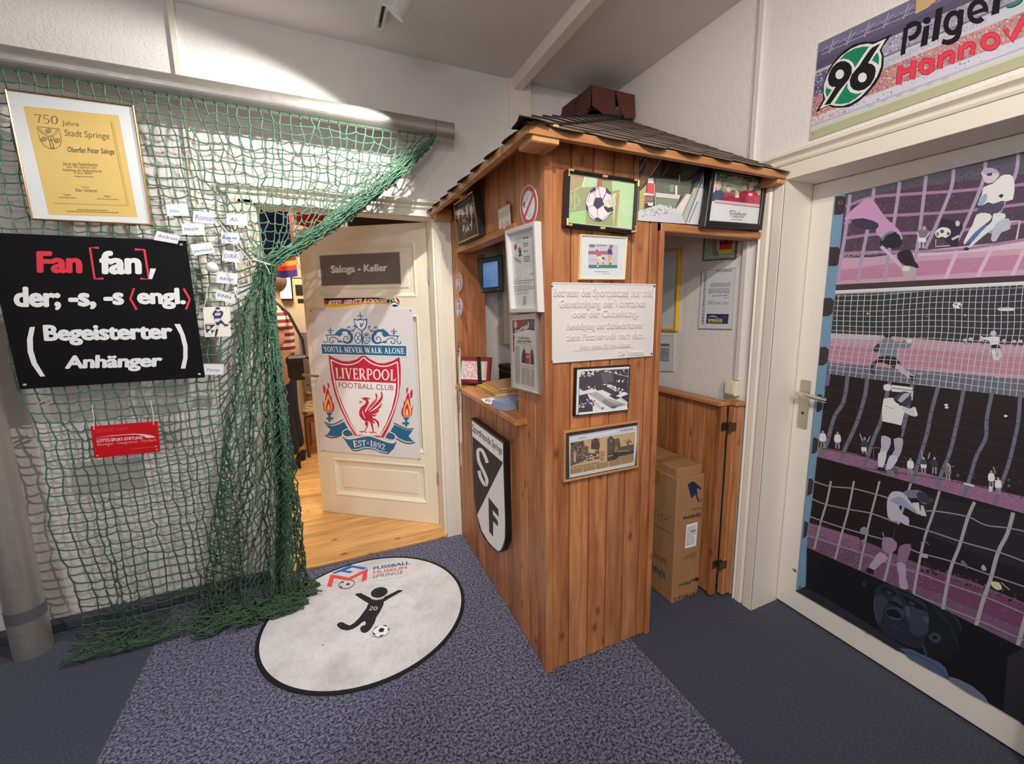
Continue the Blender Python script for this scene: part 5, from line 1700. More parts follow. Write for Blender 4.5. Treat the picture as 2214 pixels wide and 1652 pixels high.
# ribbon
dk_ = (34, 62, 88)
a.poly([(306, 1084), (400, 1110), (480, 1092), (580, 1046), (640, 1146), (560, 1190), (540, 1240), (440, 1264), (320, 1244), (382, 1164)], te)
a.line([(286, 1050), (350, 1080), (440, 1076), (560, 1016)], 14, dk_, sm=3); a.line([(296, 1246), (380, 1280), (480, 1270), (556, 1226)], 14, dk_, sm=3)
a.poly([(1326, 1090), (1420, 1130), (1500, 1166), (1600, 1176), (1536, 1256), (1616, 1344), (1500, 1330), (1400, 1290), (1340, 1230), (1270, 1190)], te)
a.line([(1322, 1064), (1420, 1110), (1520, 1152), (1614, 1148)], 14, dk_, sm=3); a.line([(1350, 1290), (1440, 1340), (1540, 1368), (1636, 1352)], 14, dk_, sm=3)
a.poly([(640, 1160), (720, 1250), (610, 1262), (566, 1220), (580, 1182)], te, sm=2); a.poly([(1248, 1200), (1320, 1236), (1340, 1280), (1300, 1310), (1196, 1288)], te, sm=2)
a.line([(720, 1252), (610, 1268), (556, 1226), (574, 1176), (640, 1150)], 12, wh, sm=3); a.line([(1192, 1292), (1300, 1322), (1350, 1290), (1330, 1232), (1250, 1194)], 12, wh, sm=3)
up_ = spline([(560, 1262), (640, 1300), (760, 1286), (860, 1262), (960, 1256), (1060, 1286), (1180, 1330), (1290, 1360), (1362, 1340)], 4, False)
dn_ = spline([(708, 1476), (780, 1474), (860, 1452), (940, 1446), (1040, 1464), (1120, 1500), (1220, 1520)], 4, False)
a.poly([(x, y) for x, y in up_] + [(1320, 1440), (1240, 1520)] + list(reversed(dn_)) + [(640, 1390)], te)
a.line([(x, y - 8) for x, y in up_], 16, wh); a.line([(x, y + 10) for x, y in up_], 8, dk_); a.line([(x, y + 6) for x, y in up_][2:-2], 5, wh)
a.line([(x, y - 18) for x, y in dn_], 12, wh); a.line([(x + 6, y - 2) for x, y in dn_], 10, dk_)
for w_, q in (('EST', [(704, 1326), (900, 1318), (908, 1402), (726, 1426)]), ('1892', [(966, 1316), (1196, 1384), (1188, 1466), (964, 1404)])): serif(a, w_, q, (238, 236, 238), scale=1.0, gap=.05)
a.ell(936, 1360, 11, 11, (238, 236, 238))
for x, y in ((270, 1472), (1700, 1597)): a.ell(x, y, 7, 8, (20, 20, 20))
a.src = (660, 660, 260 / 2214)
for x, y in ((108, 110), (1940, 98)): a.ell(x, y, 10, 11, (20, 20, 20))
a.merge(mb, 1); mb.build('panel', [WPOST, INKS], po)

# ================================================================ round mat on the carpet
def matmat():
    m, nt, b = nmat('mat_pile'); v = coords(nt)
    f = noise(nt, v, 5, 4, .6); f2 = noise(nt, v, 60, 4, .8)
    col = ramp(nt, f, [(.3, lin((204, 201, 204))), (.5, lin((228, 226, 229))), (.7, lin((238, 238, 242)))])
    col = mix(nt, .3, col, ramp(nt, f2, [(.35, (.62, .6, .58)), (.6, (1, 1, 1))]), 'MULTIPLY')
    nt.links.new(col, b.inputs['Base Color']); b.inputs['Roughness'].default_value = 1; b.inputs['Sheen Weight'].default_value = .3
    bump(nt, b, f2, .5, .004); return m


MATP = matmat(); RUB = plain('black_mat_edge', (14, 13, 15), .8)
RCX, RCY, RR = .084, 2.052, .458
rg = thing('round_mat', (RCX, RCY, 0), 'round white mat with a black rim and a printed black footballer on the carpet', 'mat')
mb = MB(); seg = 96
def rr_(r, z): return [(RCX + r * math.cos(2 * math.pi * i / seg), RCY + r * math.sin(2 * math.pi * i / seg), z) for i in range(seg)]
mb.loft([rr_(RR + .001, 0.001), rr_(RR + .003, .004), rr_(RR, .0075), rr_(RR - .012, .008), rr_(RR - .014, .0065)], 0, caps=False); mb.poly(rr_(RR, .001)[::-1])
mb.build('rim', RUB, rg)
mb = MB(); mb.poly(rr_(RR - .0125, .007))
a = Art(PZ(.007), (690, 1190, 230 / 1809), white=(214, 206, 202)); bk = (22, 20, 28)
bu = (34, 92, 170); rdl = (214, 70, 66)
a.poly([(214, 388), (530, 252), (820, 296), (748, 328), (560, 292), (450, 344), (584, 356), (520, 390), (370, 362), (262, 400)], bu)
a.poly([(192, 410), (300, 424), (500, 462), (830, 310), (806, 500), (720, 540), (740, 400), (500, 518), (250, 474), (212, 628), (134, 612)], rdl)
a.textbox('FUSSBALL', 926, 282, 1546, 336, (36, 66, 128), slope=-.16, lean=-.1, bold=.03)
a.textbox('MUSEUM', 918, 356, 1494, 408, (206, 98, 82), slope=-.155, lean=-.1, bold=.03)
a.textbox('SPRINGE', 910, 424, 1436, 482, (96, 94, 100), slope=-.16, lean=-.1)
a.textbox('Sportsammlung Saloga e.V.', 904, 516, 1486, 540, (176, 170, 168), slope=-.16)
a.ring(468, 578, 136, 70, 16, (96, 92, 96), rot=-14, a0=-60, a1=250); a.poly([(456, 575), (490, 552), (530, 566), (512, 592), (460, 596)], (70, 66, 70)); a.poly([(372, 552), (400, 530), (432, 528), (400, 560)], (70, 66, 70)); a.poly([(350, 622), (380, 606), (404, 630), (372, 642)], (70, 66, 70))
a.ell(1022, 718, 146, 86, bk, rot=-14)
wl = (232, 228, 226)
body = [(606, 757), (640, 735), (710, 728), (880, 812), (960, 834), (1060, 816), (1180, 760), (1350, 674), (1426, 678), (1424, 690), (1370, 722), (1240, 794), (1104, 874), (1090, 940), (1040, 1040), (975, 1140), (950, 1220), (900, 1310), (840, 1380), (780, 1410), (720, 1396), (694, 1340), (710, 1300), (750, 1278), (780, 1276), (796, 1240), (780, 1208), (740, 1222), (660, 1290), (580, 1340), (480, 1368), (380, 1350), (310, 1298), (300, 1260), (340, 1226), (400, 1222), (450, 1254), (520, 1280), (590, 1240), (680, 1150), (740, 1070), (800, 990), (838, 905), (760, 860)]
a.line(body + [body[0]], 12, wl); a.poly(body, bk); a.line([(880, 820), (960, 842), (1060, 826), (1110, 800)], 9, wl, sm=3)
serif(a, '20', [(866, 952), (1004, 956), (986, 1024), (838, 1020)], (232, 230, 232), scale=.85)
a.ell(1052, 1378, 146, 98, (92, 88, 92), rot=-18); a.ell(1052, 1376, 138, 92, (222, 218, 222), rot=-18)
for pts in ([(1006, 1360), (1052, 1320), (1110, 1330), (1096, 1386), (1030, 1398)], [(1084, 1276), (1140, 1276), (1160, 1292), (1110, 1296)], [(924, 1350), (968, 1300), (1004, 1290), (960, 1330)], [(1164, 1352), (1188, 1310), (1190, 1350), (1168, 1376)], [(912, 1396), (950, 1416), (960, 1452), (924, 1430)], [(1012, 1464), (1060, 1440), (1110, 1436), (1060, 1468)]): a.poly(pts, bk)
a.poly([(860, 1446), (940, 1470), (1030, 1476), (1100, 1480), (1010, 1490), (920, 1474)], (120, 114, 116))
a.ell(66, 1612, 12, 8, (60, 50, 48)); a.merge(mb, 1)
mb.build('mat_face', [MATP, INK], rg)
# ================================================================ pictures on the hut, left side (x = XL)
BLKF = plain('black_frame_wood', (26, 24, 26), .4, var=.1)
GOLD = plain('gold_frame_edge', (196, 160, 84), .25, .85, var=.1)
WHF = plain('white_frame_wood', (226, 224, 222), .4, var=.02)
SILF = plain('silver_frame', (196, 194, 194), .3, .85, var=.05)
S = (960, 400, 220 / 2214)
# dark glass picture leaning out at the top: gold rim, black sides
n = Vector((-1, -.02, -.10)).normalized(); pl_ = Plane((XL - .045, 2.1, 1.85), n)
root, pp, hole = picture('dark_puppet_picture', 'gold-rimmed picture of pale figures on black, tilted on the hut under the eaves', 'picture', [(200, 410), (606, 110), (745, 1078), (306, 1282)], pl_, .030, .008, GOLD, recess=.004, src=S)
mb = MB(); A = quad3(pl_, [(196, 404), (612, 100), (752, 1084), (304, 1296)], S)
o = shrink(A, -.004); ring_faces(mb, [[p - n * .003 for p in A], [p - n * .003 for p in o], [p - n * .034 for p in o]]); mb.poly([p - n * .034 for p in o]); mb.build('case', BLKF, root)
a = Art(pp, S, white=(190, 170, 140)); hole_base(a, hole, (30, 27, 26))
sk = (196, 150, 124)
for pts in ([(300, 560), (330, 570), (342, 640), (330, 720), (342, 830), (318, 780), (294, 660)], [(392, 540), (412, 545), (430, 600), (425, 700), (400, 690), (386, 610)], [(478, 470), (510, 460), (525, 560), (518, 700), (526, 820), (500, 700), (476, 560)], [(560, 460), (604, 455), (620, 540), (610, 640), (585, 670), (562, 580)]): a.poly(pts, sk, sm=3)
a.poly([(596, 680), (612, 670), (606, 800), (600, 990), (588, 900)], (210, 204, 200), sm=2)
a.poly([(350, 700), (460, 690), (520, 720), (510, 830), (440, 900), (380, 880)], (66, 44, 40), sm=3); a.poly([(410, 1000), (490, 960), (490, 1160), (430, 1180)], (74, 50, 44))
for pts in ([(430, 850), (446, 930), (430, 1000), (402, 1010), (410, 940)], [(470, 910), (500, 960), (496, 1030), (470, 1000)], [(505, 860), (545, 940), (552, 990), (520, 990)]): a.poly(pts, (206, 160, 124), sm=3)
a.line([(262, 590), (380, 600), (470, 560)], 5, (90, 84, 80)); a.line([(460, 432), (540, 450), (640, 405)], 6, (200, 198, 196)); a.line([(520, 370), (528, 440)], 7, (190, 188, 186)); a.poly([(620, 480), (655, 460), (660, 600), (625, 620)], (90, 88, 88)); a.line([(370, 768), (680, 740)], 14, (20, 18, 18)); a.ell(572, 868, 14, 20, (230, 226, 222))
a.text('THEATER', [(345, 360), (520, 240), (526, 262), (350, 388)], (150, 140, 128), bold=.02); a.text('FIGURENBÜHNE', [(310, 450), (580, 268), (584, 290), (314, 472)], (170, 160, 144), bold=.02)
a.line([(330, 1258), (722, 1080)], 4, (170, 140, 80)); a.build('print', root)

# paper note with a drawing, pinned
NOTE = plain('note_paper', (232, 222, 208), .8, var=.02)
mb = MB(); pl_ = PX(XL - .002); pn = thing('paper_note', (XL - .001, 1.9, 1.70), 'cream paper note with a red doodle pinned to the hut beside the no-smoking sign', 'note')
Q = quad3(pl_, [(1175, 540), (1458, 402), (1480, 920), (1200, 1034)], S)
# slightly curled sheet
cols_ = 5
for i in range(cols_):
    def row(t, b_=0): return Q[0].lerp(Q[1], t) + pl_.n * (.006 * t * t), Q[3].lerp(Q[2], t) + pl_.n * (.003 * t * t)
    p0, q0_ = row(i / cols_); p1, q1_ = row((i + 1) / cols_); mb.poly([p0, q0_, q1_, p1])
a = Art(pl_.off(.0066), S, white=(214, 190, 160)); a.line([(1222, 664), (1398, 566)], 7, (120, 104, 92)); a.line([(1224, 738), (1398, 634)], 7, (120, 104, 92))
a.line([(1262, 800), (1290, 850), (1330, 860), (1376, 770), (1380, 840), (1340, 930), (1310, 980), (1270, 920), (1262, 800)], 9, (190, 92, 80), sm=3); a.poly([(1280, 860), (1330, 880), (1370, 830), (1350, 910), (1310, 965), (1280, 920)], (222, 164, 148), sm=2); a.ring(1318, 908, 22, 16, 6, (190, 92, 80))
a.merge(mb, 1); mb.build('sheet', [NOTE, INK], pn)
REDM = plain('red_pin', (170, 44, 34), .4)
m2 = MB(); p = pl_.hit(960 + 1400 * S[2], 400 + 385 * S[2]); m2.ball(p - Vector((.004, 0, 0)), .006, 8, 6); m2.box(p.x - .01, p.x - .001, p.y - .001, p.y + .012, p.z + .004, p.z + .007); m2.build('pin', REDM, pn)

# no smoking disc
pl_ = PX(XL - .0035); a = Art(pl_, S, white=(220, 196, 168)); mb = MB()
ctr = (1842, 430)
rim = [(1842 + 190 * math.cos(t) * 1 + 0, 440 + 446 * math.sin(t) - 190 * .38 * math.cos(t) * .25) for t in [2 * math.pi * i / 48 for i in range(48)]]
A3 = [pl_.hit(S[0] + x * S[2], S[1] + y * S[2]) for x, y in rim]
mb.prism(A3, (.0025, 0, 0))
def E(rx, ry, x0=0, y0=0): return [(1842 + x0 + rx * math.cos(t), 440 + y0 + ry * math.sin(t) - rx * .095 * math.cos(t)) for t in [2 * math.pi * i / 48 for i in range(48)]]
a.poly(E(178, 424), (196, 58, 64)); a.poly(E(132, 318), (226, 218, 208))
a.line([(1820, 285), (1800, 330), (1830, 330), (1766, 400)], 6, (50, 46, 48)); a.poly([(1748, 360), (1770, 400), (1744, 470), (1720, 450)], (30, 26, 28), sm=2); a.poly([(1742, 460), (1764, 470), (1760, 505), (1740, 490)], (30, 26, 28))
a.line([(1784, 440), (1890, 650), (1874, 712), (1850, 700), (1790, 580)], 6, (50, 46, 48)); a.line([(1900, 340), (1920, 400), (1880, 470)], 4, (120, 114, 112), sm=3)
a.line([(1950, 180), (1736, 740)], 46, (196, 58, 64))
a.merge(mb, 1); tag(mb.build('no_smoking_sign', [WHF, INKS]), 'round red and white no-smoking sign on the left side of the hut', 'sign')

# white framed letter
S2 = (970, 480, 220 / 909)
root, pp, hole = picture('framed_letter', 'white framed printed letter hanging on the hut corner above the newspaper frame', 'picture', [(498, 76), (765, -10), (800, 806), (542, 812)], PX(XL - .032), .030, .017, WHF, recess=.02, src=S2)
a = Art(pp, S2, white=(222, 220, 222)); hole_base(a, hole, (228, 230, 236)); gr = (120, 122, 130)
for (x0, y0, x1, y1, r) in ((664, 132, 716, 156, 1), (668, 182, 714, 222, 2), (670, 252, 712, 272, 1), (672, 300, 728, 360, 3)): a.greek([(x0, y0 + 8), (x1, y0), (x1 + 2, y1), (x0 + 2, y1 + 8)], r, gr, seed=y0, fill=.5, words=3, ragged=.1)
a.poly([(588, 210), (602, 200), (610, 230), (598, 252), (588, 240)], (190, 70, 90), sm=2); a.poly([(594, 206), (608, 204), (606, 222)], (50, 50, 90)); a.line([(606, 200), (630, 170)], 3, (150, 150, 160))
a.ell(633, 236, 7, 10, (40, 38, 46)); a.poly([(622, 246), (640, 252), (648, 226), (650, 262), (644, 300), (634, 310), (630, 270)], (40, 38, 46)); a.line([(636, 290), (626, 308)], 7, (40, 38, 46)); a.ell(652, 298, 6, 9, (110, 110, 116))
for k in range(4): a.line([(586, 310 + k * 9), (648, 352 + k * 9 - 8)], 3, (100, 100, 108))
a.greek([(728, 462), (762, 456), (762, 466), (728, 472)], 1, gr, seed=3, words=3, fill=.7, ragged=0)
for (y0, y1, r, x1) in ((506, 516, 1, 640), (518, 560, 2, 768), (566, 612, 3, 768), (612, 626, 1, 740), (636, 650, 1, 708)): a.greek([(584, y0 + 10), (x1, y0 - 6), (x1, y1 - 6), (586, y1 + 10)], r, (130, 132, 142), seed=y0, fill=.28, words=9, ragged=.2)
a.greek([(664, 668), (694, 664), (700, 742), (668, 746)], 6, (110, 112, 124), seed=8, fill=.4, words=2); a.build('print', root)

# silver framed newspaper
root, pp, hole = picture('framed_newspaper', 'silver framed newspaper page with a red masthead hanging below the framed letter', 'picture', [(540, 836), (778, 808), (806, 1548), (556, 1478)], PX(XL - .020), .018, .009, SILF, recess=.006, src=S2)
a = Art(pp, S2, white=(214, 210, 206)); hole_base(a, hole, (206, 202, 198)); a.poly([(568, 878), (768, 866), (772, 1480), (586, 1438)], (200, 196, 190))
a.poly([(568, 880), (768, 866), (768, 970), (700, 972), (590, 1022), (572, 1000)], (54, 38, 48)); a.poly([(690, 868), (768, 866), (768, 960), (730, 950)], (50, 60, 100)); a.poly([(620, 876), (690, 872), (690, 940), (620, 950)], (130, 34, 44))
a.ell(597, 916, 19, 38, (206, 112, 116)); a.poly([(574, 1000), (588, 1020), (586, 1164), (576, 1160)], (170, 40, 52)); a.textbox('3', 592, 892, 604, 940, (235, 225, 225))
a.text('Journal', [(586, 966), (716, 890), (722, 962), (590, 1018)], (236, 232, 230), shear=.15, bold=.02); a.poly([(576, 1000), (700, 962), (768, 970), (768, 1004), (600, 1024)], (206, 202, 198))
a.textbox('Er erhebt schon zu', 626, 1022, 722, 1046, (40, 38, 42), bold=.01, slope=.02); a.textbox('Lebzeiten sein Denkmal', 614, 1050, 738, 1074, (40, 38, 42), bold=.01, slope=.03); a.line([(614, 1084), (740, 1092)], 3, (90, 88, 90))
a.poly([(648, 1098), (762, 1100), (766, 1278), (652, 1258)], (196, 186, 184)); a.poly([(656, 1180), (676, 1100), (690, 1190), (690, 1262), (652, 1256)], (40, 36, 46)); a.poly([(730, 1180), (744, 1104), (762, 1190), (766, 1276), (734, 1272)], (44, 40, 52)); a.poly([(690, 1170), (724, 1172), (728, 1270), (692, 1264)], (150, 50, 66)); a.ell(676, 1126, 9, 16, (190, 150, 140)); a.ell(742, 1130, 9, 15, (190, 150, 140)); a.ell(708, 1205, 14, 12, (206, 130, 140))
for x0, x1, y0, y1 in ((596, 640, 1104, 1440), (652, 690, 1300, 1452), (696, 730, 1306, 1460), (736, 768, 1312, 1470)): a.greek([(x0, y0), (x1, y0 + 4), (x1 + 2, y1 + 6), (x0 + 2, y1)], int((y1 - y0) / 9), (150, 146, 142), seed=x0, fill=.5, words=3, ragged=.1)
a.line([(650, 1282), (768, 1300)], 3, (110, 106, 106)); a.build('print', root)

# two badges
for i, (y, lab) in enumerate(((540, 'oval blue and red badge on the hut side, upper of two beside the window'), (768, 'oval blue and white badge on the hut side, lower of two beside the window'))):
    pl_ = PX(XL - .004); mb = MB()
    A3 = [pl_.hit(S2[0] + (90 + 28 * math.cos(t)) * S2[2], S2[1] + (y + 88 * math.sin(t)) * S2[2]) for t in [2 * math.pi * k / 32 for k in range(32)]]
    mb.prism(A3, (.003, 0, 0)); a = Art(pl_, S2, white=(206, 186, 166))
    a.ell(90, y, 26, 84, (58, 56, 110)); a.ell(90, y, 20, 64, (186, 170, 178))
    if i == 0: a.poly([(72, y - 60), (106, y - 50), (112, y + 10), (100, y + 50), (84, y - 10)], (96, 40, 58)); a.textbox('5', 82, y - 34, 98, y + 34, (230, 224, 224), bold=.04); a.poly([(70, y + 30), (110, y + 44), (96, y + 76)], (150, 70, 80))
    else: a.poly([(66, y - 20), (114, y - 34), (114, y + 10), (68, y + 24)], (70, 70, 140)); a.textbox('0', 82, y - 28, 98, y + 34, (232, 228, 230), bold=.04); a.poly([(74, y - 76), (106, y - 76), (100, y - 48), (80, y - 48)], (90, 92, 150))
    a.merge(mb, 1); tag(mb.build('badge', [WHF, INKG]), lab, 'badge', 'badges beside the hut window')

# newspaper stick with hook
WST = plain('white_painted_wood', (232, 226, 206), .4, var=.02); GRN = plain('green_band', (40, 110, 50), .5)
ns = thing('newspaper_stick', (.668, 2.5, .44), 'white newspaper holder stick with green bands hanging on the hut edge', 'newspaper holder')
P_ = PX(.652)
def ctr(y): # photo row -> point on the stick
    t = (y - 745) / (1008 - 745); return P_.hit(992.5 + 4.5 * t, y)
mb = MB(); pts = [ctr(y) for y in (752, 955)]; w = .011
p0, p1 = pts
mb.hexa([(p0.x - .004, p0.y - w, p0.z), (p0.x + .004, p0.y - w, p0.z), (p0.x + .004, p0.y + w, p0.z), (p0.x - .004, p0.y + w, p0.z), (p1.x - .004, p1.y - w, p1.z), (p1.x + .004, p1.y - w, p1.z), (p1.x + .004, p1.y + w, p1.z), (p1.x - .004, p1.y + w, p1.z)])
a = Art(PX(.6479), (960, 730, 180 / 1749), white=(222, 212, 196))
a.poly([(270, 320), (318, 325), (318, 385), (272, 385)], (40, 116, 50)) if False else None
a.line([(302, 320), (305, 400)], 22, (44, 116, 54)); a.line([(320, 960), (328, 1140)], 26, (44, 106, 44)); a.poly([(286, 180), (318, 190), (322, 300), (296, 310), (262, 250), (300, 230)], (34, 34, 32), sm=2); a.poly([(290, 250), (312, 240), (306, 270)], (220, 212, 196))
a.text('Neue Presse', [(296, 1570), (308, 1160), (338, 1160), (344, 1566)], (40, 38, 34), bold=.012)
a.merge(mb, 1); mb.build('stick', [WST, INKS], ns)
mb = MB(); q = [ctr(y) for y in (955, 966, 978, 1000, 1008)]
mb.loft([[(c_.x + r * .35 * math.cos(t), c_.y + r * math.sin(t), c_.z) for t in [2 * math.pi * k / 12 for k in range(12)]] for c_, r in zip(q, (.010, .005, .0045, .010, .004))]); mb.build('grip', WST, ns)
mb = MB(); c_ = ctr(752)
mb.tube([c_, c_ + Vector((-.004, -.01, .035)), c_ + Vector((-.004, -.06, .04)), c_ + Vector((-.002, -.05, -.005))], .0016, 6); mb.build('hook', BRASS, ns)

# shield sign with S and F
S3 = (970, 880, 150 / 751)
sg = thing('shield_sign', (XL - .02, 1.95, .75), 'black and white club shield with a large S and F on the hut side', 'sign')
pl_ = PX(XL - .030); mb = MB(); a = Art(pl_, S3, white=(214, 206, 198), eps=1.2e-4)
R = [(596, 380), (600, 620), (606, 900), (618, 1250), (618, 1420), (600, 1500), (572, 1560), (540, 1578)]
Lh = [(540, 1578), (480, 1538), (420, 1470), (350, 1360), (302, 1190), (276, 1000), (262, 700), (242, 118)]
out = spline(R, 5, False) + spline(Lh, 5, False)[1:]
A3 = [pl_.hit(S3[0] + x * S3[2], S3[1] + y * S3[2]) for x, y in out]
mb.prism(A3, (.028, 0, 0))
ins = lambda pts: pts
wht = (232, 228, 224); blk = (44, 40, 42)
fld = [(250, 146), (588, 398), (590, 600), (600, 900), (611, 1250), (608, 1420), (590, 1490), (565, 1545), (540, 1562), (485, 1520), (425, 1450), (360, 1344), (312, 1180), (284, 1000), (268, 700)]
a.poly(fld, wht)
a.poly([(258, 316), (588, 602), (310, 1166), (284, 1000), (268, 700)], blk)
a.textbox('Sportfreunde Springe', 258, 180, 578, 285, (40, 38, 40), slope=.80, bold=.012, lean=.0)
a.line([(420, 605), (398, 540), (360, 468), (324, 462), (318, 510), (330, 590), (380, 700), (415, 790), (408, 842), (384, 830), (346, 760), (330, 690)], 33, wht, sm=4)
a.poly([(432, 976), (540, 1110), (542, 1188), (478, 1112), (480, 1160), (534, 1236), (536, 1294), (484, 1236), (482, 1402), (440, 1348)], (50, 44, 38))
a.merge(mb, 1); mb.build('board', [BLACKHOLE, INK], sg)

# ---------------------------------------------------------------- on the counter
ZCN = 1.0012
CZ = PZ(ZCN + .005)
# red framed photo with a black ribbon
S4 = (960, 730, 180 / 1749)
b0 = PZ(ZCN).hit(960 + 268 * S4[2], 730 + 948 * S4[2]); b1 = PZ(ZCN).hit(960 + 945 * S4[2], 730 + 985 * S4[2])
b0 = Vector((.655, 2.395, ZCN)); b1 = Vector((.82, 2.215, ZCN))
e = (b1 - b0).normalized(); nn = Vector((e.y, -e.x, 0)); nn = nn if nn.dot(-b0) > 0 else -nn
nn = (nn + Vector((0, 0, .22))).normalized(); pl_ = Plane(b0, nn)
REDF = plain('dark_red_frame', (132, 36, 42), .45, var=.06)
root, pp, hole = picture('red_framed_photo', 'small dark red frame with a black ribbon standing on the hut counter', 'picture', [(300, 388), (985, 412), (945, 978), (262, 945)], pl_, .014, .022, REDF, recess=.006, src=S4)
a = Art(pp, S4, white=(206, 190, 180)); hole_base(a, hole, (214, 206, 192))
a.poly([(372, 462), (905, 490), (878, 866), (352, 836)], (196, 150, 146)); a.speckle([(440, 480), (700, 480), (700, 840), (420, 830)], 170, [(206, 110, 112), (230, 200, 196), (180, 90, 96), (222, 180, 140), (210, 140, 140), (236, 222, 214)], 16, seed=6)
a.poly([(372, 465), (440, 470), (400, 830), (352, 830)], (176, 180, 176)); a.poly([(790, 488), (870, 490), (850, 860), (790, 860)], (176, 180, 160)); a.poly([(870, 500), (900, 500), (880, 860), (840, 860)], (200, 130, 110)); a.greek([(420, 858), (700, 876), (700, 890), (418, 872)], 1, (120, 112, 108), seed=4, words=8); a.build('print', root)
m2 = MB(); q = quad3(pl_.off(.002), [(692, 398), (762, 402), (790, 965), (712, 985)], S4); m2.prism(q, nn * -.0012 * 1); m2.build('black_ribbon', BLACKHOLE, root)
m2 = MB(); c_ = (b0 + b1) / 2; m2.prism([c_ + Vector((.03, .03, .0)), c_ + Vector((.055, .07, .0)), c_ + Vector((.028, .032, .11))], Vector((.02, -.012, 0))); m2.build('easel_back', BLACKHOLE, root)

# stack of old booklets
bm_cols = [((196, 160, 116), .012), ((222, 196, 160), .007), ((190, 150, 70), .006), ((214, 160, 60), .006), ((206, 164, 84), .007), ((178, 136, 92), .009)]
z = ZCN + .0190
zz = 1.0014 + 0.0
zt = .985 + .020 + .0005
labs = ['lowest and thickest booklet in the stack on the hut counter', 'second booklet from the bottom of the stack, pale cover', 'third booklet from the bottom of the stack, ochre edge', 'fourth booklet from the bottom of the stack, yellow cover', 'fifth booklet from the bottom of the stack, light orange edge', 'topmost booklet of the stack with a curled brown cover']
cxy = [(.800, 2.05, .10), (.800, 2.055, .13), (.790, 2.075, .06), (.795, 2.08, .02), (.812, 2.075, -.06), (.818, 2.06, -.02)]
dims = [(.088, .125), (.088, .124), (.082, .118), (.082, .116), (.078, .112), (.072, .104)]
zt = .985 - .004 + .024 + .0004
for i, ((rgb, th), (x, y, r), (hx, hy)) in enumerate(zip(bm_cols, cxy, dims)):
    cov = plain('booklet_cover_%d' % i, rgb, .7, var=.15, nscale=30); pg = plain('booklet_pages_%d' % i, (226, 206, 170), .9, var=.05)
    bk_ = thing('booklet', (x, y, zt), labs[i], 'booklet', 'booklets stacked on the hut counter')
    def rot(px_, py_): return (x + px_ * math.cos(r) - py_ * math.sin(r), y + px_ * math.sin(r) + py_ * math.cos(r))
    m2 = MB()
    for za, zb, ins_ in ((zt, zt + .0012, 0), (zt + th - .0014, zt + th - .0002, 0)):
        P4 = [rot(-hx, -hy), rot(hx, -hy), rot(hx, hy), rot(-hx, hy)]
        cu = .012 if (i == 5 and za > zt) else 0
        m2.hexa([(p[0], p[1], za + (cu if k == 2 else 0)) for k, p in enumerate(P4)] + [(p[0], p[1], zb + (cu if k == 2 else 0)) for k, p in enumerate(P4)])
    m2.build('cover', cov, bk_)
    m2 = MB(); P4 = [rot(-hx + .003, -hy + .003), rot(hx - .003, -hy + .003), rot(hx - .003, hy - .003), rot(-hx + .003, hy - .003)]
    m2.hexa([(p[0], p[1], zt + .0013) for p in P4] + [(p[0], p[1], zt + th - .0015) for p in P4]); m2.build('pages', pg, bk_)
    zt += th + .0002
# card box and flyer at the near end of the counter
CBX = plain('grey_blue_card', (150, 160, 184), .4, var=.04); CBX2 = plain('card_box_lid', (150, 174, 216), .3, var=.03)
zc0 = .985 - .004 + .024 + .0012
bx = thing('card_box', (.70, 1.79, zc0), 'small grey-blue card box on the near end of the hut counter', 'box')
m2 = MB(); P4 = [(.632, 1.735), (.672, 1.655), (.80, 1.72), (.76, 1.80)]
P4 = [(.640, 1.765), (.672, 1.682), (.785, 1.727), (.753, 1.81)]
m2.hexa([(p[0], p[1], zc0) for p in P4] + [(p[0], p[1], zc0 + .034) for p in P4]); m2.build('tray', CBX, bx)
m2 = MB(); m2.hexa([(p[0], p[1], zc0 + .0342) for p in P4] + [(p[0], p[1], zc0 + .037) for p in P4]); m2.build('lid', CBX2, bx)
m2 = MB(); pl_ = PZ(zc0 + .0006); fl = Art(pl_, S4, white=(216, 206, 200)); m2.prism(quad3(PZ(zc0 + .0004), [(770, 1285), (1010, 1255), (1150, 1290), (985, 1400), (865, 1378)], S4), (0, 0, -.0005))
fl.line([(862, 1330), (890, 1340), (912, 1318), (880, 1312)], 16, (40, 44, 100)); fl.line([(925, 1325), (965, 1318), (970, 1345), (930, 1352)], 13, (140, 60, 110), sm=2); fl.greek([(860, 1285), (960, 1275), (980, 1300), (880, 1312)], 3, (150, 140, 150), seed=3, words=3)
fl.merge(m2, 1); tag(m2.build('flyer', [PAPER, INK]), 'white flyer with blue print under the card box on the hut counter', 'flyer')

# ================================================================ pictures on the hut front (y = YF)
# framed football collage with gold corners
S = (1200, 350, 200 / 2065)
n = Vector((-.02, -1, .02)).normalized(); pl_ = Plane((.95, YF - .042, 1.8), n)
root, pp, hole = picture('football_picture', 'deep black frame with gilt corner clips and a football on green on the hut front', 'picture', [(300, 146), (1882, 392), (1812, 1590), (252, 1420)], pl_, .036, .011, BLKF, recess=.012, fch=.004, src=S)
a = Art(pp, S, white=(216, 206, 184)); hole_base(a, hole, (186, 190, 130))
gn = (176, 188, 120)
q_ = [(360, 290), (1810, 480), (1700, 1490), (315, 1365)]
a.poly(q_, (152, 156, 98)); a.poly([(1270, 400), (1800, 470), (1700, 1480), (1300, 1440)], (184, 204, 140)); a.poly([(340, 1130), (690, 1080), (690, 1395), (318, 1365)], (164, 196, 116)); a.poly([(360, 290), (700, 330), (560, 560), (440, 640), (340, 640)], (176, 150, 100)); a.poly([(360, 290), (1270, 400), (1270, 430), (360, 318)], (186, 120, 100))
a.poly([(660, 330), (950, 370), (930, 560), (800, 560), (600, 570)], (186, 200, 150)); a.line([(680, 330), (600, 560)], 22, (214, 220, 170))
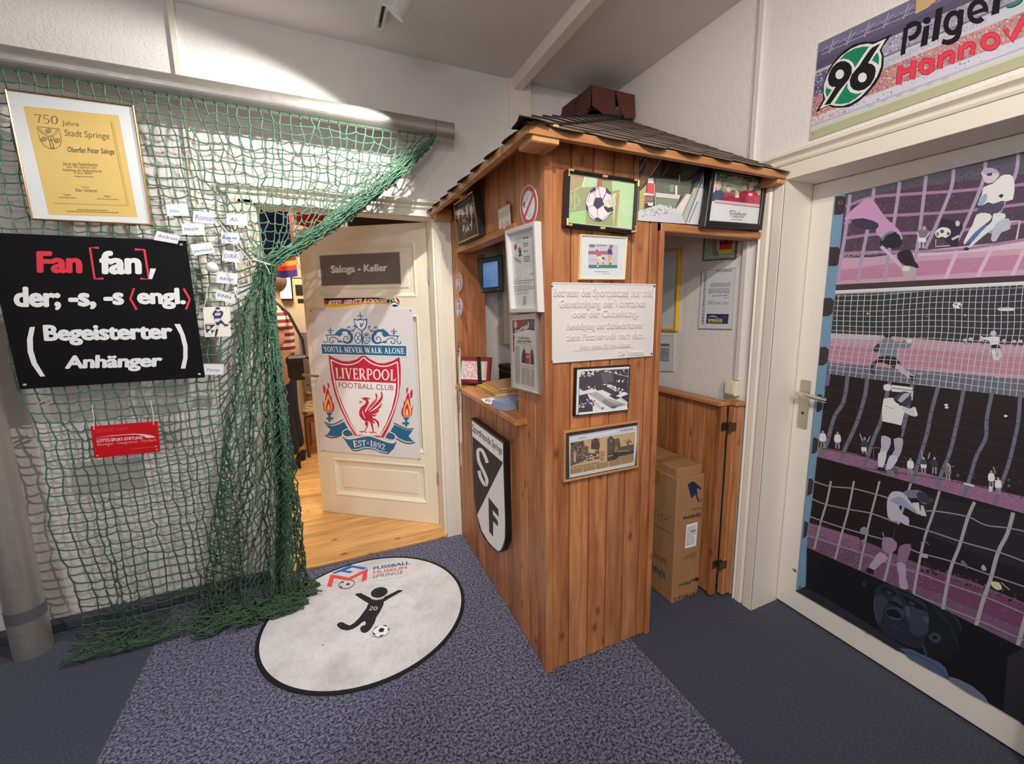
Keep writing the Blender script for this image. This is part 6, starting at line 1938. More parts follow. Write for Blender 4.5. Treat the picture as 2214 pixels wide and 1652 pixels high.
for pts in ([(340, 660), (440, 660), (440, 1060), (330, 1055)], [(340, 750), (372, 750), (370, 960)]): a.line(pts, 10, (228, 206, 164))
a.line([(450, 745), (520, 790), (545, 870), (520, 960), (445, 990)], 9, (228, 206, 164), sm=4); a.line([(1540, 850), (1480, 920), (1470, 1000), (1500, 1070), (1530, 1090)], 9, (232, 236, 190), sm=4); a.line([(1780, 860), (1540, 905), (1540, 1170), (1740, 1180)], 9, (232, 236, 190))
for k in range(6): a.line([(440 + k * 24, 600 - k * 12), (448 + k * 24, 650 - k * 14)], 9, (216, 216, 160))
a.line([(1340, 1440), (1405, 700)], 70, (176, 148, 92)); a.line([(1260, 690), (1440, 650)], 50, (176, 148, 92))
a.ell(985, 940, 308, 400, (92, 66, 70), rot=2); a.ell(985, 938, 296, 388, (224, 206, 190), rot=2)
a.poly([(940, 380), (1060, 380), (1040, 560), (940, 540)], (166, 104, 80))
dk2 = (66, 56, 66)
for pts in ([(900, 800), (1040, 800), (1100, 960), (940, 1060), (850, 970)], [(780, 640), (900, 560), (910, 640), (780, 700)], [(690, 930), (730, 1000), (760, 1160), (700, 1060)], [(870, 1265), (950, 1240), (1050, 1300), (1040, 1335), (900, 1310)], [(1080, 1000), (1240, 960), (1310, 1080), (1180, 1140), (1110, 1070)], [(1120, 580), (1260, 700), (1200, 730), (1140, 680)]): a.poly(pts, dk2)
for pts in ([(780, 700), (720, 900)], [(780, 700), (870, 690), (900, 800)], [(870, 690), (920, 640)], [(980, 640), (1010, 800)], [(850, 970), (740, 1020)], [(940, 1060), (945, 1240)], [(940, 1060), (1080, 960)], [(750, 1130), (870, 1260)], [(1050, 1290), (1200, 1180), (1290, 1150)], [(880, 820), (850, 970)]): a.line(pts, 9, (92, 66, 70))
a.poly([(1060, 880), (1360, 730), (1350, 980), (1180, 1030), (1100, 970)], (214, 206, 170)); a.line([(1170, 600), (1060, 860)], 16, (50, 40, 44))
for k in range(6): a.line([(1140 + k * 40, 850 - k * 18), (1230 + k * 26, 990 - k * 10)], 12, (170, 122, 92) if k % 2 else (190, 186, 140))
a.ell(955, 585, 32, 36, (190, 90, 84)); a.ell(955, 585, 16, 18, (230, 190, 180))
a.line([(318, 1364), (1700, 1490)], 12, (230, 224, 200)); a.build('print', root)
for k, (x, y) in enumerate(((300, 150), (1880, 400), (1815, 1580), (262, 1420))):
    c0 = pl_.off(.0015).hit(S[0] + x * S[2], S[1] + y * S[2]); sx_ = 1 if k in (0, 3) else -1; sz_ = -1 if k < 2 else 1
    m2 = MB()
    c1 = c0 + Vector((sx_ * .003, 0, sz_ * .003))
    m2.tube([c1 + Vector((sx_ * .017, 0, 0)), c1, c1 + Vector((0, 0, sz_ * .020))], .0042, 8); m2.build('corner_clip', GOLD if False else plain('gilt_clip', (246, 214, 140), .3, .3) if k == 0 else MATS['gilt_clip'], root)
for x, y in ((1120, 320), (1066, 1476)):
    c0 = pl_.off(.0015).hit(S[0] + x * S[2], S[1] + y * S[2]); m2 = MB(); m2.tube([c0 - Vector((.009, 0, 0)), c0 + Vector((.009, 0, 0))], .004, 8); m2.build('edge_clip', MATS['gilt_clip'], root)

# painting sheet of a barn with stacked chairs
S = (1370, 310, 310 / 2214)
pl_ = PY(YF - .006); pt_ = thing('barn_poster', (1.36, YF - .003, 1.75), 'unframed glossy print of a barn with stacked red chairs under the hut eaves', 'poster')
qd = [(78, 10), (1140, 190), (1000, 1258), (68, 1190)]
qd = [(84, -40), (1142, 120), (1020, 1262), (66, 1192)]
mb = MB(); mb.prism(quad3(pl_, qd, S), (0, .003, 0)); a = Art(pl_, S, white=(206, 200, 196))
a.poly(qd, (58, 58, 52)); a.poly([(84, 20), (540, 90), (300, 480), (90, 540)], (70, 62, 54)); a.poly([(440, 90), (1140, 190), (1100, 400), (860, 560), (420, 520)], (34, 32, 28)); a.poly([(700, 160), (1090, 200), (1000, 420), (820, 560), (740, 560)], (62, 64, 52))
a.poly([(330, 80), (530, 100), (250, 500), (100, 700), (96, 540)], (118, 82, 60)); a.line([(530, 95), (260, 500)], 14, (190, 150, 112)); a.line([(90, 250), (320, 60)], 30, (120, 114, 104)); a.line([(90, 420), (190, 240), (330, 130)], 12, (150, 140, 128)); a.line([(190, 250), (225, 330)], 7, (200, 196, 190)); a.line([(560, 330), (430, 520)], 26, (84, 68, 52))
a.poly([(330, 540), (720, 560), (730, 820), (340, 790)], (98, 100, 88)); a.poly([(340, 760), (720, 800), (700, 860), (340, 830)], (204, 194, 188)); a.poly([(330, 840), (700, 860), (640, 1000), (330, 960)], (122, 132, 108)); a.poly([(560, 640), (620, 640), (620, 750), (555, 745)], (140, 138, 116)); a.rect(640, 650, 672, 796, (214, 208, 204)); a.line([(710, 490), (704, 620)], 12, (190, 190, 182)); a.line([(560, 660), (480, 690)], 5, (160, 150, 130))
a.poly([(700, 600), (900, 560), (860, 780), (720, 820)], (96, 96, 82)); a.poly([(90, 740), (200, 640), (150, 1040), (78, 1060)], (176, 164, 100))
a.poly([(68, 1050), (400, 940), (660, 1010), (760, 1120), (1020, 1258), (66, 1192)], (196, 190, 194)); a.speckle([(90, 1000), (620, 940), (600, 1080), (90, 1150)], 130, [(130, 140, 108), (206, 200, 204), (150, 152, 126), (220, 216, 220), (96, 106, 80)], 16, seed=3, asp=.6)
a.poly([(650, 1020), (820, 780), (880, 790), (740, 1110)], (212, 198, 190)); a.poly([(650, 1020), (820, 780), (790, 780), (640, 1010)], (150, 128, 96)); a.poly([(740, 1110), (880, 790), (1080, 370), (1110, 400), (960, 900), (800, 1240), (760, 1190)], (168, 174, 160))
a.poly([(800, 1240), (960, 860), (1090, 460), (1100, 760), (990, 1250)], (206, 196, 200)); a.line([(1085, 380), (960, 640)], 50, (72, 62, 92)); a.line([(985, 580), (940, 700)], 44, (84, 116, 124)); a.line([(950, 690), (910, 780)], 40, (206, 168, 96)); a.line([(1110, 400), (800, 1240)], 10, (60, 56, 52)); a.line([(900, 780), (750, 1110)], 16, (126, 134, 108)); a.line([(980, 900), (850, 1220)], 24, (150, 146, 128))
a.poly([(1100, 760), (1060, 1262), (1010, 1258), (1040, 1080)], (84, 96, 72)); a.poly([(1090, 180), (1142, 190), (1060, 1262), (1030, 1262), (1104, 700)], (30, 30, 26))
a.poly([(216, 540), (300, 540), (310, 620), (216, 616)], (216, 200, 196)); a.poly([(206, 612), (326, 620), (324, 790), (200, 766)], (206, 74, 78), sm=0); a.poly([(150, 770), (200, 766), (324, 790), (300, 810), (150, 800)], (224, 206, 204))
for k in range(4): a.poly([(156, 815 + k * 30), (306, 822 + k * 30), (300, 842 + k * 30), (158, 834 + k * 30)], (186, 132, 126) if k % 2 else (160, 116, 110))
a.poly([(214, 920), (300, 920), (290, 970), (216, 960)], (226, 216, 216)); a.line([(318, 640), (330, 1050)], 8, (190, 186, 180)); a.line([(160, 900), (150, 1060)], 8, (150, 140, 120))
a.merge(mb, 1); mb.build('print', [PAPER, INKG], pt_)

# team photo in black frame
n = Vector((.05, -1, .03)).normalized(); pl_ = Plane((1.6, YF - .041, 1.85), n)
root, pp, hole = picture('team_photo_frame', 'wide black frame with a group in red shirts above white, under the eaves at right', 'picture', [(1226, 336), (2085, 482), (1985, 1336), (1100, 1278)], pl_, .030, .023, BLKF, recess=.010, src=S)
a = Art(pp, S, white=(210, 204, 198)); hole_base(a, hole, (214, 210, 210))
a.poly([(1282, 440), (2000, 548), (1950, 950), (1246, 880)], (112, 120, 88)); a.speckle([(1290, 450), (1990, 560), (1960, 800), (1270, 740)], 150, [(70, 84, 54), (140, 152, 120), (160, 166, 142), (54, 62, 44), (120, 130, 96)], 26, seed=12)
a.poly([(1380, 590), (1650, 560), (1700, 700), (1400, 740)], (150, 158, 140)); a.line([(1360, 575), (1640, 500)], 14, (150, 150, 138))
for i, (x, y, s_, c_) in enumerate(((1308, 640, 1.25, (52, 62, 96)), (1466, 690, 1.0, (158, 34, 54)), (1596, 760, .8, (168, 36, 56)), (1712, 660, 1.0, (142, 28, 48)), (1812, 660, 1.1, (186, 44, 70)), (1930, 740, .9, (190, 76, 92)))):
    a.poly([(x - 82 * s_, y + 250), (x - 80 * s_, y + 120 * s_), (x - 40 * s_, y + 72 * s_), (x + 40 * s_, y + 72 * s_), (x + 82 * s_, y + 110 * s_), (x + 84 * s_, y + 260)], c_); a.ell(x, y + 14 * s_, 36 * s_, 52 * s_, (214, 168, 148)); a.poly([(x - 38 * s_, y), (x - 30 * s_, y - 44 * s_), (x + 24 * s_, y - 46 * s_), (x + 38 * s_, y), (x, y - 22 * s_)], (150, 104, 74) if i % 2 else (190, 160, 130)); a.line([(x - 14 * s_, y + 36 * s_), (x + 14 * s_, y + 36 * s_)], 7, (236, 224, 220))
a.rect(1566, 800, 1622, 840, (222, 210, 212)); a.rect(1772, 770, 1828, 812, (222, 210, 212))
a.poly([(1250, 870), (1962, 946), (1952, 1250), (1226, 1190)], (218, 214, 214)); a.poly([(1250, 870), (1962, 946), (1960, 990), (1248, 910)], (206, 180, 186)); a.line([(1248, 916), (1958, 996)], 12, (178, 50, 74))
a.text('Fidathon', [(1474, 1040), (1730, 1046), (1726, 1160), (1480, 1142)], (50, 46, 52), shear=.35); a.line([(1470, 1066), (1520, 1040), (1580, 1052)], 7, (50, 46, 52), sm=3)
a.ring(1735, 1160, 28, 36, 22, (240, 236, 230)); a.greek([(1500, 1168), (1668, 1178), (1666, 1200), (1500, 1190)], 1, (120, 114, 118), seed=4, words=5, ragged=0); a.build('print', root)

# cream framed cartoon
S = (1240, 500, 130 / 1952)
CREAM = plain('cream_frame', (236, 220, 178), .4, var=.02)
root, pp, hole = picture('cartoon_frame', 'cream framed small drawing of two football players above the embossed sign', 'picture', [(244, 88), (1776, 178), (1690, 1580), (196, 1572)], PY(YF - .018), .016, .0065, CREAM, recess=.006, src=S)
a = Art(pp, S, white=(222, 206, 180)); hole_base(a, hole, (216, 204, 180)); a.poly([(490, 400), (1440, 440), (1420, 1200), (470, 1210)], (196, 180, 168)); a.poly([(480, 640), (1100, 640), (1100, 760), (476, 750)], (160, 96, 100)); a.poly([(520, 430), (690, 430), (690, 520), (516, 520)], (120, 100, 108)); a.poly([(730, 430), (1080, 440), (1080, 490), (730, 490)], (150, 140, 96)); a.poly([(490, 1090), (1420, 1095), (1418, 1200), (490, 1200)], (62, 120, 92)); a.poly([(1170, 440), (1280, 440), (1270, 560), (1170, 560)], (150, 96, 96))
a.poly([(700, 640), (780, 650), (860, 700), (900, 790), (770, 830)], (206, 84, 74)); a.ell(760, 625, 40, 30, (120, 90, 76)); a.poly([(760, 820), (900, 810), (960, 880), (940, 1000), (880, 960), (800, 1010)], (220, 196, 150)); a.poly([(1110, 590), (1240, 590), (1270, 760), (1100, 750)], (56, 44, 110)); a.ell(1175, 560, 50, 34, (170, 110, 86)); a.poly([(1120, 760), (1250, 760), (1220, 880), (1130, 1080), (1120, 900)], (206, 150, 96)); a.poly([(1240, 780), (1310, 760), (1290, 860), (1220, 900)], (206, 180, 140))
a.poly([(920, 850), (1000, 850), (990, 920), (940, 910)], (40, 38, 40)); a.poly([(1000, 870), (1050, 920), (1020, 980)], (150, 140, 150)); a.poly([(1150, 1080), (1200, 1010), (1230, 1040), (1190, 1090)], (40, 34, 36)); a.poly([(740, 1160), (800, 1080), (810, 1150)], (226, 220, 206)); a.line([(500, 920), (860, 920)], 20, (206, 150, 110)); a.poly([(760, 1000), (810, 1000), (805, 1090), (765, 1090)], (196, 90, 80)); a.poly([(940, 1000), (1000, 1060), (980, 1120), (930, 1040)], (200, 100, 90))
a.greek([(655, 1300), (1140, 1310), (1138, 1340), (655, 1330)], 1, (110, 98, 92), seed=2, words=6, ragged=0); a.greek([(925, 1378), (1185, 1382), (1184, 1402), (925, 1398)], 1, (130, 118, 110), seed=3, words=4, ragged=0); a.build('print', root)

# embossed white sign
S = (960, 560, 500 / 2214)
WHS = plain('white_enamel', (228, 222, 220), .32, var=.015)
es = thing('embossed_sign', (.95, YF - .006, 1.1), 'white sheet-metal sign with embossed German lettering on the hut front', 'sign')
pl_ = PY(YF - .008); mb = MB(); A = quad3(pl_, [(1024, 222), (2030, 240), (2000, 932), (1028, 1004)], S)
plate(mb, A, pl_.n, .006, ch=.0015)
for i in range(4):  # raised rim
    j = (i + 1) % 4; B2 = shrink(A, .0035); mb.tube([B2[i] + pl_.n * .0006, B2[j] + pl_.n * .0006], .0016, 6)


def emboss(mb, t, quad, bold=.022, h=.0042):
    """letters raised out of the sheet"""
    V, F = text_shape(t, bold); m = quadmap(quad); per = len(V) // (9 if bold else 1)
    P0 = [pl_.hit(S[0] + x * S[2], S[1] + y * S[2]) for x, y in (m(*v) for v in V)]
    b_ = len(mb.v); nv = len(P0); mb.v.extend([p + pl_.n * (h + (i // per) * 2e-5) for i, p in enumerate(P0)]); mb.v.extend(P0)
    cnt = {}
    for f in F:
        for i in range(len(f)):
            e_ = (f[i], f[(i + 1) % len(f)]); cnt[tuple(sorted(e_))] = cnt.get(tuple(sorted(e_)), 0) + 1
    for f in F:
        mb.f.append(tuple(b_ + i for i in f)); mb.m.append(0); mb.c.append(None)
        for i in range(len(f)):
            x, y = f[i], f[(i + 1) % len(f)]
            if cnt[tuple(sorted((x, y)))] == 1: mb.f.append((b_ + x, b_ + y, b_ + nv + y, b_ + nv + x)); mb.m.append(0); mb.c.append(None)


def tb(x0, y0, x1, y1, sl_, ln_=0): dy = sl_ * (x1 - x0); return [(x0, y0), (x1, y0 + dy), (x1 + ln_, y1 + dy), (x0 + ln_, y1)]


for t, q in (('Betreten des Sportplatzes nur mit', tb(1048, 278, 1992, 382, .004)), ('Genehmigung des Vorstands', tb(1100, 390, 1926, 488, -.008)), ('oder der Clubleitung.', tb(1226, 490, 1854, 580, -.01)),
             ('Beleidigung der Schiedsrichter', tb(1170, 612, 1906, 694, -.02)), ('zieht Platzverweis nach sich.', tb(1172, 716, 1914, 782, -.03)), ('Der Vorstand', tb(1664, 880, 1912, 928, -.036))):
    emboss(mb, t, q)
# small raised strip with its own lettering
B2 = quad3(pl_.off(.0024), [(1242, 804), (1816, 766), (1812, 846), (1242, 884)], S); plate(mb, B2, pl_.n, .0024, ch=.0006)
pl0 = pl_; pl_ = pl0.off(.0024); emboss(mb, 'Eltern haften für ihre Kinder', tb(1296, 818, 1782, 862, -.045), h=.003); pl_ = pl0
mb.build('sheet', WHS, es)
for x, y in ((1034, 262), (2014, 262), (1988, 908), (1034, 982)): m2 = MB(); screw(m2, pl_.hit(S[0] + x * S[2], S[1] + y * S[2]), pl_.n, .0042); m2.build('screw', BLACKHOLE, es)

# aerial photograph
S = (1230, 780, 150 / 1906)
root, pp, hole = picture('aerial_photo', 'thin black frame with a black and white aerial view, tilted on the hut front', 'picture', [(204, 208), (1702, 118), (1642, 1366), (166, 1536)], PY(YF - .020), .018, .0055, BLKF, recess=.004, src=S)
a = Art(pp, S, white=(220, 206, 194)); hole_base(a, hole, (222, 210, 198)); q_ = [(290, 268), (1640, 184), (1596, 1330), (255, 1470)]
dk3 = (70, 56, 62); lt = (222, 210, 198)
a.poly(q_, dk3); a.poly([(290, 250), (1650, 172), (1646, 230), (900, 262), (700, 330), (290, 420)], lt); a.speckle([(300, 290), (740, 270), (660, 420), (300, 440)], 60, [dk3, lt], 30, seed=1); a.speckle([(800, 240), (1640, 200), (1640, 420), (1000, 300)], 90, [dk3, lt, (120, 106, 108)], 24, seed=2)
a.poly([(860, 340), (1200, 330), (1220, 560), (960, 640)], (96, 84, 88)); a.speckle([(1300, 540), (1630, 480), (1630, 600), (1320, 590)], 26, [lt, dk3], 26, seed=3)
a.poly([(285, 760), (400, 830), (700, 740), (770, 820), (920, 800), (1160, 920), (1100, 970), (1290, 1070), (1400, 1020), (1600, 1140), (1600, 1335), (860, 1410), (640, 1400), (640, 1230), (500, 900), (280, 950)], lt)
a.poly([(530, 890), (760, 850), (1000, 1000), (1560, 1190), (1170, 1310), (700, 980)], (176, 162, 156)); a.poly([(960, 1050), (1250, 1180), (1560, 1190), (1170, 1310), (900, 1120)], (140, 126, 126)); a.line([(520, 890), (1160, 1300)], 12, dk3); a.line([(1180, 1310), (1580, 1200)], 9, (110, 98, 98)); a.poly([(1150, 1240), (1320, 1250), (1260, 1310), (1170, 1300)], (90, 78, 82))
a.poly([(700, 1180), (760, 1140), (900, 1290), (830, 1310)], (196, 184, 174)); a.poly([(880, 1300), (930, 1260), (960, 1310), (890, 1350)], (110, 98, 98)); a.speckle([(1050, 640), (1480, 780), (1440, 900), (1060, 720)], 60, [lt, (206, 194, 184), dk3], 34, seed=5); a.speckle([(410, 640), (740, 690), (700, 770), (440, 760)], 34, [(120, 106, 108), lt, dk3], 26, seed=6)
a.poly([(345, 950), (480, 925), (540, 1030), (420, 1110), (360, 1060)], dk3); a.poly([(410, 1290), (640, 1240), (645, 1400), (410, 1415)], dk3); a.speckle([(480, 1050), (700, 1090), (680, 1240), (500, 1130)], 60, [dk3, lt, (120, 106, 108)], 24, seed=8); a.speckle([(270, 1160), (450, 1160), (400, 1310), (270, 1300)], 30, [dk3, lt], 24, seed=9)
a.poly([(1270, 970), (1480, 850), (1540, 860), (1620, 910), (1400, 1000)], lt); a.line([(1390, 1000), (1605, 1150)], 20, lt); a.line([(1320, 370), (1630, 440)], 9, lt); a.poly([(890, 650), (1000, 630), (1000, 670)], lt)
a.poly([(285, 262), (1650, 172), (1648, 200), (285, 292)], (226, 216, 206)); a.poly([(258, 1420), (1600, 1290), (1598, 1336), (255, 1484)], (222, 210, 198)); a.build('print', root)

# newspaper clipping in a natural wood frame
S = (1210, 900, 190 / 2093)
NATF = woodmat('natural_frame_wood', [(.3, lin((160, 104, 66))), (.5, lin((190, 134, 90))), (.7, lin((212, 160, 114)))], 'x', spread=.08)
root, pp, hole = picture('clipping_frame', 'natural wood frame with a yellowed newspaper cutting of two street views on the hut', 'picture', [(112, 370), (1918, 100), (1892, 1230), (106, 1592)], PY(YF - .024), .022, .0088, NATF, recess=.008, src=S)
a = Art(pp, S, white=(214, 202, 196)); hole_base(a, hole, (60, 40, 30)); a.poly([(225, 480), (1866, 215), (1790, 1165), (235, 1465)], (208, 202, 204)); a.line([(240, 500), (1836, 240), (1770, 1140), (235, 1430)], 8, (70, 66, 60), closed=True)
pap = (190, 152, 112); a.poly([(252, 620), (1800, 365), (1755, 1110), (250, 1395)], pap); a.line([(245, 585), (1820, 330)], 5, (80, 74, 66))
a.greek([(450, 515), (620, 487), (620, 505), (450, 533)], 1, (120, 70, 70), seed=1, words=4, fill=.9); a.greek([(1430, 340), (1770, 285), (1768, 312), (1430, 366)], 1, (110, 70, 80), seed=2, words=6, fill=.9, ragged=0)
dk4 = (66, 52, 42); mid = (120, 94, 70)
a.poly([(268, 640), (560, 590), (600, 700), (680, 720), (670, 960), (560, 1080), (258, 1190)], (92, 74, 58)); a.speckle([(268, 640), (560, 595), (660, 960), (258, 1120)], 160, [dk4, (110, 88, 68), (80, 64, 50), (134, 108, 82)], 30, seed=3); a.poly([(330, 860), (375, 850), (385, 1090), (335, 1100)], pap)
a.poly([(800, 560), (880, 520), (950, 640), (940, 780), (840, 790), (740, 760)], dk4, sm=2); a.speckle([(760, 560), (940, 540), (945, 790), (740, 770)], 70, [dk4, (90, 72, 56)], 24, seed=4); a.poly([(690, 860), (940, 800), (945, 1000), (600, 1080)], (100, 80, 62)); a.poly([(680, 790), (840, 790), (830, 880), (720, 880)], (196, 160, 118)); a.speckle([(620, 950), (945, 880), (945, 1000), (600, 1080)], 60, [dk4, (206, 180, 150), (40, 32, 28)], 20, seed=5)
a.greek([(1, 1), (2, 1), (2, 2), (1, 2)], 1, pap) if False else None
a.text('Julei', [(972, 1080), (990, 820), (1072, 830), (1060, 1060)], (150, 74, 58), bold=.01) if False else a.greek([(970, 830), (1060, 815), (1064, 1060), (970, 1075)], 5, (160, 86, 66), seed=6, words=2, fill=.6)
a.poly([(1125, 550), (1210, 460), (1300, 540), (1410, 520), (1440, 700), (1380, 860), (1125, 900)], (84, 68, 54)); a.poly([(1300, 550), (1400, 530), (1390, 700), (1310, 720)], (104, 84, 66)); a.poly([(1310, 720), (1380, 700), (1370, 860), (1300, 870)], (134, 110, 80)); a.poly([(1210, 560), (1235, 555), (1232, 610), (1210, 614)], (180, 146, 108))
a.line([(1640, 520), (1620, 800)], 12, dk4)
for k in range(9): a.line([(1630, 700 - k * 14), (1540 + k * 24, 560 + (k % 3) * 30)], 6, dk4)
a.poly([(1430, 730), (1760, 660), (1755, 860), (1380, 900)], (96, 78, 60)); a.poly([(1125, 900), (1380, 840), (1755, 830), (1755, 930), (1300, 1030), (1125, 1068)], dk4); a.line([(1380, 845), (1480, 830), (1560, 815), (1650, 830)], 12, (190, 170, 150), sm=3); a.line([(1140, 950), (1260, 925)], 14, (196, 176, 156)); a.poly([(1390, 960), (1755, 880), (1755, 940), (1330, 1025)], (150, 120, 90))
a.line([(1130, 560), (1128, 1068)], 6, (150, 120, 90))
for i in range(5):
    x0, x1 = 252 + i * 306, 252 + i * 306 + 290
    f = lambda x: 1255 - (x - 252) * .205
    a.greek([(x0, f(x0)), (x1, f(x1)), (x1, f(x1) + 128), (x0, f(x0) + 128)], 11, (150, 116, 84), seed=i, fill=.5, words=4, ragged=.1)
a.greek([(258, 1210), (950, 1080), (950, 1100), (258, 1232)], 1, (120, 92, 66), seed=9, words=14, ragged=0, fill=.8); a.build('print', root)
# ================================================================ stadium banner over the right-hand door
S = (1750, 0, 240 / 1322)
pl_ = PX(XR - .004)
SB = plain('banner_board', (220, 216, 214), .4)
bn = thing('stadium_banner', (XR - .002, .55, 2.05), 'long stadium banner with round green club emblem and red and black lettering above the door', 'banner')
q_ = [(1770, 94), (2330, -172), (2330, 101.5), (1750, 304)]
mb = MB(); A = quad3(pl_, q_); mb.prism(A, (.003, 0, 0))
a = Art(pl_, (0, 0, 1), white=(236, 228, 220), eps=1.6e-5); qm = quadmap(q_)


def band(v0, v1, c, u0=0, u1=1): a.poly([qm(u0, v1), qm(u1, v1), qm(u1, v0), qm(u0, v0)], c)
def bq(v0, v1, u0=0, u1=1): return [qm(u0, v1), qm(u1, v1), qm(u1, v0), qm(u0, v0)]


a.poly(q_, (176, 160, 176))
band(.72, 1, (104, 92, 116)); band(.70, .80, (96, 82, 104)); band(.9, 1, (126, 114, 138))
for k in range(7):  # roof trusses
    u = .02 + k * .085
    a.line([qm(u, .90), qm(u + .085, .93)], 2.2, (150, 142, 162)); a.line([qm(u, .86), qm(u + .085, .865)], 1.6, (176, 168, 184))
    a.line([qm(u + .04, .84), qm(u + .06, .97)], 2.5, (170, 162, 180)); a.line([qm(u + .05, .86), qm(u + .02, .93)], 1.5, (166, 158, 176)); a.line([qm(u + .05, .86), qm(u + .08, .94)], 1.5, (166, 158, 176))
band(.66, .71, (196, 184, 190)); band(.42, .68, (112, 102, 124)); band(.42, .72, (170, 158, 172), .28, 1)
a.speckle(bq(.42, .68, 0, .3), 420, [(84, 76, 100), (150, 140, 160), (206, 200, 208), (104, 94, 120), (70, 62, 84)], 2.4, seed=1)
a.speckle(bq(.52, .72, .28, .98), 320, [(110, 100, 128), (190, 182, 196), (222, 216, 220), (140, 130, 154)], 2.6, seed=2)
band(.44, .54, (206, 198, 204), .29, 1); band(.545, .56, (120, 108, 132), .29, 1)
a.text('LigensprecherTeam', [qm(.3, .535), qm(.72, .54), qm(.72, .45), qm(.3, .445)], (178, 170, 180))
band(.22, .44, (196, 140, 134)); a.speckle(bq(.22, .44), 1500, [(214, 130, 116), (170, 100, 104), (232, 200, 194), (150, 120, 140), (206, 106, 92), (238, 214, 206), (120, 96, 120), (226, 160, 140)], 2.1, seed=3)
band(.10, .23, (214, 206, 212)); a.speckle(bq(.13, .24, .0, .2), 90, [(232, 150, 124), (226, 120, 92), (240, 210, 200), (214, 170, 160)], 2.6, seed=4); a.speckle(bq(.13, .22, .15, .9), 120, [(180, 176, 200), (206, 200, 212), (140, 132, 168), (226, 220, 226)], 2.4, seed=5)
band(.135, .15, (186, 178, 190)); band(0, .11, (186, 180, 142)); band(.085, .11, (212, 206, 178)); 
for k in range(6): a.text('VHV', [qm(.27 + k * .06, .135), qm(.295 + k * .06, .135), qm(.295 + k * .06, .115), qm(.27 + k * .06, .115)], (150, 144, 156))
# emblem
a.src = S
bk = (24, 20, 26); wh = (234, 230, 220); gr = (26, 132, 92)
a.poly([(80, 1336), (165, 1185), (160, 1060), (190, 930), (240, 810), (320, 700), (420, 600), (530, 530), (640, 500), (740, 496), (800, 490), (985, 405), (880, 560), (862, 590), (888, 670), (884, 790), (850, 900), (800, 990), (700, 1110), (590, 1210), (470, 1276), (370, 1284), (280, 1280), (240, 1262)], bk)
a.poly([(122, 1304), (192, 1180), (172, 1110), (176, 1010), (215, 900), (290, 770), (380, 670), (500, 580), (600, 536), (700, 520), (760, 530), (920, 456), (850, 580), (836, 592), (864, 670), (856, 790), (810, 910), (730, 1030), (620, 1150), (500, 1230), (400, 1262), (310, 1262), (250, 1246)], wh)
a.poly([(360, 715), (430, 640), (540, 580), (640, 556), (714, 556), (640, 660), (546, 806), (520, 750), (470, 710), (410, 700)], gr, sm=0)
a.poly([(796, 640), (818, 628), (834, 690), (826, 780), (800, 750), (746, 720)], gr); a.poly([(204, 1020), (214, 1050), (250, 1062), (270, 1072), (212, 1160), (194, 1100)], gr)
a.poly([(456, 985), (456, 1050), (490, 1100), (560, 1120), (634, 1102), (560, 1170), (470, 1226), (380, 1240), (300, 1236), (380, 1110)], gr)
# figures 9 and 6
nine = [(372, 730), (430, 728), (480, 756), (508, 800), (506, 870), (470, 950), (420, 1010), (370, 1070), (300, 1170), (252, 1240), (180, 1254), (240, 1160), (316, 1034), (270, 1036), (236, 1010), (222, 950), (236, 880), (270, 810), (320, 758)]
a.poly(nine, bk); a.ell(364, 886, 48, 60, wh, rot=28)
six = [(752, 566), (852, 514), (790, 610), (700, 754), (750, 764), (786, 800), (794, 850), (776, 930), (730, 1010), (660, 1066), (590, 1084), (530, 1070), (492, 1030), (482, 960), (506, 890), (556, 830), (600, 780), (650, 700), (720, 600)]
a.poly(six, bk); a.ell(634, 924, 50, 60, wh, rot=28)
# words
a.src = (1910, 0, 304 / 2214)


def word(chars, c, bold, lean=0):
    for ch, qd in chars: a.text(ch, qd, c, bold=bold)


big = [('P', [(320, 440), (585, 350), (560, 760), (270, 880)]), ('i', [(625, 300), (752, 262), (706, 712), (584, 744)]), ('l', [(820, 160), (942, 110), (880, 614), (762, 664)]), ('g', [(955, 240), (1280, 130), (1225, 600), (925, 720)]), ('e', [(1330, 70), (1660, -40), (1636, 290), (1310, 400)]), ('r', [(1735, -100), (1990, -180), (1800, 190), (1662, 250)])]
a.poly([(325, 440), (400, 412), (345, 848), (270, 882)], bk); a.line([(380, 425), (480, 372), (560, 390), (560, 480), (500, 570), (400, 612)], 78, bk, sm=4)
a.poly([(640, 425), (734, 390), (694, 704), (584, 742)], bk); a.ell(690, 325, 62, 52, bk, rot=-30)
a.poly([(836, 150), (942, 108), (872, 614), (760, 664)], bk)
a.ring(1105, 360, 112, 160, 84, bk, rot=16); a.line([(1232, 150), (1190, 520), (1120, 630), (1010, 670), (930, 650)], 84, bk, sm=3)
a.ring(1490, 180, 122, 158, 82, bk, rot=18, a0=30, a1=350); a.line([(1370, 230), (1640, 130)], 56, bk)
a.poly([(1745, -40), (1860, -90), (1826, 205), (1700, 245)], bk)
a.line([(1945, 100), (2040, 90), (2160, 20), (2190, -60)], 56, bk, sm=3); a.line([(1950, 96), (2040, 84), (2152, 18), (2180, -60)], 40, (40, 140, 104), sm=3)
rd = (236, 62, 84); ol = (110, 20, 40)
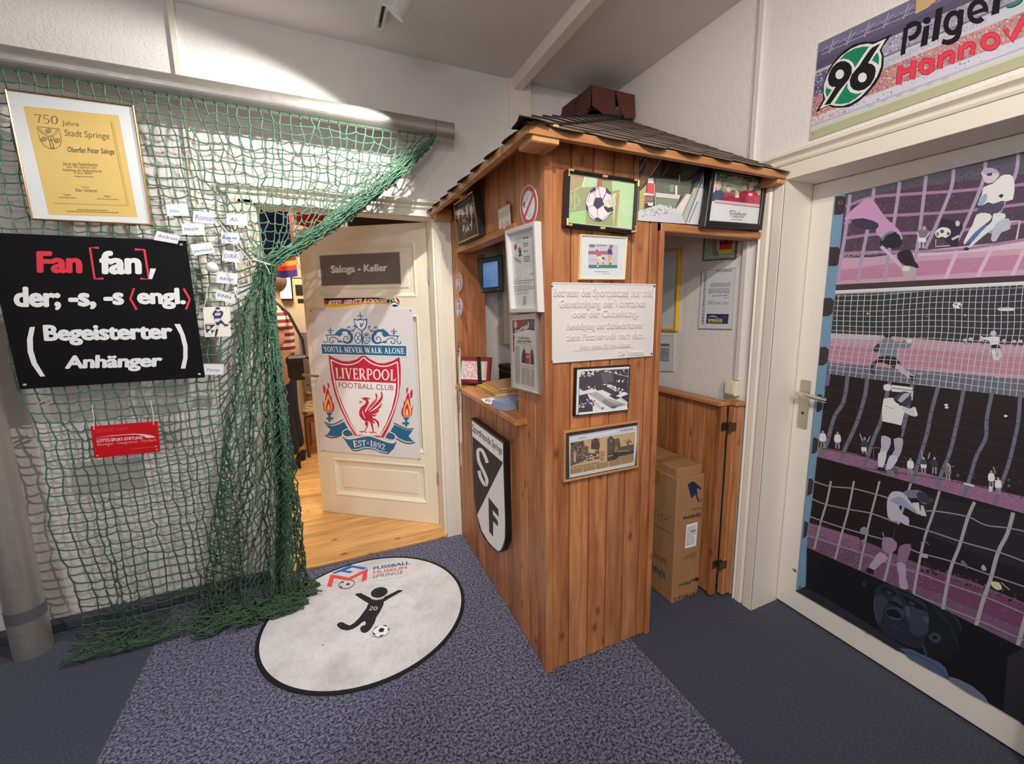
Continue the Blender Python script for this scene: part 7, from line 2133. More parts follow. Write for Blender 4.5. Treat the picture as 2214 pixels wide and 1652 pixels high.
for w_, c_ in ((14, ol), (0, rd)):
    a.line([(275, 1035), (245, 1330)], 76 + w_, c_); a.line([(490, 950), (456, 1250)], 76 + w_, c_); a.line([(290, 1150), (480, 1075)], 66 + w_, c_)
    a.ring(680, 1050, 86, 96, 66 + w_, c_, rot=20); a.line([(780, 915), (760, 1130)], 72 + w_, c_)
    for ox, oy in ((0, 0), (322, -142)):
        a.line([(915 + ox, 860 + oy), (890 + ox, 1080 + oy)], 74 + w_, c_); a.line([(935 + ox, 900 + oy), (1010 + ox, 840 + oy), (1080 + ox, 835 + oy), (1095 + ox, 890 + oy), (1075 + ox, 1000 + oy)], 72 + w_, c_, sm=4)
    a.ring(1690, 655, 118, 104, 74 + w_, c_, rot=-30); a.line([(1930, 450), (2020, 640), (2250, 240)], 82 + w_, c_)
a.merge(mb, 1); mb.build('board', [SB, INKS], bn)
m2 = MB(); p = pl_.hit(1759, 290); m2.tube([p, p + Vector((-.002, 0, 0))], .004, 8); m2.build('nail', CHR, bn)
BRC = plain('brown_card', (206, 170, 128), .8, var=.05)
mb = MB(); mb.prism(quad3(PX(XR - .0065), [(520, -60), (900, -60), (700, 120), (500, 228)], (1910, 0, 304 / 2214)), (.0015, 0, 0))
tag(mb.build('cardboard_scrap', BRC), 'triangular piece of brown cardboard stuck over the top of the stadium banner', 'cardboard')

# ================================================================ filmstrip banner on the right-hand door
XBN = XD - .0035
pl_ = PX(XBN)
fb = thing('filmstrip_banner', (XBN, .8, .12), 'tall vinyl filmstrip banner of football scenes on the right-hand white door', 'banner')
TLp = pl_.hit(1804.4, 424); BLp = pl_.hit(1721, 1277)
y_r = .395
low = [(1721, 1277), (1872, 1364.5), (1942, 1407), (2050.5, 1468), (2138.6, 1520), (2214, 1563)]
lowp = [pl_.hit(*p) for p in low]
outl = [TLp, Vector((XBN, y_r, 1.885))] + [Vector((XBN, y_r, lowp[-1].z))] + list(reversed(lowp))
mb = MB()
VIN = plain('vinyl_back', (210, 206, 204), .5)
mb.prism(list(reversed(outl)), (.0012, 0, 0))
Z1_ = (1790, 330, 424 / 2214); Z2_ = (1714, 800, 500 / 2214); Z3_ = (1714, 1040, 500 / 2214); Z4_ = (1714, 1220, 500 / 2214)
a = Art(pl_, (0, 0, 1), white=(216, 206, 206), white_albedo=.8, eps=1e-5)
def to(s_, pts): a.src = s_; return pts
# base colours of strip and frames
base = [(1804.4, 424), (2460, 262), (2460, 1700), (2214, 1563), (2138.6, 1520), (2050.5, 1468), (1942, 1407), (1872, 1364.5), (1721, 1277)]
a.mb.poly([p + pl_.n * 5e-6 for p in (outl if (outl[1] - outl[0]).cross(outl[2] - outl[0]).dot(pl_.n) > 0 else list(reversed(outl)))], 0, a.col((36, 34, 42)))
blu = (118, 148, 176); prf = (62, 48, 54)
a.poly([(1804.4, 424), (1828, 418), (1807, 628), (1788, 807), (1768, 988), (1748, 1150), (1745, 1190), (1742, 1268), (1721, 1277), (1737, 1120)], blu)
a.src = Z1_
def perf(x0, y0, x1, y1, lean): a.poly([(x0, y0), (x1 - 24, y0 - 3), (x1, y0 + 20), (x1 + (y1 - y0) * lean, y1 - 22), (x1 - 26 + (y1 - y0) * lean, y1), (x0 + (y1 - y0) * lean, y1 + 3)], prf)
perf(88, 494, 200, 700, -.10); perf(22, 1068, 138, 1280, -.08)
a.src = (1660, 360, 554 / 1830)
perf(402, 940, 474, 1068, -.08); perf(374, 1290, 436, 1420, -.08)
a.src = Z2_; perf(236, 235, 290, 400, -.06); perf(194, 650, 248, 800, -.10); perf(152, 1040, 200, 1200, -.10); perf(112, 1450, 150, 1610, -.1)
# --- scene A
a.src = Z1_
R_A = 2500
dkp = (86, 66, 84); pnk = (190, 130, 164); lp = (206, 164, 190)
a.poly([(205, 465), (R_A, -80), (R_A, 1370), (95, 1490)], dkp)
a.poly([(205, 465), (R_A, -80), (R_A, 200), (700, 430), (200, 590)], (92, 86, 98)); a.speckle([(220, 520), (2214, 60), (2214, 960), (140, 1130)], 1100, [(70, 52, 70), (104, 78, 98), (94, 60, 84), (78, 66, 84), (112, 92, 112)], 16, seed=2, asp=.6)
a.poly([(130, 1190), (500, 1180), (900, 1130), (1500, 1090), (R_A, 950), (R_A, 1370), (95, 1490)], (204, 158, 182)); a.poly([(120, 1330), (800, 1240), (R_A, 1130), (R_A, 1300), (100, 1450)], (192, 130, 158)); a.poly([(800, 1130), (1500, 1060), (R_A, 960), (R_A, 1060), (900, 1180)], (214, 186, 202))
a.speckle([(125, 1220), (2214, 1060), (2214, 1370), (100, 1480)], 150, [(206, 150, 176), (184, 118, 150), (214, 170, 192), (196, 140, 166)], 26, seed=3, asp=.16)
for k, y in enumerate((600, 790, 960, 1130)): a.line([(200 - k * 16, y + 10), (500, y - 96 + k * 30), (900, y - 130 + k * 40), (1500, y - 170 + k * 44), (2300, y - 250 + k * 30)], 34, (168, 126, 158), sm=5)
for x0, y0, x1, y1 in ((250, 470, 115, 1470), (520, 400, 340, 1470), (810, 330, 640, 1450), (1110, 260, 960, 1440), (1420, 185, 1330, 1420), (1780, 100, 1700, 1400), (2150, 10, 2100, 1380)):
    m_ = (x0 + x1) / 2
    a.line([(x0, y0), (x0 - 14, y0 + 130), (m_ + 6, (y0 + y1) / 2), (x1 + (x0 - x1) * .2, y1 - 240), (x1, y1)] if x0 < 1300 else [(x0, y0), (x0 - 30, y0 + 230), (x0 - 190, y0 + 620), (x0 - 320, y0 + 900)], 40, (176, 150, 182), sm=4)
for x0, y0, x1, y1 in ((1460, 1110, 1330, 1420), (1860, 1060, 1690, 1400), (2214, 1100, 2080, 1390)): a.line([(x0, y0), (x1, y1)], 44, (220, 178, 204))
# goalkeeper blurred in pink
a.poly([(200, 720), (400, 540), (480, 520), (560, 600), (640, 720), (760, 830), (820, 900), (820, 960), (600, 960), (540, 880), (570, 800), (400, 740), (220, 760)], (206, 150, 190), sm=2); a.poly([(260, 770), (400, 740), (560, 800), (560, 850), (440, 870), (320, 840)], (70, 54, 84), sm=2); a.poly([(590, 1040), (620, 950), (700, 900), (790, 900), (836, 960), (820, 1060), (720, 1080)], (46, 44, 50), sm=2); a.line([(610, 990), (660, 920), (740, 895)], 26, (110, 124, 160), sm=3); a.line([(780, 900), (820, 930), (836, 980)], 20, (196, 170, 200), sm=3)
a.poly([(800, 1120), (930, 1100), (980, 1220), (1030, 1300), (880, 1280), (790, 1200)], (52, 40, 50), sm=2); a.line([(600, 1060), (700, 1150), (830, 1290)], 40, (200, 178, 206), sm=3); a.poly([(830, 1290), (930, 1280), (1000, 1320), (960, 1420), (860, 1400)], (184, 168, 160), sm=2); a.ell(880, 1310, 48, 30, (224, 206, 200))
# mid figures and ball
a.poly([(1000, 900), (1060, 860), (1090, 830), (1110, 860), (1160, 900), (1110, 970), (1110, 1000), (1020, 1000), (1040, 960)], (132, 116, 130), sm=2); a.line([(1010, 900), (1030, 960)], 16, (206, 190, 200)); a.line([(1150, 900), (1110, 960)], 16, (206, 190, 200)); a.poly([(1020, 960), (1110, 960), (1110, 1010), (1020, 1010)], (230, 224, 226)); a.line([(1040, 1010), (1036, 1080)], 22, (196, 176, 190)); a.line([(1080, 1010), (1072, 1080)], 22, (196, 176, 190)); a.ell(1090, 852, 20, 24, (190, 160, 168))
a.poly([(1280, 740), (1500, 800), (1520, 860), (1480, 940), (1470, 1060), (1380, 1040), (1320, 980), (1280, 880)], (56, 48, 62), sm=2); a.ell(1465, 800, 26, 32, (214, 190, 196)); a.ell(1300, 906, 90, 62, (236, 232, 222), rot=-10); a.ell(1290, 890, 22, 20, (86, 84, 80)); a.ell(1360, 915, 16, 18, (86, 84, 80)); a.ell(1240, 920, 14, 22, (110, 108, 100)); a.ell(1290, 962, 30, 12, (70, 66, 70)); a.line([(1400, 980), (1480, 940)], 26, (210, 200, 210)); a.line([(1220, 980), (1215, 1060), (1380, 1050)], 12, (200, 184, 196))
# striker
a.poly([(1690, 590), (1740, 470), (1760, 390), (1860, 350), (1960, 260), (2060, 250), (2104, 320), (2090, 528), (1960, 545), (1880, 580), (1810, 560), (1760, 590)], (238, 234, 228), sm=2); a.poly([(1700, 560), (1760, 470), (1800, 480), (1780, 560), (1720, 600)], (150, 168, 200), sm=2); a.line([(1850, 350), (1930, 280)], 14, (60, 54, 70)); a.poly([(1730, 230), (1780, 180), (1860, 176), (1930, 220), (1930, 270), (1860, 340), (1780, 340), (1760, 290)], (216, 192, 206), sm=2); a.poly([(1740, 220), (1800, 176), (1900, 190), (1936, 240), (1860, 230), (1800, 250)], (186, 160, 190), sm=2); a.poly([(1790, 240), (1860, 225), (1850, 262), (1800, 262)], (80, 62, 90)); a.poly([(1925, 490), (1960, 466), (1985, 480), (1960, 515)], (50, 46, 54))
a.poly([(1660, 690), (1750, 590), (1860, 580), (1990, 545), (1960, 650), (1850, 700), (1760, 690)], (84, 78, 100), sm=2); a.poly([(1680, 700), (1780, 680), (1855, 720), (1780, 820), (1640, 950), (1550, 1040), (1540, 990), (1640, 800)], (236, 232, 228), sm=2); a.poly([(1870, 690), (2000, 690), (1990, 760), (1880, 850), (1760, 940), (1620, 1060), (1590, 1060), (1700, 920), (1850, 780)], (214, 218, 230), sm=2); a.poly([(1540, 1040), (1660, 900), (1820, 770), (1760, 860), (1640, 1000)], (96, 110, 160)); a.poly([(1520, 1100), (1560, 1066), (1600, 1080), (1580, 1106)], (48, 44, 60))
a.poly([(1900, 800), (2040, 740), (2060, 860), (1960, 900), (1900, 1000), (1840, 980)], (190, 184, 204), sm=2); a.line([(2040, 780), (2170, 770), (2130, 980)], 22, (206, 184, 200)); a.text('MSON  AEG', [(130, 1160), (560, 1110), (560, 1146), (130, 1196)], (190, 176, 186))
a.poly([(95, 1490), (R_A, 1370), (R_A, 1440), (88, 1550)], (74, 56, 62))
# --- scene B: goal from behind
a.poly([(86, 1556), (R_A, 1440), (R_A, 1500), (84, 1606)], (226, 216, 222))
a.src = (1660, 360, 554 / 1830)
R_B = 2300
a.poly([(487, 905), (R_B, 820), (R_B, 1720), (420, 1480)], (56, 54, 58)); a.speckle([(490, 920), (1830, 850), (1830, 1230), (460, 1180)], 120, [(48, 46, 48), (66, 64, 70), (58, 62, 66), (74, 68, 70)], 18, seed=5, asp=.5)
a.poly([(452, 1190), (800, 1205), (1300, 1250), (R_B, 1300), (R_B, 1720), (425, 1480)], (196, 150, 168)); a.poly([(445, 1280), (900, 1290), (R_B, 1370), (R_B, 1520), (435, 1400)], (190, 128, 150)); a.poly([(450, 1195), (800, 1208), (800, 1240), (450, 1225)], (196, 184, 196)); a.poly([(430, 1400), (900, 1440), (R_B, 1560), (R_B, 1720), (425, 1480)], (108, 104, 120)); a.speckle([(440, 1240), (1830, 1300), (1830, 1560), (430, 1440)], 160, [(200, 150, 168), (176, 128, 150), (150, 126, 146), (206, 166, 182)], 20, seed=6, asp=.2)
# keeper
a.poly([(830, 1200), (860, 1180), (885, 1200), (880, 1230), (850, 1240)], (46, 40, 42), sm=2); a.poly([(770, 1300), (800, 1250), (860, 1225), (920, 1250), (1000, 1240), (1030, 1270), (990, 1305), (920, 1290), (920, 1360), (820, 1360), (800, 1320), (760, 1330)], (120, 124, 138), sm=2); a.poly([(745, 1310), (790, 1260), (810, 1290), (780, 1330)], (60, 54, 64)); a.ell(1010, 1245, 22, 16, (210, 206, 214)); a.poly([(790, 1360), (910, 1360), (950, 1420), (900, 1440), (850, 1410), (790, 1400), (760, 1420)], (44, 38, 44), sm=2); a.line([(770, 1400), (740, 1440), (770, 1490)], 30, (70, 64, 76), sm=3); a.line([(920, 1420), (980, 1470), (1040, 1510)], 36, (190, 176, 190)); a.poly([(1010, 1490), (1060, 1500), (1050, 1540), (1020, 1520)], (40, 36, 42))
# shooter
a.ell(1612, 1192, 22, 20, (206, 186, 186)); a.poly([(1515, 1200), (1540, 1220), (1590, 1215), (1650, 1216), (1656, 1260), (1640, 1275), (1590, 1275), (1585, 1245), (1530, 1232)], (232, 226, 224), sm=2); a.poly([(1590, 1275), (1648, 1270), (1668, 1300), (1590, 1305)], (38, 34, 40)); a.line([(1610, 1305), (1625, 1380)], 26, (224, 214, 220)); a.line([(1645, 1300), (1660, 1345), (1640, 1385)], 24, (206, 194, 204))
for x, y in ((1410, 1240), (1450, 1232), (1530, 1236), (1690, 1245), (1760, 1250), (1806, 1248)): a.ell(x, y, 16, 12, (196, 186, 190)); a.line([(x, y + 8), (x + 6, y + 34)], 12, (90, 80, 90))
a.ell(1354, 992, 32, 24, (228, 222, 220)); a.ell(1345, 985, 10, 8, (70, 66, 66)); a.ell(1374, 998, 8, 8, (70, 66, 66)); a.poly([(1650, 1010), (1755, 1008), (1755, 1030), (1655, 1030)], (220, 210, 206), sm=2)
for x, y, r_ in ((715, 1050, 8), (1410, 1062, 8), (1568, 1068, 5), (1135, 1072, 4), (835, 1075, 4)): a.ell(x, y, r_, r_ * .8, (214, 206, 206))
# net in front
for k in range(30):
    x = 510 + k * 47; lean = -.06 * (1 + k * .02)
    y0 = 905 - (x - 487) * .047; y1 = 1480 + (x - 420) * .125
    a.line([(x, y0), (x - 14, y0 + 150), (x - 20, y0 + 330), (x - 40 - k * .8, (y0 + y1) / 2 + 120), (x - 66 - k * 1.2, y1)], 5, (206, 202, 210), sm=3)
for k in range(17):
    y = 925 + k * 35; sl_ = -.05 + k * .0108
    a.line([(487 - k * 3.6, y), (800, y + 313 * sl_ + 7), (1200, y + 713 * sl_ - 4), (1600, y + 1113 * sl_ + 6), (2000, y + 1513 * sl_)], 4, (190, 186, 196), sm=4)
a.line([(487, 900), (1100, 875), (R_B, 815)], 16, (216, 208, 214)); a.line([(487, 912), (R_B, 850)], 8, (130, 128, 140))
# --- scene C: player covering his face
a.src = Z2_
R_C = 2900
a.poly([(330, 38), (R_C, 345), (R_C, 1560), (240, 828)], (44, 34, 38))
a.poly([(250, 735), (600, 800), (900, 900), (1500, 1040), (R_C, 1370), (R_C, 1560), (238, 830)], (150, 104, 134)); a.poly([(800, 900), (1000, 930), (1020, 1030), (780, 960)], (96, 90, 108)); a.speckle([(250, 745), (2214, 1250), (2214, 1370), (240, 826)], 420, [(160, 112, 142), (128, 90, 118), (172, 126, 156), (114, 86, 110)], 14, seed=8, asp=.3)
a.speckle([(1000, 800), (2214, 1050), (2214, 1250), (1000, 930)], 120, [(50, 44, 50), (76, 68, 78), (110, 100, 110), (40, 34, 38)], 15, seed=9)
for pts in ([(345, 40), (330, 150)], [(530, 55), (490, 300), (400, 450), (330, 700), (270, 820)], [(715, 85), (690, 260), (610, 520), (500, 760), (460, 880)], [(935, 110), (900, 250), (850, 480), (780, 650), (720, 830), (680, 940)], [(1150, 130), (1080, 480), (1040, 640)], [(1395, 160), (1330, 400), (1290, 600), (1220, 840), (1130, 1130)], [(1640, 190), (1590, 440), (1510, 780), (1430, 980), (1380, 1150)], [(1910, 220), (1860, 470), (1850, 650), (1760, 830), (1690, 1060), (1640, 1220)], [(2180, 250), (2160, 500), (2110, 740), (2060, 930), (1990, 1120), (1930, 1310)]):
    a.line(pts, 38, (112, 109, 128), sm=4)
for k in range(7): a.line([(300 - k * 8, 170 + k * 115), (700, 270 + k * 112), (1300, 400 + k * 104), (1900, 480 + k * 110), (2500, 560 + k * 120)], 6, (60, 53, 61), sm=4)
a.poly([(880, 140), (940, 140), (946, 190), (900, 200), (872, 180)], (226, 216, 218), sm=2); a.poly([(950, 142), (1150, 166), (1150, 220), (950, 205)], (228, 220, 220)); a.line([(950, 172), (1150, 196)], 8, (120, 110, 116)); a.line([(1148, 200), (1140, 290)], 22, (196, 190, 200))
for x, y in ((1472, 334), (1476, 358), (2042, 440)): a.ell(x, y, 18, 11, (240, 226, 226))
shirt = (232, 224, 230)
a.poly([(868, 300), (890, 272), (960, 266), (1000, 300), (1046, 340), (1080, 380), (1060, 450), (1040, 530), (980, 515), (860, 488)], shirt, sm=2); a.poly([(1040, 340), (1120, 370), (1150, 360), (1190, 400), (1198, 436), (1160, 444), (1080, 410)], (206, 200, 216), sm=2); a.poly([(1150, 352), (1178, 356), (1200, 430), (1180, 440)], (226, 218, 226)); a.poly([(968, 275), (1010, 230), (1060, 205), (1110, 215), (1140, 260), (1130, 320), (1090, 350), (1030, 330), (990, 310)], (70, 64, 80), sm=2); a.poly([(1010, 290), (1060, 230), (1100, 220), (1124, 236), (1080, 280), (1040, 310)], (176, 172, 192), sm=2); a.line([(990, 296), (1036, 320)], 16, (40, 32, 40)); a.line([(1020, 336), (1060, 330)], 12, (40, 32, 40)); a.line([(880, 340), (960, 370), (975, 360)], 6, (150, 144, 160))
a.poly([(862, 490), (980, 515), (1040, 530), (1050, 580), (1030, 660), (940, 660), (836, 620)], (36, 26, 28)); a.poly([(852, 630), (940, 655), (930, 740), (900, 800), (890, 860), (866, 930), (824, 930), (820, 840), (850, 740)], (190, 180, 198), sm=2); a.poly([(970, 660), (1056, 655), (1050, 750), (1020, 830), (960, 900), (930, 960), (890, 950), (930, 840), (980, 760)], (176, 168, 190), sm=2); a.poly([(822, 800), (890, 780), (900, 830), (866, 928), (824, 926)], (216, 208, 218), sm=2); a.poly([(930, 820), (1010, 830), (990, 890), (930, 960), (895, 950)], (204, 198, 212), sm=2); a.poly([(810, 950), (830, 926), (880, 940), (900, 966), (850, 968)], (40, 36, 44)); a.poly([(900, 960), (950, 950), (990, 1010), (920, 1010)], (120, 120, 136), sm=2)
for x, y, c_ in ((290, 640, shirt), (432, 650, shirt), (690, 700, (60, 70, 80)), (1130, 900, shirt), (1256, 890, (70, 76, 84)), (1360, 890, (60, 62, 70)), (1490, 960, (120, 110, 120)), (1905, 1020, shirt), (1970, 1085, shirt)):
    a.poly([(x - 26, y - 30), (x + 24, y - 30), (x + 30, y + 40), (x - 28, y + 40)], c_, sm=2); a.ell(x, y - 44, 11, 15, (176, 160, 170)); a.line([(x - 12, y + 40), (x - 16, y + 100)], 15, (150, 140, 152)); a.line([(x + 12, y + 40), (x + 14, y + 104)], 15, (160, 150, 162))
a.poly([(660, 738), (712, 740), (708, 780), (660, 774)], (226, 218, 222)); a.line([(645, 610), (672, 680)], 10, (186, 172, 180)); a.line([(744, 634), (718, 690)], 10, (186, 172, 180)); a.poly([(1228, 900), (1286, 906), (1284, 940), (1230, 936)], (226, 218, 222)); a.line([(1236, 770), (1246, 850)], 11, (170, 158, 168)); a.line([(1316, 790), (1300, 850)], 11, (170, 158, 168)); a.line([(1480, 890), (1515, 920), (1500, 970)], 11, (190, 178, 188), sm=2); a.line([(1925, 925), (1945, 990)], 10, (170, 158, 168)); a.line([(1640, 1085), (1740, 1110)], 20, (206, 196, 204)); a.line([(780, 740), (776, 860)], 6, (120, 112, 124)); a.line([(780, 740), (850, 748)], 6, (120, 112, 124)); a.poly([(1880, 1110), (1920, 1115), (1915, 1165), (1880, 1165)], (206, 200, 210))
# --- scene D: player bent forward
a.poly([(238, 832), (R_C, 1560), (R_C, 2990), (140, 1700)], (34, 28, 33))
a.src = Z3_
R_D = 2900
a.poly([(1180, 110), (R_D, 500), (R_D, 1100), (1300, 520)], (42, 38, 44))
a.poly([(165, 400), (500, 500), (800, 620), (1300, 830), (1700, 950), (R_D, 1440), (R_D, 1960), (2195, 1590), (1700, 1350), (1150, 1080), (140, 636)], (116, 82, 108)); a.poly([(165, 400), (640, 540), (640, 690), (150, 520)], (142, 98, 130)); a.poly([(1200, 830), (1700, 980), (R_D, 1460), (R_D, 1700), (1200, 1000)], (112, 64, 92)); a.speckle([(160, 420), (2200, 1200), (2200, 1560), (145, 630)], 700, [(128, 88, 116), (98, 66, 90), (146, 100, 132), (88, 72, 92), (120, 74, 102)], 18, seed=14, asp=.3)
a.poly([(1120, 730), (1500, 860), (1900, 1000), (R_D, 1420), (R_D, 1140), (1300, 700)], (36, 28, 32)); a.speckle([(1220, 760), (2214, 1080), (2214, 1200), (1220, 860)], 70, [(60, 48, 54), (104, 82, 96), (40, 32, 36), (84, 64, 76)], 18, seed=15)
gl = (150, 138, 148)
for pts, w_ in (([(370, 0), (330, 200), (270, 400), (210, 650)], 20), ([(590, 0), (540, 260), (480, 480), (410, 750)], 20), ([(835, 0), (800, 140), (750, 330), (700, 560), (640, 850)], 20), ([(1135, 20), (1060, 260), (970, 560), (930, 760), (880, 960)], 24), ([(1410, 95), (1350, 300), (1280, 500), (1230, 700), (1160, 1080)], 26), ([(1745, 200), (1680, 350), (1600, 620), (1510, 860), (1440, 1230)], 34), ([(2115, 300), (2060, 500), (1970, 680), (1900, 930), (1830, 1130), (1760, 1380)], 40), ([(2420, 620), (2260, 1200), (2160, 1570)], 44)): a.line(pts, w_, (170, 158, 166), sm=4)
for pts in ([(200, 0), (360, 50), (580, 70), (810, 130), (950, 170)], [(190, 170), (310, 220), (540, 270), (760, 310), (1000, 400)], [(170, 340), (400, 420), (700, 510), (1000, 590)], [(150, 520), (450, 620), (700, 700), (1000, 810), (1170, 870)], [(1280, 285), (1400, 290), (1680, 340), (1850, 420), (2080, 450), (2400, 520)], [(1100, 420), (1290, 470), (1620, 580), (1980, 680), (2300, 800)], [(1130, 650), (1230, 690), (1530, 770), (1900, 900), (2400, 1070)], [(1170, 860), (1480, 980), (1830, 1100), (2300, 1300)], [(1160, 1080), (1450, 1200), (1780, 1330), (2214, 1520)]): a.line(pts, 12, gl, sm=4)
sh2 = (190, 180, 196)
a.poly([(906, 200), (930, 130), (970, 98), (1040, 102), (1090, 140), (1150, 220), (1230, 290), (1220, 320), (1120, 270), (1060, 240), (1020, 240), (1060, 320), (1114, 350), (1112, 430), (1040, 396), (950, 376), (912, 330)], sh2, sm=2); a.poly([(940, 190), (1000, 150), (1060, 160), (1130, 240), (1220, 300), (1200, 318), (1100, 262), (1030, 230)], (150, 150, 178), sm=2); a.poly([(1060, 108), (1110, 88), (1190, 84), (1270, 110), (1310, 160), (1346, 180), (1300, 212), (1250, 220), (1200, 170), (1130, 165)], (120, 114, 136), sm=2); a.poly([(1190, 120), (1250, 100), (1320, 160), (1340, 180), (1290, 214), (1220, 190)], (60, 56, 70), sm=2); a.poly([(1140, 162), (1200, 165), (1190, 200), (1140, 196)], (34, 28, 32)); a.poly([(1146, 206), (1210, 204), (1230, 320), (1200, 315)], (206, 198, 206)); a.poly([(1230, 230), (1256, 236), (1286, 336), (1230, 330)], (200, 190, 200)); a.line([(930, 180), (1000, 210), (1020, 240)], 6, (140, 134, 154), sm=2)
a.poly([(1000, 410), (1120, 430), (1140, 600), (1040, 610), (960, 560)], (34, 27, 31)); a.poly([(870, 545), (940, 540), (1000, 590), (990, 660), (920, 700), (860, 650)], (158, 122, 152), sm=2); a.poly([(840, 676), (920, 740), (850, 790), (790, 850), (730, 830), (770, 760)], (178, 150, 178), sm=2); a.poly([(1030, 620), (1130, 600), (1130, 680), (1080, 790), (1020, 780), (1010, 700)], (140, 106, 136), sm=2); a.poly([(1000, 780), (1084, 800), (1090, 930), (1110, 1030), (1030, 1020), (1020, 900)], (172, 150, 178), sm=2); a.poly([(700, 850), (730, 826), (784, 850), (780, 890), (720, 880)], (38, 32, 38)); a.poly([(1060, 1040), (1110, 1030), (1160, 1080), (1130, 1080)], (60, 54, 62))
a.poly([(650, 460), (690, 436), (730, 470), (726, 520), (690, 500), (655, 500)], (140, 138, 158), sm=2); a.line([(670, 560), (690, 600)], 24, (150, 120, 146)); a.line([(865, 490), (880, 545)], 9, (176, 150, 170)); a.poly([(1225, 685), (1300, 700), (1296, 740), (1230, 726)], (170, 160, 170)); a.line([(1230, 600), (1260, 560), (1310, 610)], 9, (120, 110, 120)); a.line([(1620, 760), (1680, 830)], 30, (110, 106, 118)); a.poly([(1806, 830), (1830, 796), (1862, 850), (1830, 856)], (170, 160, 166), sm=2); a.poly([(1900, 960), (1980, 970), (2008, 1030), (1960, 1040), (1910, 1000)], (206, 190, 160), sm=2); a.line([(2000, 970), (2080, 1040)], 12, (150, 140, 150)); a.text('SAMSON', [(165, 360), (395, 440), (395, 474), (165, 390)], (70, 58, 64))
# --- scene E: close-up of a face in dark blue
a.poly([(140, 640), (1150, 1084), (1700, 1354), (2195, 1594), (R_D, 1964), (R_D, 3000), (2180, 2300), (1500, 1900), (130, 1040)], (24, 24, 29))
a.src = Z4_
f1, f2, f3 = (56, 62, 80), (72, 80, 102), (40, 44, 56)
a.poly([(800, 230), (860, 190), (960, 200), (1060, 260), (1150, 300), (1250, 350), (1300, 430), (1310, 560), (1306, 640), (1270, 720), (1240, 800), (1140, 790), (1020, 740), (880, 660), (810, 560), (780, 440), (785, 310)], f3, sm=3)
a.poly([(795, 330), (860, 290), (900, 330), (920, 370), (880, 420), (860, 480), (840, 560), (800, 480)], f1, sm=3); a.poly([(1070, 420), (1130, 400), (1230, 430), (1300, 480), (1300, 560), (1290, 650), (1200, 690), (1130, 640), (1120, 560), (1080, 500)], f1, sm=3); a.poly([(1080, 400), (1120, 420), (1130, 500), (1090, 480)], f2, sm=2); a.poly([(1250, 500), (1300, 500), (1306, 560), (1270, 550)], f2, sm=2); a.poly([(980, 310), (1020, 330), (1060, 400), (1000, 380), (930, 380)], f1, sm=2)
a.poly([(850, 210), (960, 236), (1000, 290), (940, 296), (870, 270)], (26, 26, 33), sm=3); a.ell(920, 270, 32, 14, f1, rot=12); a.poly([(1040, 290), (1150, 340), (1270, 420), (1220, 430), (1120, 380)], (25, 25, 31), sm=3); a.ell(1145, 372, 30, 13, f1, rot=25)
a.poly([(930, 350), (1000, 360), (1050, 410), (1040, 430), (980, 390), (930, 376)], (28, 28, 35), sm=3); a.poly([(900, 420), (980, 400), (1060, 440), (1070, 500), (1010, 540), (930, 510), (890, 460)], f1, sm=3); a.poly([(905, 440), (980, 430), (1040, 480), (1030, 520), (960, 500), (910, 480)], (27, 27, 33), sm=3); a.line([(930, 505), (980, 524), (1030, 520)], 9, f2, sm=3); a.line([(950, 570), (1010, 610), (1080, 640)], 10, f1, sm=3); a.line([(790, 310), (786, 430), (820, 560)], 9, f2, sm=3)
a.poly([(1320, 400), (1420, 420), (1500, 460), (1580, 540), (1620, 620), (1580, 700), (1560, 800), (1500, 880), (1440, 900), (1300, 880), (1250, 790), (1310, 660)], (30, 31, 38), sm=3)
for k in range(12): a.line([(1330 + k * 16, 420 + k * 14), (1430 + k * 12, 470 + k * 18), (1500 + k * 9, 560 + k * 24)], 6, (44, 48, 58) if k % 2 else (36, 38, 46), sm=3)
a.line([(1500, 450), (1580, 530), (1620, 620)], 8, f1, sm=3); a.poly([(1300, 690), (1350, 650), (1420, 680), (1410, 740), (1360, 750)], f1, sm=3); a.ell(1365, 700, 26, 20, (30, 31, 38), rot=20); a.line([(1250, 770), (1280, 850), (1270, 900)], 26, f1, sm=3); a.ell(690, 185, 26, 30, (42, 48, 62))
a.poly([(790, 630), (900, 680), (1040, 770), (1200, 840), (1020, 830), (860, 740)], (50, 50, 60), sm=0); a.poly([(690, 640), (740, 648), (760, 664), (730, 670)], (120, 122, 140)); a.poly([(1030, 800), (1140, 810), (1240, 860), (1400, 930), (1470, 990), (1495, 1060), (1490, 1100), (1300, 1000), (1120, 900)], (82, 92, 122), sm=0); a.line([(1040, 830), (1200, 870), (1400, 990), (1480, 1090)], 7, (60, 66, 90), sm=3); a.poly([(1500, 1070), (1600, 1100), (1720, 1160), (1840, 1260), (1890, 1336), (1700, 1240), (1500, 1110)], (112, 112, 132), sm=0)
a.src = (0, 0, 1)
a.poly([(1721, 1277), (1743, 1270), (1800, 1300), (1900, 1362), (1942, 1390), (1942, 1407), (1872, 1364.5)], (48, 46, 54)); a.poly([(2180, 1420), (2214, 1400), (2300, 1440), (2300, 1620), (2214, 1563), (2170, 1538)], (46, 44, 52))
a.merge(mb, 1)
mb.build('vinyl_sheet', [VIN, INKV], fb)
for x, y in ((1818, 438), (1732, 1271), (2193, 1536)):
    c = pl_.hit(x, y); m2 = MB()
    rg_ = [[c + pl_.n * h + Vector((0, math.cos(t) * r, math.sin(t) * r)) for t in [2 * math.pi * k / 16 for k in range(16)]] for r, h in ((.009, .0008), (.0085, .003), (.005, .003), (.0045, .0012))]
    m2.loft(rg_, 0, caps=False); m2.build('eyelet', CHR, fb)
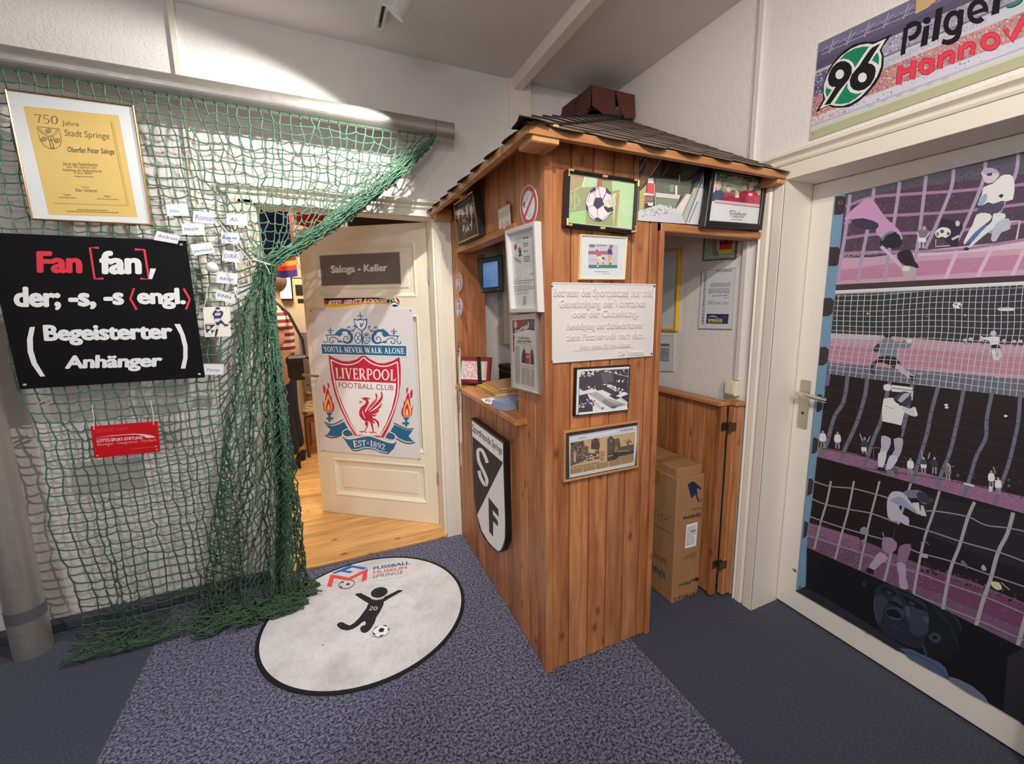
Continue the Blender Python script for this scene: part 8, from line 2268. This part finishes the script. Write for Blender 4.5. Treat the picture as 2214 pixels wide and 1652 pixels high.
m2 = MB(); m2.prism(quad3(PX(XD - .0006), [(1713, 1228), (1722, 1232), (1722, 1238), (1716, 1236)]), (.0005, 0, 0)); tag(m2.build('tape_scrap', CARDD), 'tiny yellowed tape scrap on the white door beside the banner edge', 'tape')

# ================================================================ seen through the open cellar door
# person standing with back turned, striped shirt, shoulder bag
SKIN = plain('skin', (206, 154, 128), .5, var=.04); HAIRM = plain('grey_brown_hair', (122, 100, 80), .6, var=.2)


def stripes(name, a_, b_, f):
    m, nt, bs = nmat(name); g = N(nt, 'ShaderNodeNewGeometry'); sx = N(nt, 'ShaderNodeSeparateXYZ'); nt.links.new(g.outputs['Position'], sx.inputs[0])
    mm = N(nt, 'ShaderNodeMath', operation='MULTIPLY'); mm.inputs[1].default_value = f; nt.links.new(sx.outputs['Z'], mm.inputs[0])
    fr = N(nt, 'ShaderNodeMath', operation='FRACT'); nt.links.new(mm.outputs[0], fr.inputs[0])
    gt = N(nt, 'ShaderNodeMath', operation='GREATER_THAN'); gt.inputs[1].default_value = .5; nt.links.new(fr.outputs[0], gt.inputs[0])
    nt.links.new(mix(nt, gt.outputs[0], lin(a_), lin(b_)), bs.inputs['Base Color']); bs.inputs['Roughness'].default_value = .9
    return m


SHIRT = stripes('striped_jersey', (232, 224, 214), (150, 54, 60), 17)
JEANS = plain('dark_jeans', (34, 38, 62), .85, var=.2, nscale=60); SHOE = plain('dark_shoe', (26, 24, 28), .6)


def skin_mesh(name, verts, edges, radii, mat, parent, root=0, sub=2):
    me = bpy.data.meshes.new(name); org = wloc(parent)
    me.from_pydata([Vector(v) - org for v in verts], edges, [])
    o = bpy.data.objects.new(name, me); COL.objects.link(o)
    md = o.modifiers.new('Skin', 'SKIN'); sd = o.modifiers.new('Sub', 'SUBSURF'); sd.levels = sub; sd.render_levels = sub
    md.use_smooth_shade = True
    for i, r in enumerate(radii):
        sv = me.skin_vertices[0].data[i]; sv.radius = r if isinstance(r, tuple) else (r, r); sv.use_root = (i == root)
    dg = bpy.context.evaluated_depsgraph_get(); m2_ = bpy.data.meshes.new_from_object(o.evaluated_get(dg))
    o.modifiers.clear(); o.data = m2_; m2_.name = name; m2_.materials.clear(); m2_.materials.append(mat); o.parent = parent
    m2_.polygons.foreach_set('use_smooth', [True] * len(m2_.polygons))
    return o


px0, py0 = -.365, 4.42
per = thing('person', (px0, py0, .016), 'person in a red and white striped shirt and dark jeans standing behind the net', 'person')
def pv(x, y, z): return (px0 + x, py0 + y, z)   # facing -x
V = [pv(0, 0, .93), pv(0, 0, 1.12), pv(0, 0, 1.30), pv(.005, 0, 1.43), pv(-.01, 0, 1.50), pv(-.02, 0, 1.57), pv(-.03, 0, 1.66), pv(-.02, 0, 1.72),
     pv(.0, -.17, 1.41), pv(.02, -.22, 1.16), pv(-.16, -.21, 1.02), pv(-.24, -.19, 1.0), pv(0, .17, 1.41), pv(.02, .22, 1.16), pv(-.15, .21, 1.02), pv(-.23, .19, 1.0),
     pv(0, -.10, .86), pv(-.01, -.11, .50), pv(.02, -.11, .11), pv(-.11, -.12, .055), pv(0, .10, .86), pv(.02, .11, .50), pv(.05, .11, .11), pv(-.08, .12, .055)]
Ed = [(0, 1), (1, 2), (2, 3), (3, 4), (4, 5), (5, 6), (6, 7), (3, 8), (8, 9), (9, 10), (10, 11), (3, 12), (12, 13), (13, 14), (14, 15), (0, 16), (16, 17), (17, 18), (18, 19), (0, 20), (20, 21), (21, 22), (22, 23)]
Rd = [(.12, .15), (.11, .14), (.12, .17), (.09, .13), .055, .07, .088, .07, .062, .045, .036, .04, .062, .045, .036, .04, .085, .062, .045, .04, .085, .062, .045, .04]
body = skin_mesh('body', V, Ed, Rd, SKIN, per)
# five fingers on each hand
for sy in (-1, 1):
    hx, hy_, hz = (-.25, .195 * sy, .99) if sy < 0 else (-.24, .195, .99)
    fv = []; fe = []; fr = []
    for k in range(5):
        oy = (k - 2) * .018; L_ = (.05, .075, .08, .075, .06)[k]; b_ = len(fv)
        fv += [pv(hx + .02, hy_ + oy * .8, hz), pv(hx - L_ * .6, hy_ + oy, hz - .012), pv(hx - L_, hy_ + oy, hz - .035)]; fr += [.011, .009, .008]; fe += [(b_, b_ + 1), (b_ + 1, b_ + 2)]
    mbf = MB()
    for k in range(5): mbf.tube([fv[k * 3], fv[k * 3 + 1], fv[k * 3 + 2]], [.010, .0088, .007], 8)
    mbf.build('fingers', SKIN, body, smooth=True)
skin_mesh('shirt', [pv(0, 0, .98), pv(0, 0, 1.14), pv(0, 0, 1.30), pv(.005, 0, 1.43), pv(0, -.17, 1.41), pv(.015, -.215, 1.24), pv(0, .17, 1.41), pv(.015, .215, 1.24)], [(0, 1), (1, 2), (2, 3), (3, 4), (4, 5), (3, 6), (6, 7)], [(.135, .165), (.128, .158), (.135, .185), (.10, .14), .080, .070, .080, .070], SHIRT, per)
skin_mesh('jeans', [pv(0, 0, .97), pv(0, 0, .90), pv(0, -.10, .84), pv(-.01, -.11, .50), pv(.02, -.11, .13), pv(0, .10, .84), pv(.02, .11, .50), pv(.05, .11, .13)], [(0, 1), (1, 2), (2, 3), (3, 4), (1, 5), (5, 6), (6, 7)], [(.13, .16), (.135, .165), .105, .078, .072, .105, .078, .072], JEANS, per, root=1)
for sy in (-1, 1):
    m2 = MB(); cx_ = px0 + (.0 if sy < 0 else .03); cyy = py0 + .115 * sy
    m2.loft([[(cx_ + dx + rx * math.cos(t), cyy + .045 * w_ * math.sin(t), z) for t in [2 * math.pi * k / 14 for k in range(14)]] for z, rx, dx, w_ in ((.0165, .13, -.05, 1), (.04, .13, -.05, 1), (.075, .10, -.02, .9), (.105, .06, .03, .85))]); m2.build('shoe', SHOE, per, smooth=True)
m2 = MB(); m2.ball(pv(.005, 0, 1.685), .100, 18, 12, sz=1.12); m2.build('hair', HAIRM, per, smooth=True)
for nm, c_, r_ in (('nose', (-.118, 0, 1.645), .016), ('eye', (-.105, -.032, 1.675), .009), ('eye', (-.105, .032, 1.675), .009), ('mouth', (-.106, 0, 1.604), .012), ('ear', (-.02, -.088, 1.655), .02), ('ear', (-.02, .088, 1.655), .02)):
    m2 = MB(); m2.ball(pv(*c_), r_, 10, 8, sz=.5 if nm == 'mouth' else 1); m2.build(nm, SHOE if nm == 'eye' else SKIN, per, smooth=True)
bgm = plain('black_nylon', (20, 20, 22), .6, var=.15)
bg = thing('shoulder_bag', (px0 + .12, py0 - .19, .86), "black shoulder bag hanging at the striped-shirt person's hip", 'bag')
m2 = MB(); m2.box(px0 + .06, px0 + .22, py0 - .30, py0 - .19, .84, 1.04, ch=.03); m2.build('pouch', bgm, bg)
m2 = MB(); m2.box(px0 + .055, px0 + .225, py0 - .308, py0 - .185, .97, 1.052, ch=.02); m2.build('flap', bgm, bg)
m2 = MB(); m2.tube([pv(.20, -.25, 1.0), pv(.19, -.22, 1.18), pv(.10, -.16, 1.40), pv(.0, -.11, 1.51), pv(-.12, -.03, 1.42), pv(-.17, .08, 1.2)], .012, 6); m2.build('strap', bgm, bg)

# television, flags, pennant, chair, framed notice
tv = thing('television', (-.55, 5.10, 1.5), 'glowing pale blue screen on the far wall of the cellar room', 'television')
m2 = MB(); m2.box(-.95, -.255, 5.08, 5.14, 1.52, 1.93, ch=.006); m2.build('housing', BLACKHOLE, tv)
TVS, nt, b = nmat('tv_picture'); v = coords(nt); col = ramp(nt, noise(nt, v, 3, 2), [(.35, (.35, .62, .9)), (.65, (.85, .95, 1))]); nt.links.new(col, b.inputs['Emission Color']); b.inputs['Emission Strength'].default_value = 1.3
m2 = MB(); m2.poly([(-.93, 5.079, 1.54), (-.27, 5.079, 1.54), (-.27, 5.079, 1.91), (-.93, 5.079, 1.91)]); m2.build('screen', TVS, tv)


def flag(name, label, x0, x1, y, z0, z1, cols_, seed):
    a_ = MB(); n_ = 16
    for k in range(n_):
        for j, (v0, v1, c_) in enumerate(cols_):
            def fp(u, v): return (x0 + (x1 - x0) * u, y + .03 * math.sin(u * 9 + seed) + .01 * math.sin(v * 5), z0 + (z1 - z0) * v - .02 * math.sin(u * 3.1))
            u0, u1 = k / n_, (k + 1) / n_
            a_.poly([fp(u0, v0), fp(u1, v0), fp(u1, v1), fp(u0, v1)], 0, lin(c_))
    o = a_.build(name, INK, smooth=False); tag(o, label, 'flag', 'flags under the cellar ceiling'); return o


flag('flag', 'dark maroon flag seen behind the net above the cellar doorway', -.72, -.40, 3.55, 1.86, 2.596, [(0, .4, (84, 24, 40)), (.4, .6, (120, 40, 50)), (.6, 1, (64, 20, 34))], 1)
flag('flag', 'blue flag seen behind the net at the top of the cellar doorway', -.36, -.16, 3.55, 1.80, 2.596, [(0, .45, (40, 56, 128)), (.45, .55, (150, 150, 170)), (.55, 1, (34, 44, 110))], 2)
flag('flag', 'red flag hanging right of the blue one in the cellar doorway', -.13, .10, 3.56, 2.02, 2.596, [(0, .5, (190, 36, 40)), (.5, 1, (150, 24, 34))], 3)
flag('flag', 'black flag with yellow and maroon above the open door leaf', .20, .80, 3.4, 1.98, 2.596, [(0, .3, (30, 22, 26)), (.3, .5, (90, 40, 40)), (.5, 1, (24, 18, 24))], 4)
flag('flag', 'small multicoloured red and yellow scarf beside the net tie in the doorway', -.34, -.16, 4.0, 1.70, 2.596, [(0, .06, (60, 50, 120)), (.06, .1, (200, 60, 40)), (.1, .14, (220, 150, 50)), (.14, 1, (120, 40, 44))], 5)
m2 = MB(); pts = [(-.235, 4.70, 1.72), (-.125, 4.70, 1.72), (-.122, 4.70, 1.52), (-.18, 4.70, 1.40), (-.238, 4.70, 1.52)]
m2.prism([(x - .0, y, z) for x, y, z in pts], (0, .006, 0)); m2_ = m2
PEN = plain('pennant_cloth', (206, 176, 130), .8, var=.1); pn = thing('pennant', (-.18, 4.70, 1.4), 'cream pointed pennant hanging in the cellar room beside the door edge', 'pennant')
m2.build('cloth', PEN, pn); m3 = MB(); m3.box(-.215, -.145, 4.698, 4.6995, 1.56, 1.66); m3.box(-.205, -.155, 4.698, 4.6995, 1.49, 1.53); m3.tube([(-.24, 4.70, 1.722), (-.12, 4.70, 1.722)], .005, 6); m3.tube([(-.235, 4.70, 1.725), (-.18, 4.70, 1.86), (-.18, 4.70, 2.6)], .002, 5); m3.tube([(-.125, 4.70, 1.725), (-.18, 4.70, 1.86)], .002, 5); m3.build('emblem', BLACKHOLE, pn)
NOT_ = plain('grey_notice', (128, 122, 130), .5); m2 = MB(); m2.box(-.24, .02, 4.98, 5.0, .98, 1.2, ch=.002); ntb = thing('notice_board', (-.1, 5.0, .98), 'grey notice board low on the cellar wall behind the shoulder bag', 'board'); m2.build('panel', NOT_, ntb)
m2 = MB(); m2.box(-.25, .03, 4.97, 5.159, .94, .979, ch=.004); m2.build('shelf', PINEX, ntb); m2 = MB(); m2.box(-.22, .0, 5.0, 5.159, .982, .99); m2.build('bracket', PINEX, ntb)
FLOR, nt, b = nmat('floral_cloth'); v = coords(nt); vo = N(nt, 'ShaderNodeTexVoronoi'); vo.inputs['Scale'].default_value = 13; nt.links.new(v, vo.inputs['Vector'])
nt.links.new(ramp(nt, vo.outputs['Distance'], [(.15, lin((120, 70, 50))), (.35, lin((190, 160, 110))), (.6, lin((120, 110, 70)))]), b.inputs['Base Color']); b.inputs['Roughness'].default_value = .9
CHW = woodmat('chair_wood', [(.3, lin((84, 48, 26))), (.6, lin((128, 78, 44)))], 'z')
ch = thing('upholstered_chair', (-.02, 4.75, .016), 'wooden chair with floral upholstery behind the person in the cellar room', 'chair')
m2 = MB(); m2.box(-.25, .22, 4.56, 5.0, .42, .50, ch=.025); m2.build('seat', FLOR, ch)
m2 = MB(); m2.box(-.25, .22, 4.94, 5.02, .55, .93, ch=.03); m2.build('backrest', FLOR, ch)
for x in (-.235, .19):
    for y in (4.575, 4.96): m2 = MB(); m2.tube([(x + .01, y + .01, .016), (x + .01, y + .01, .2), (x + .01, y + .01, .42 if y < 4.9 else .92)], [.014, .022, .018], 10); m2.build('leg', CHW, ch)
for y in (4.57, 4.97): m2 = MB(); m2.box(-.23, .2, y, y + .02, .36, .42); m2.build('apron', CHW, ch)
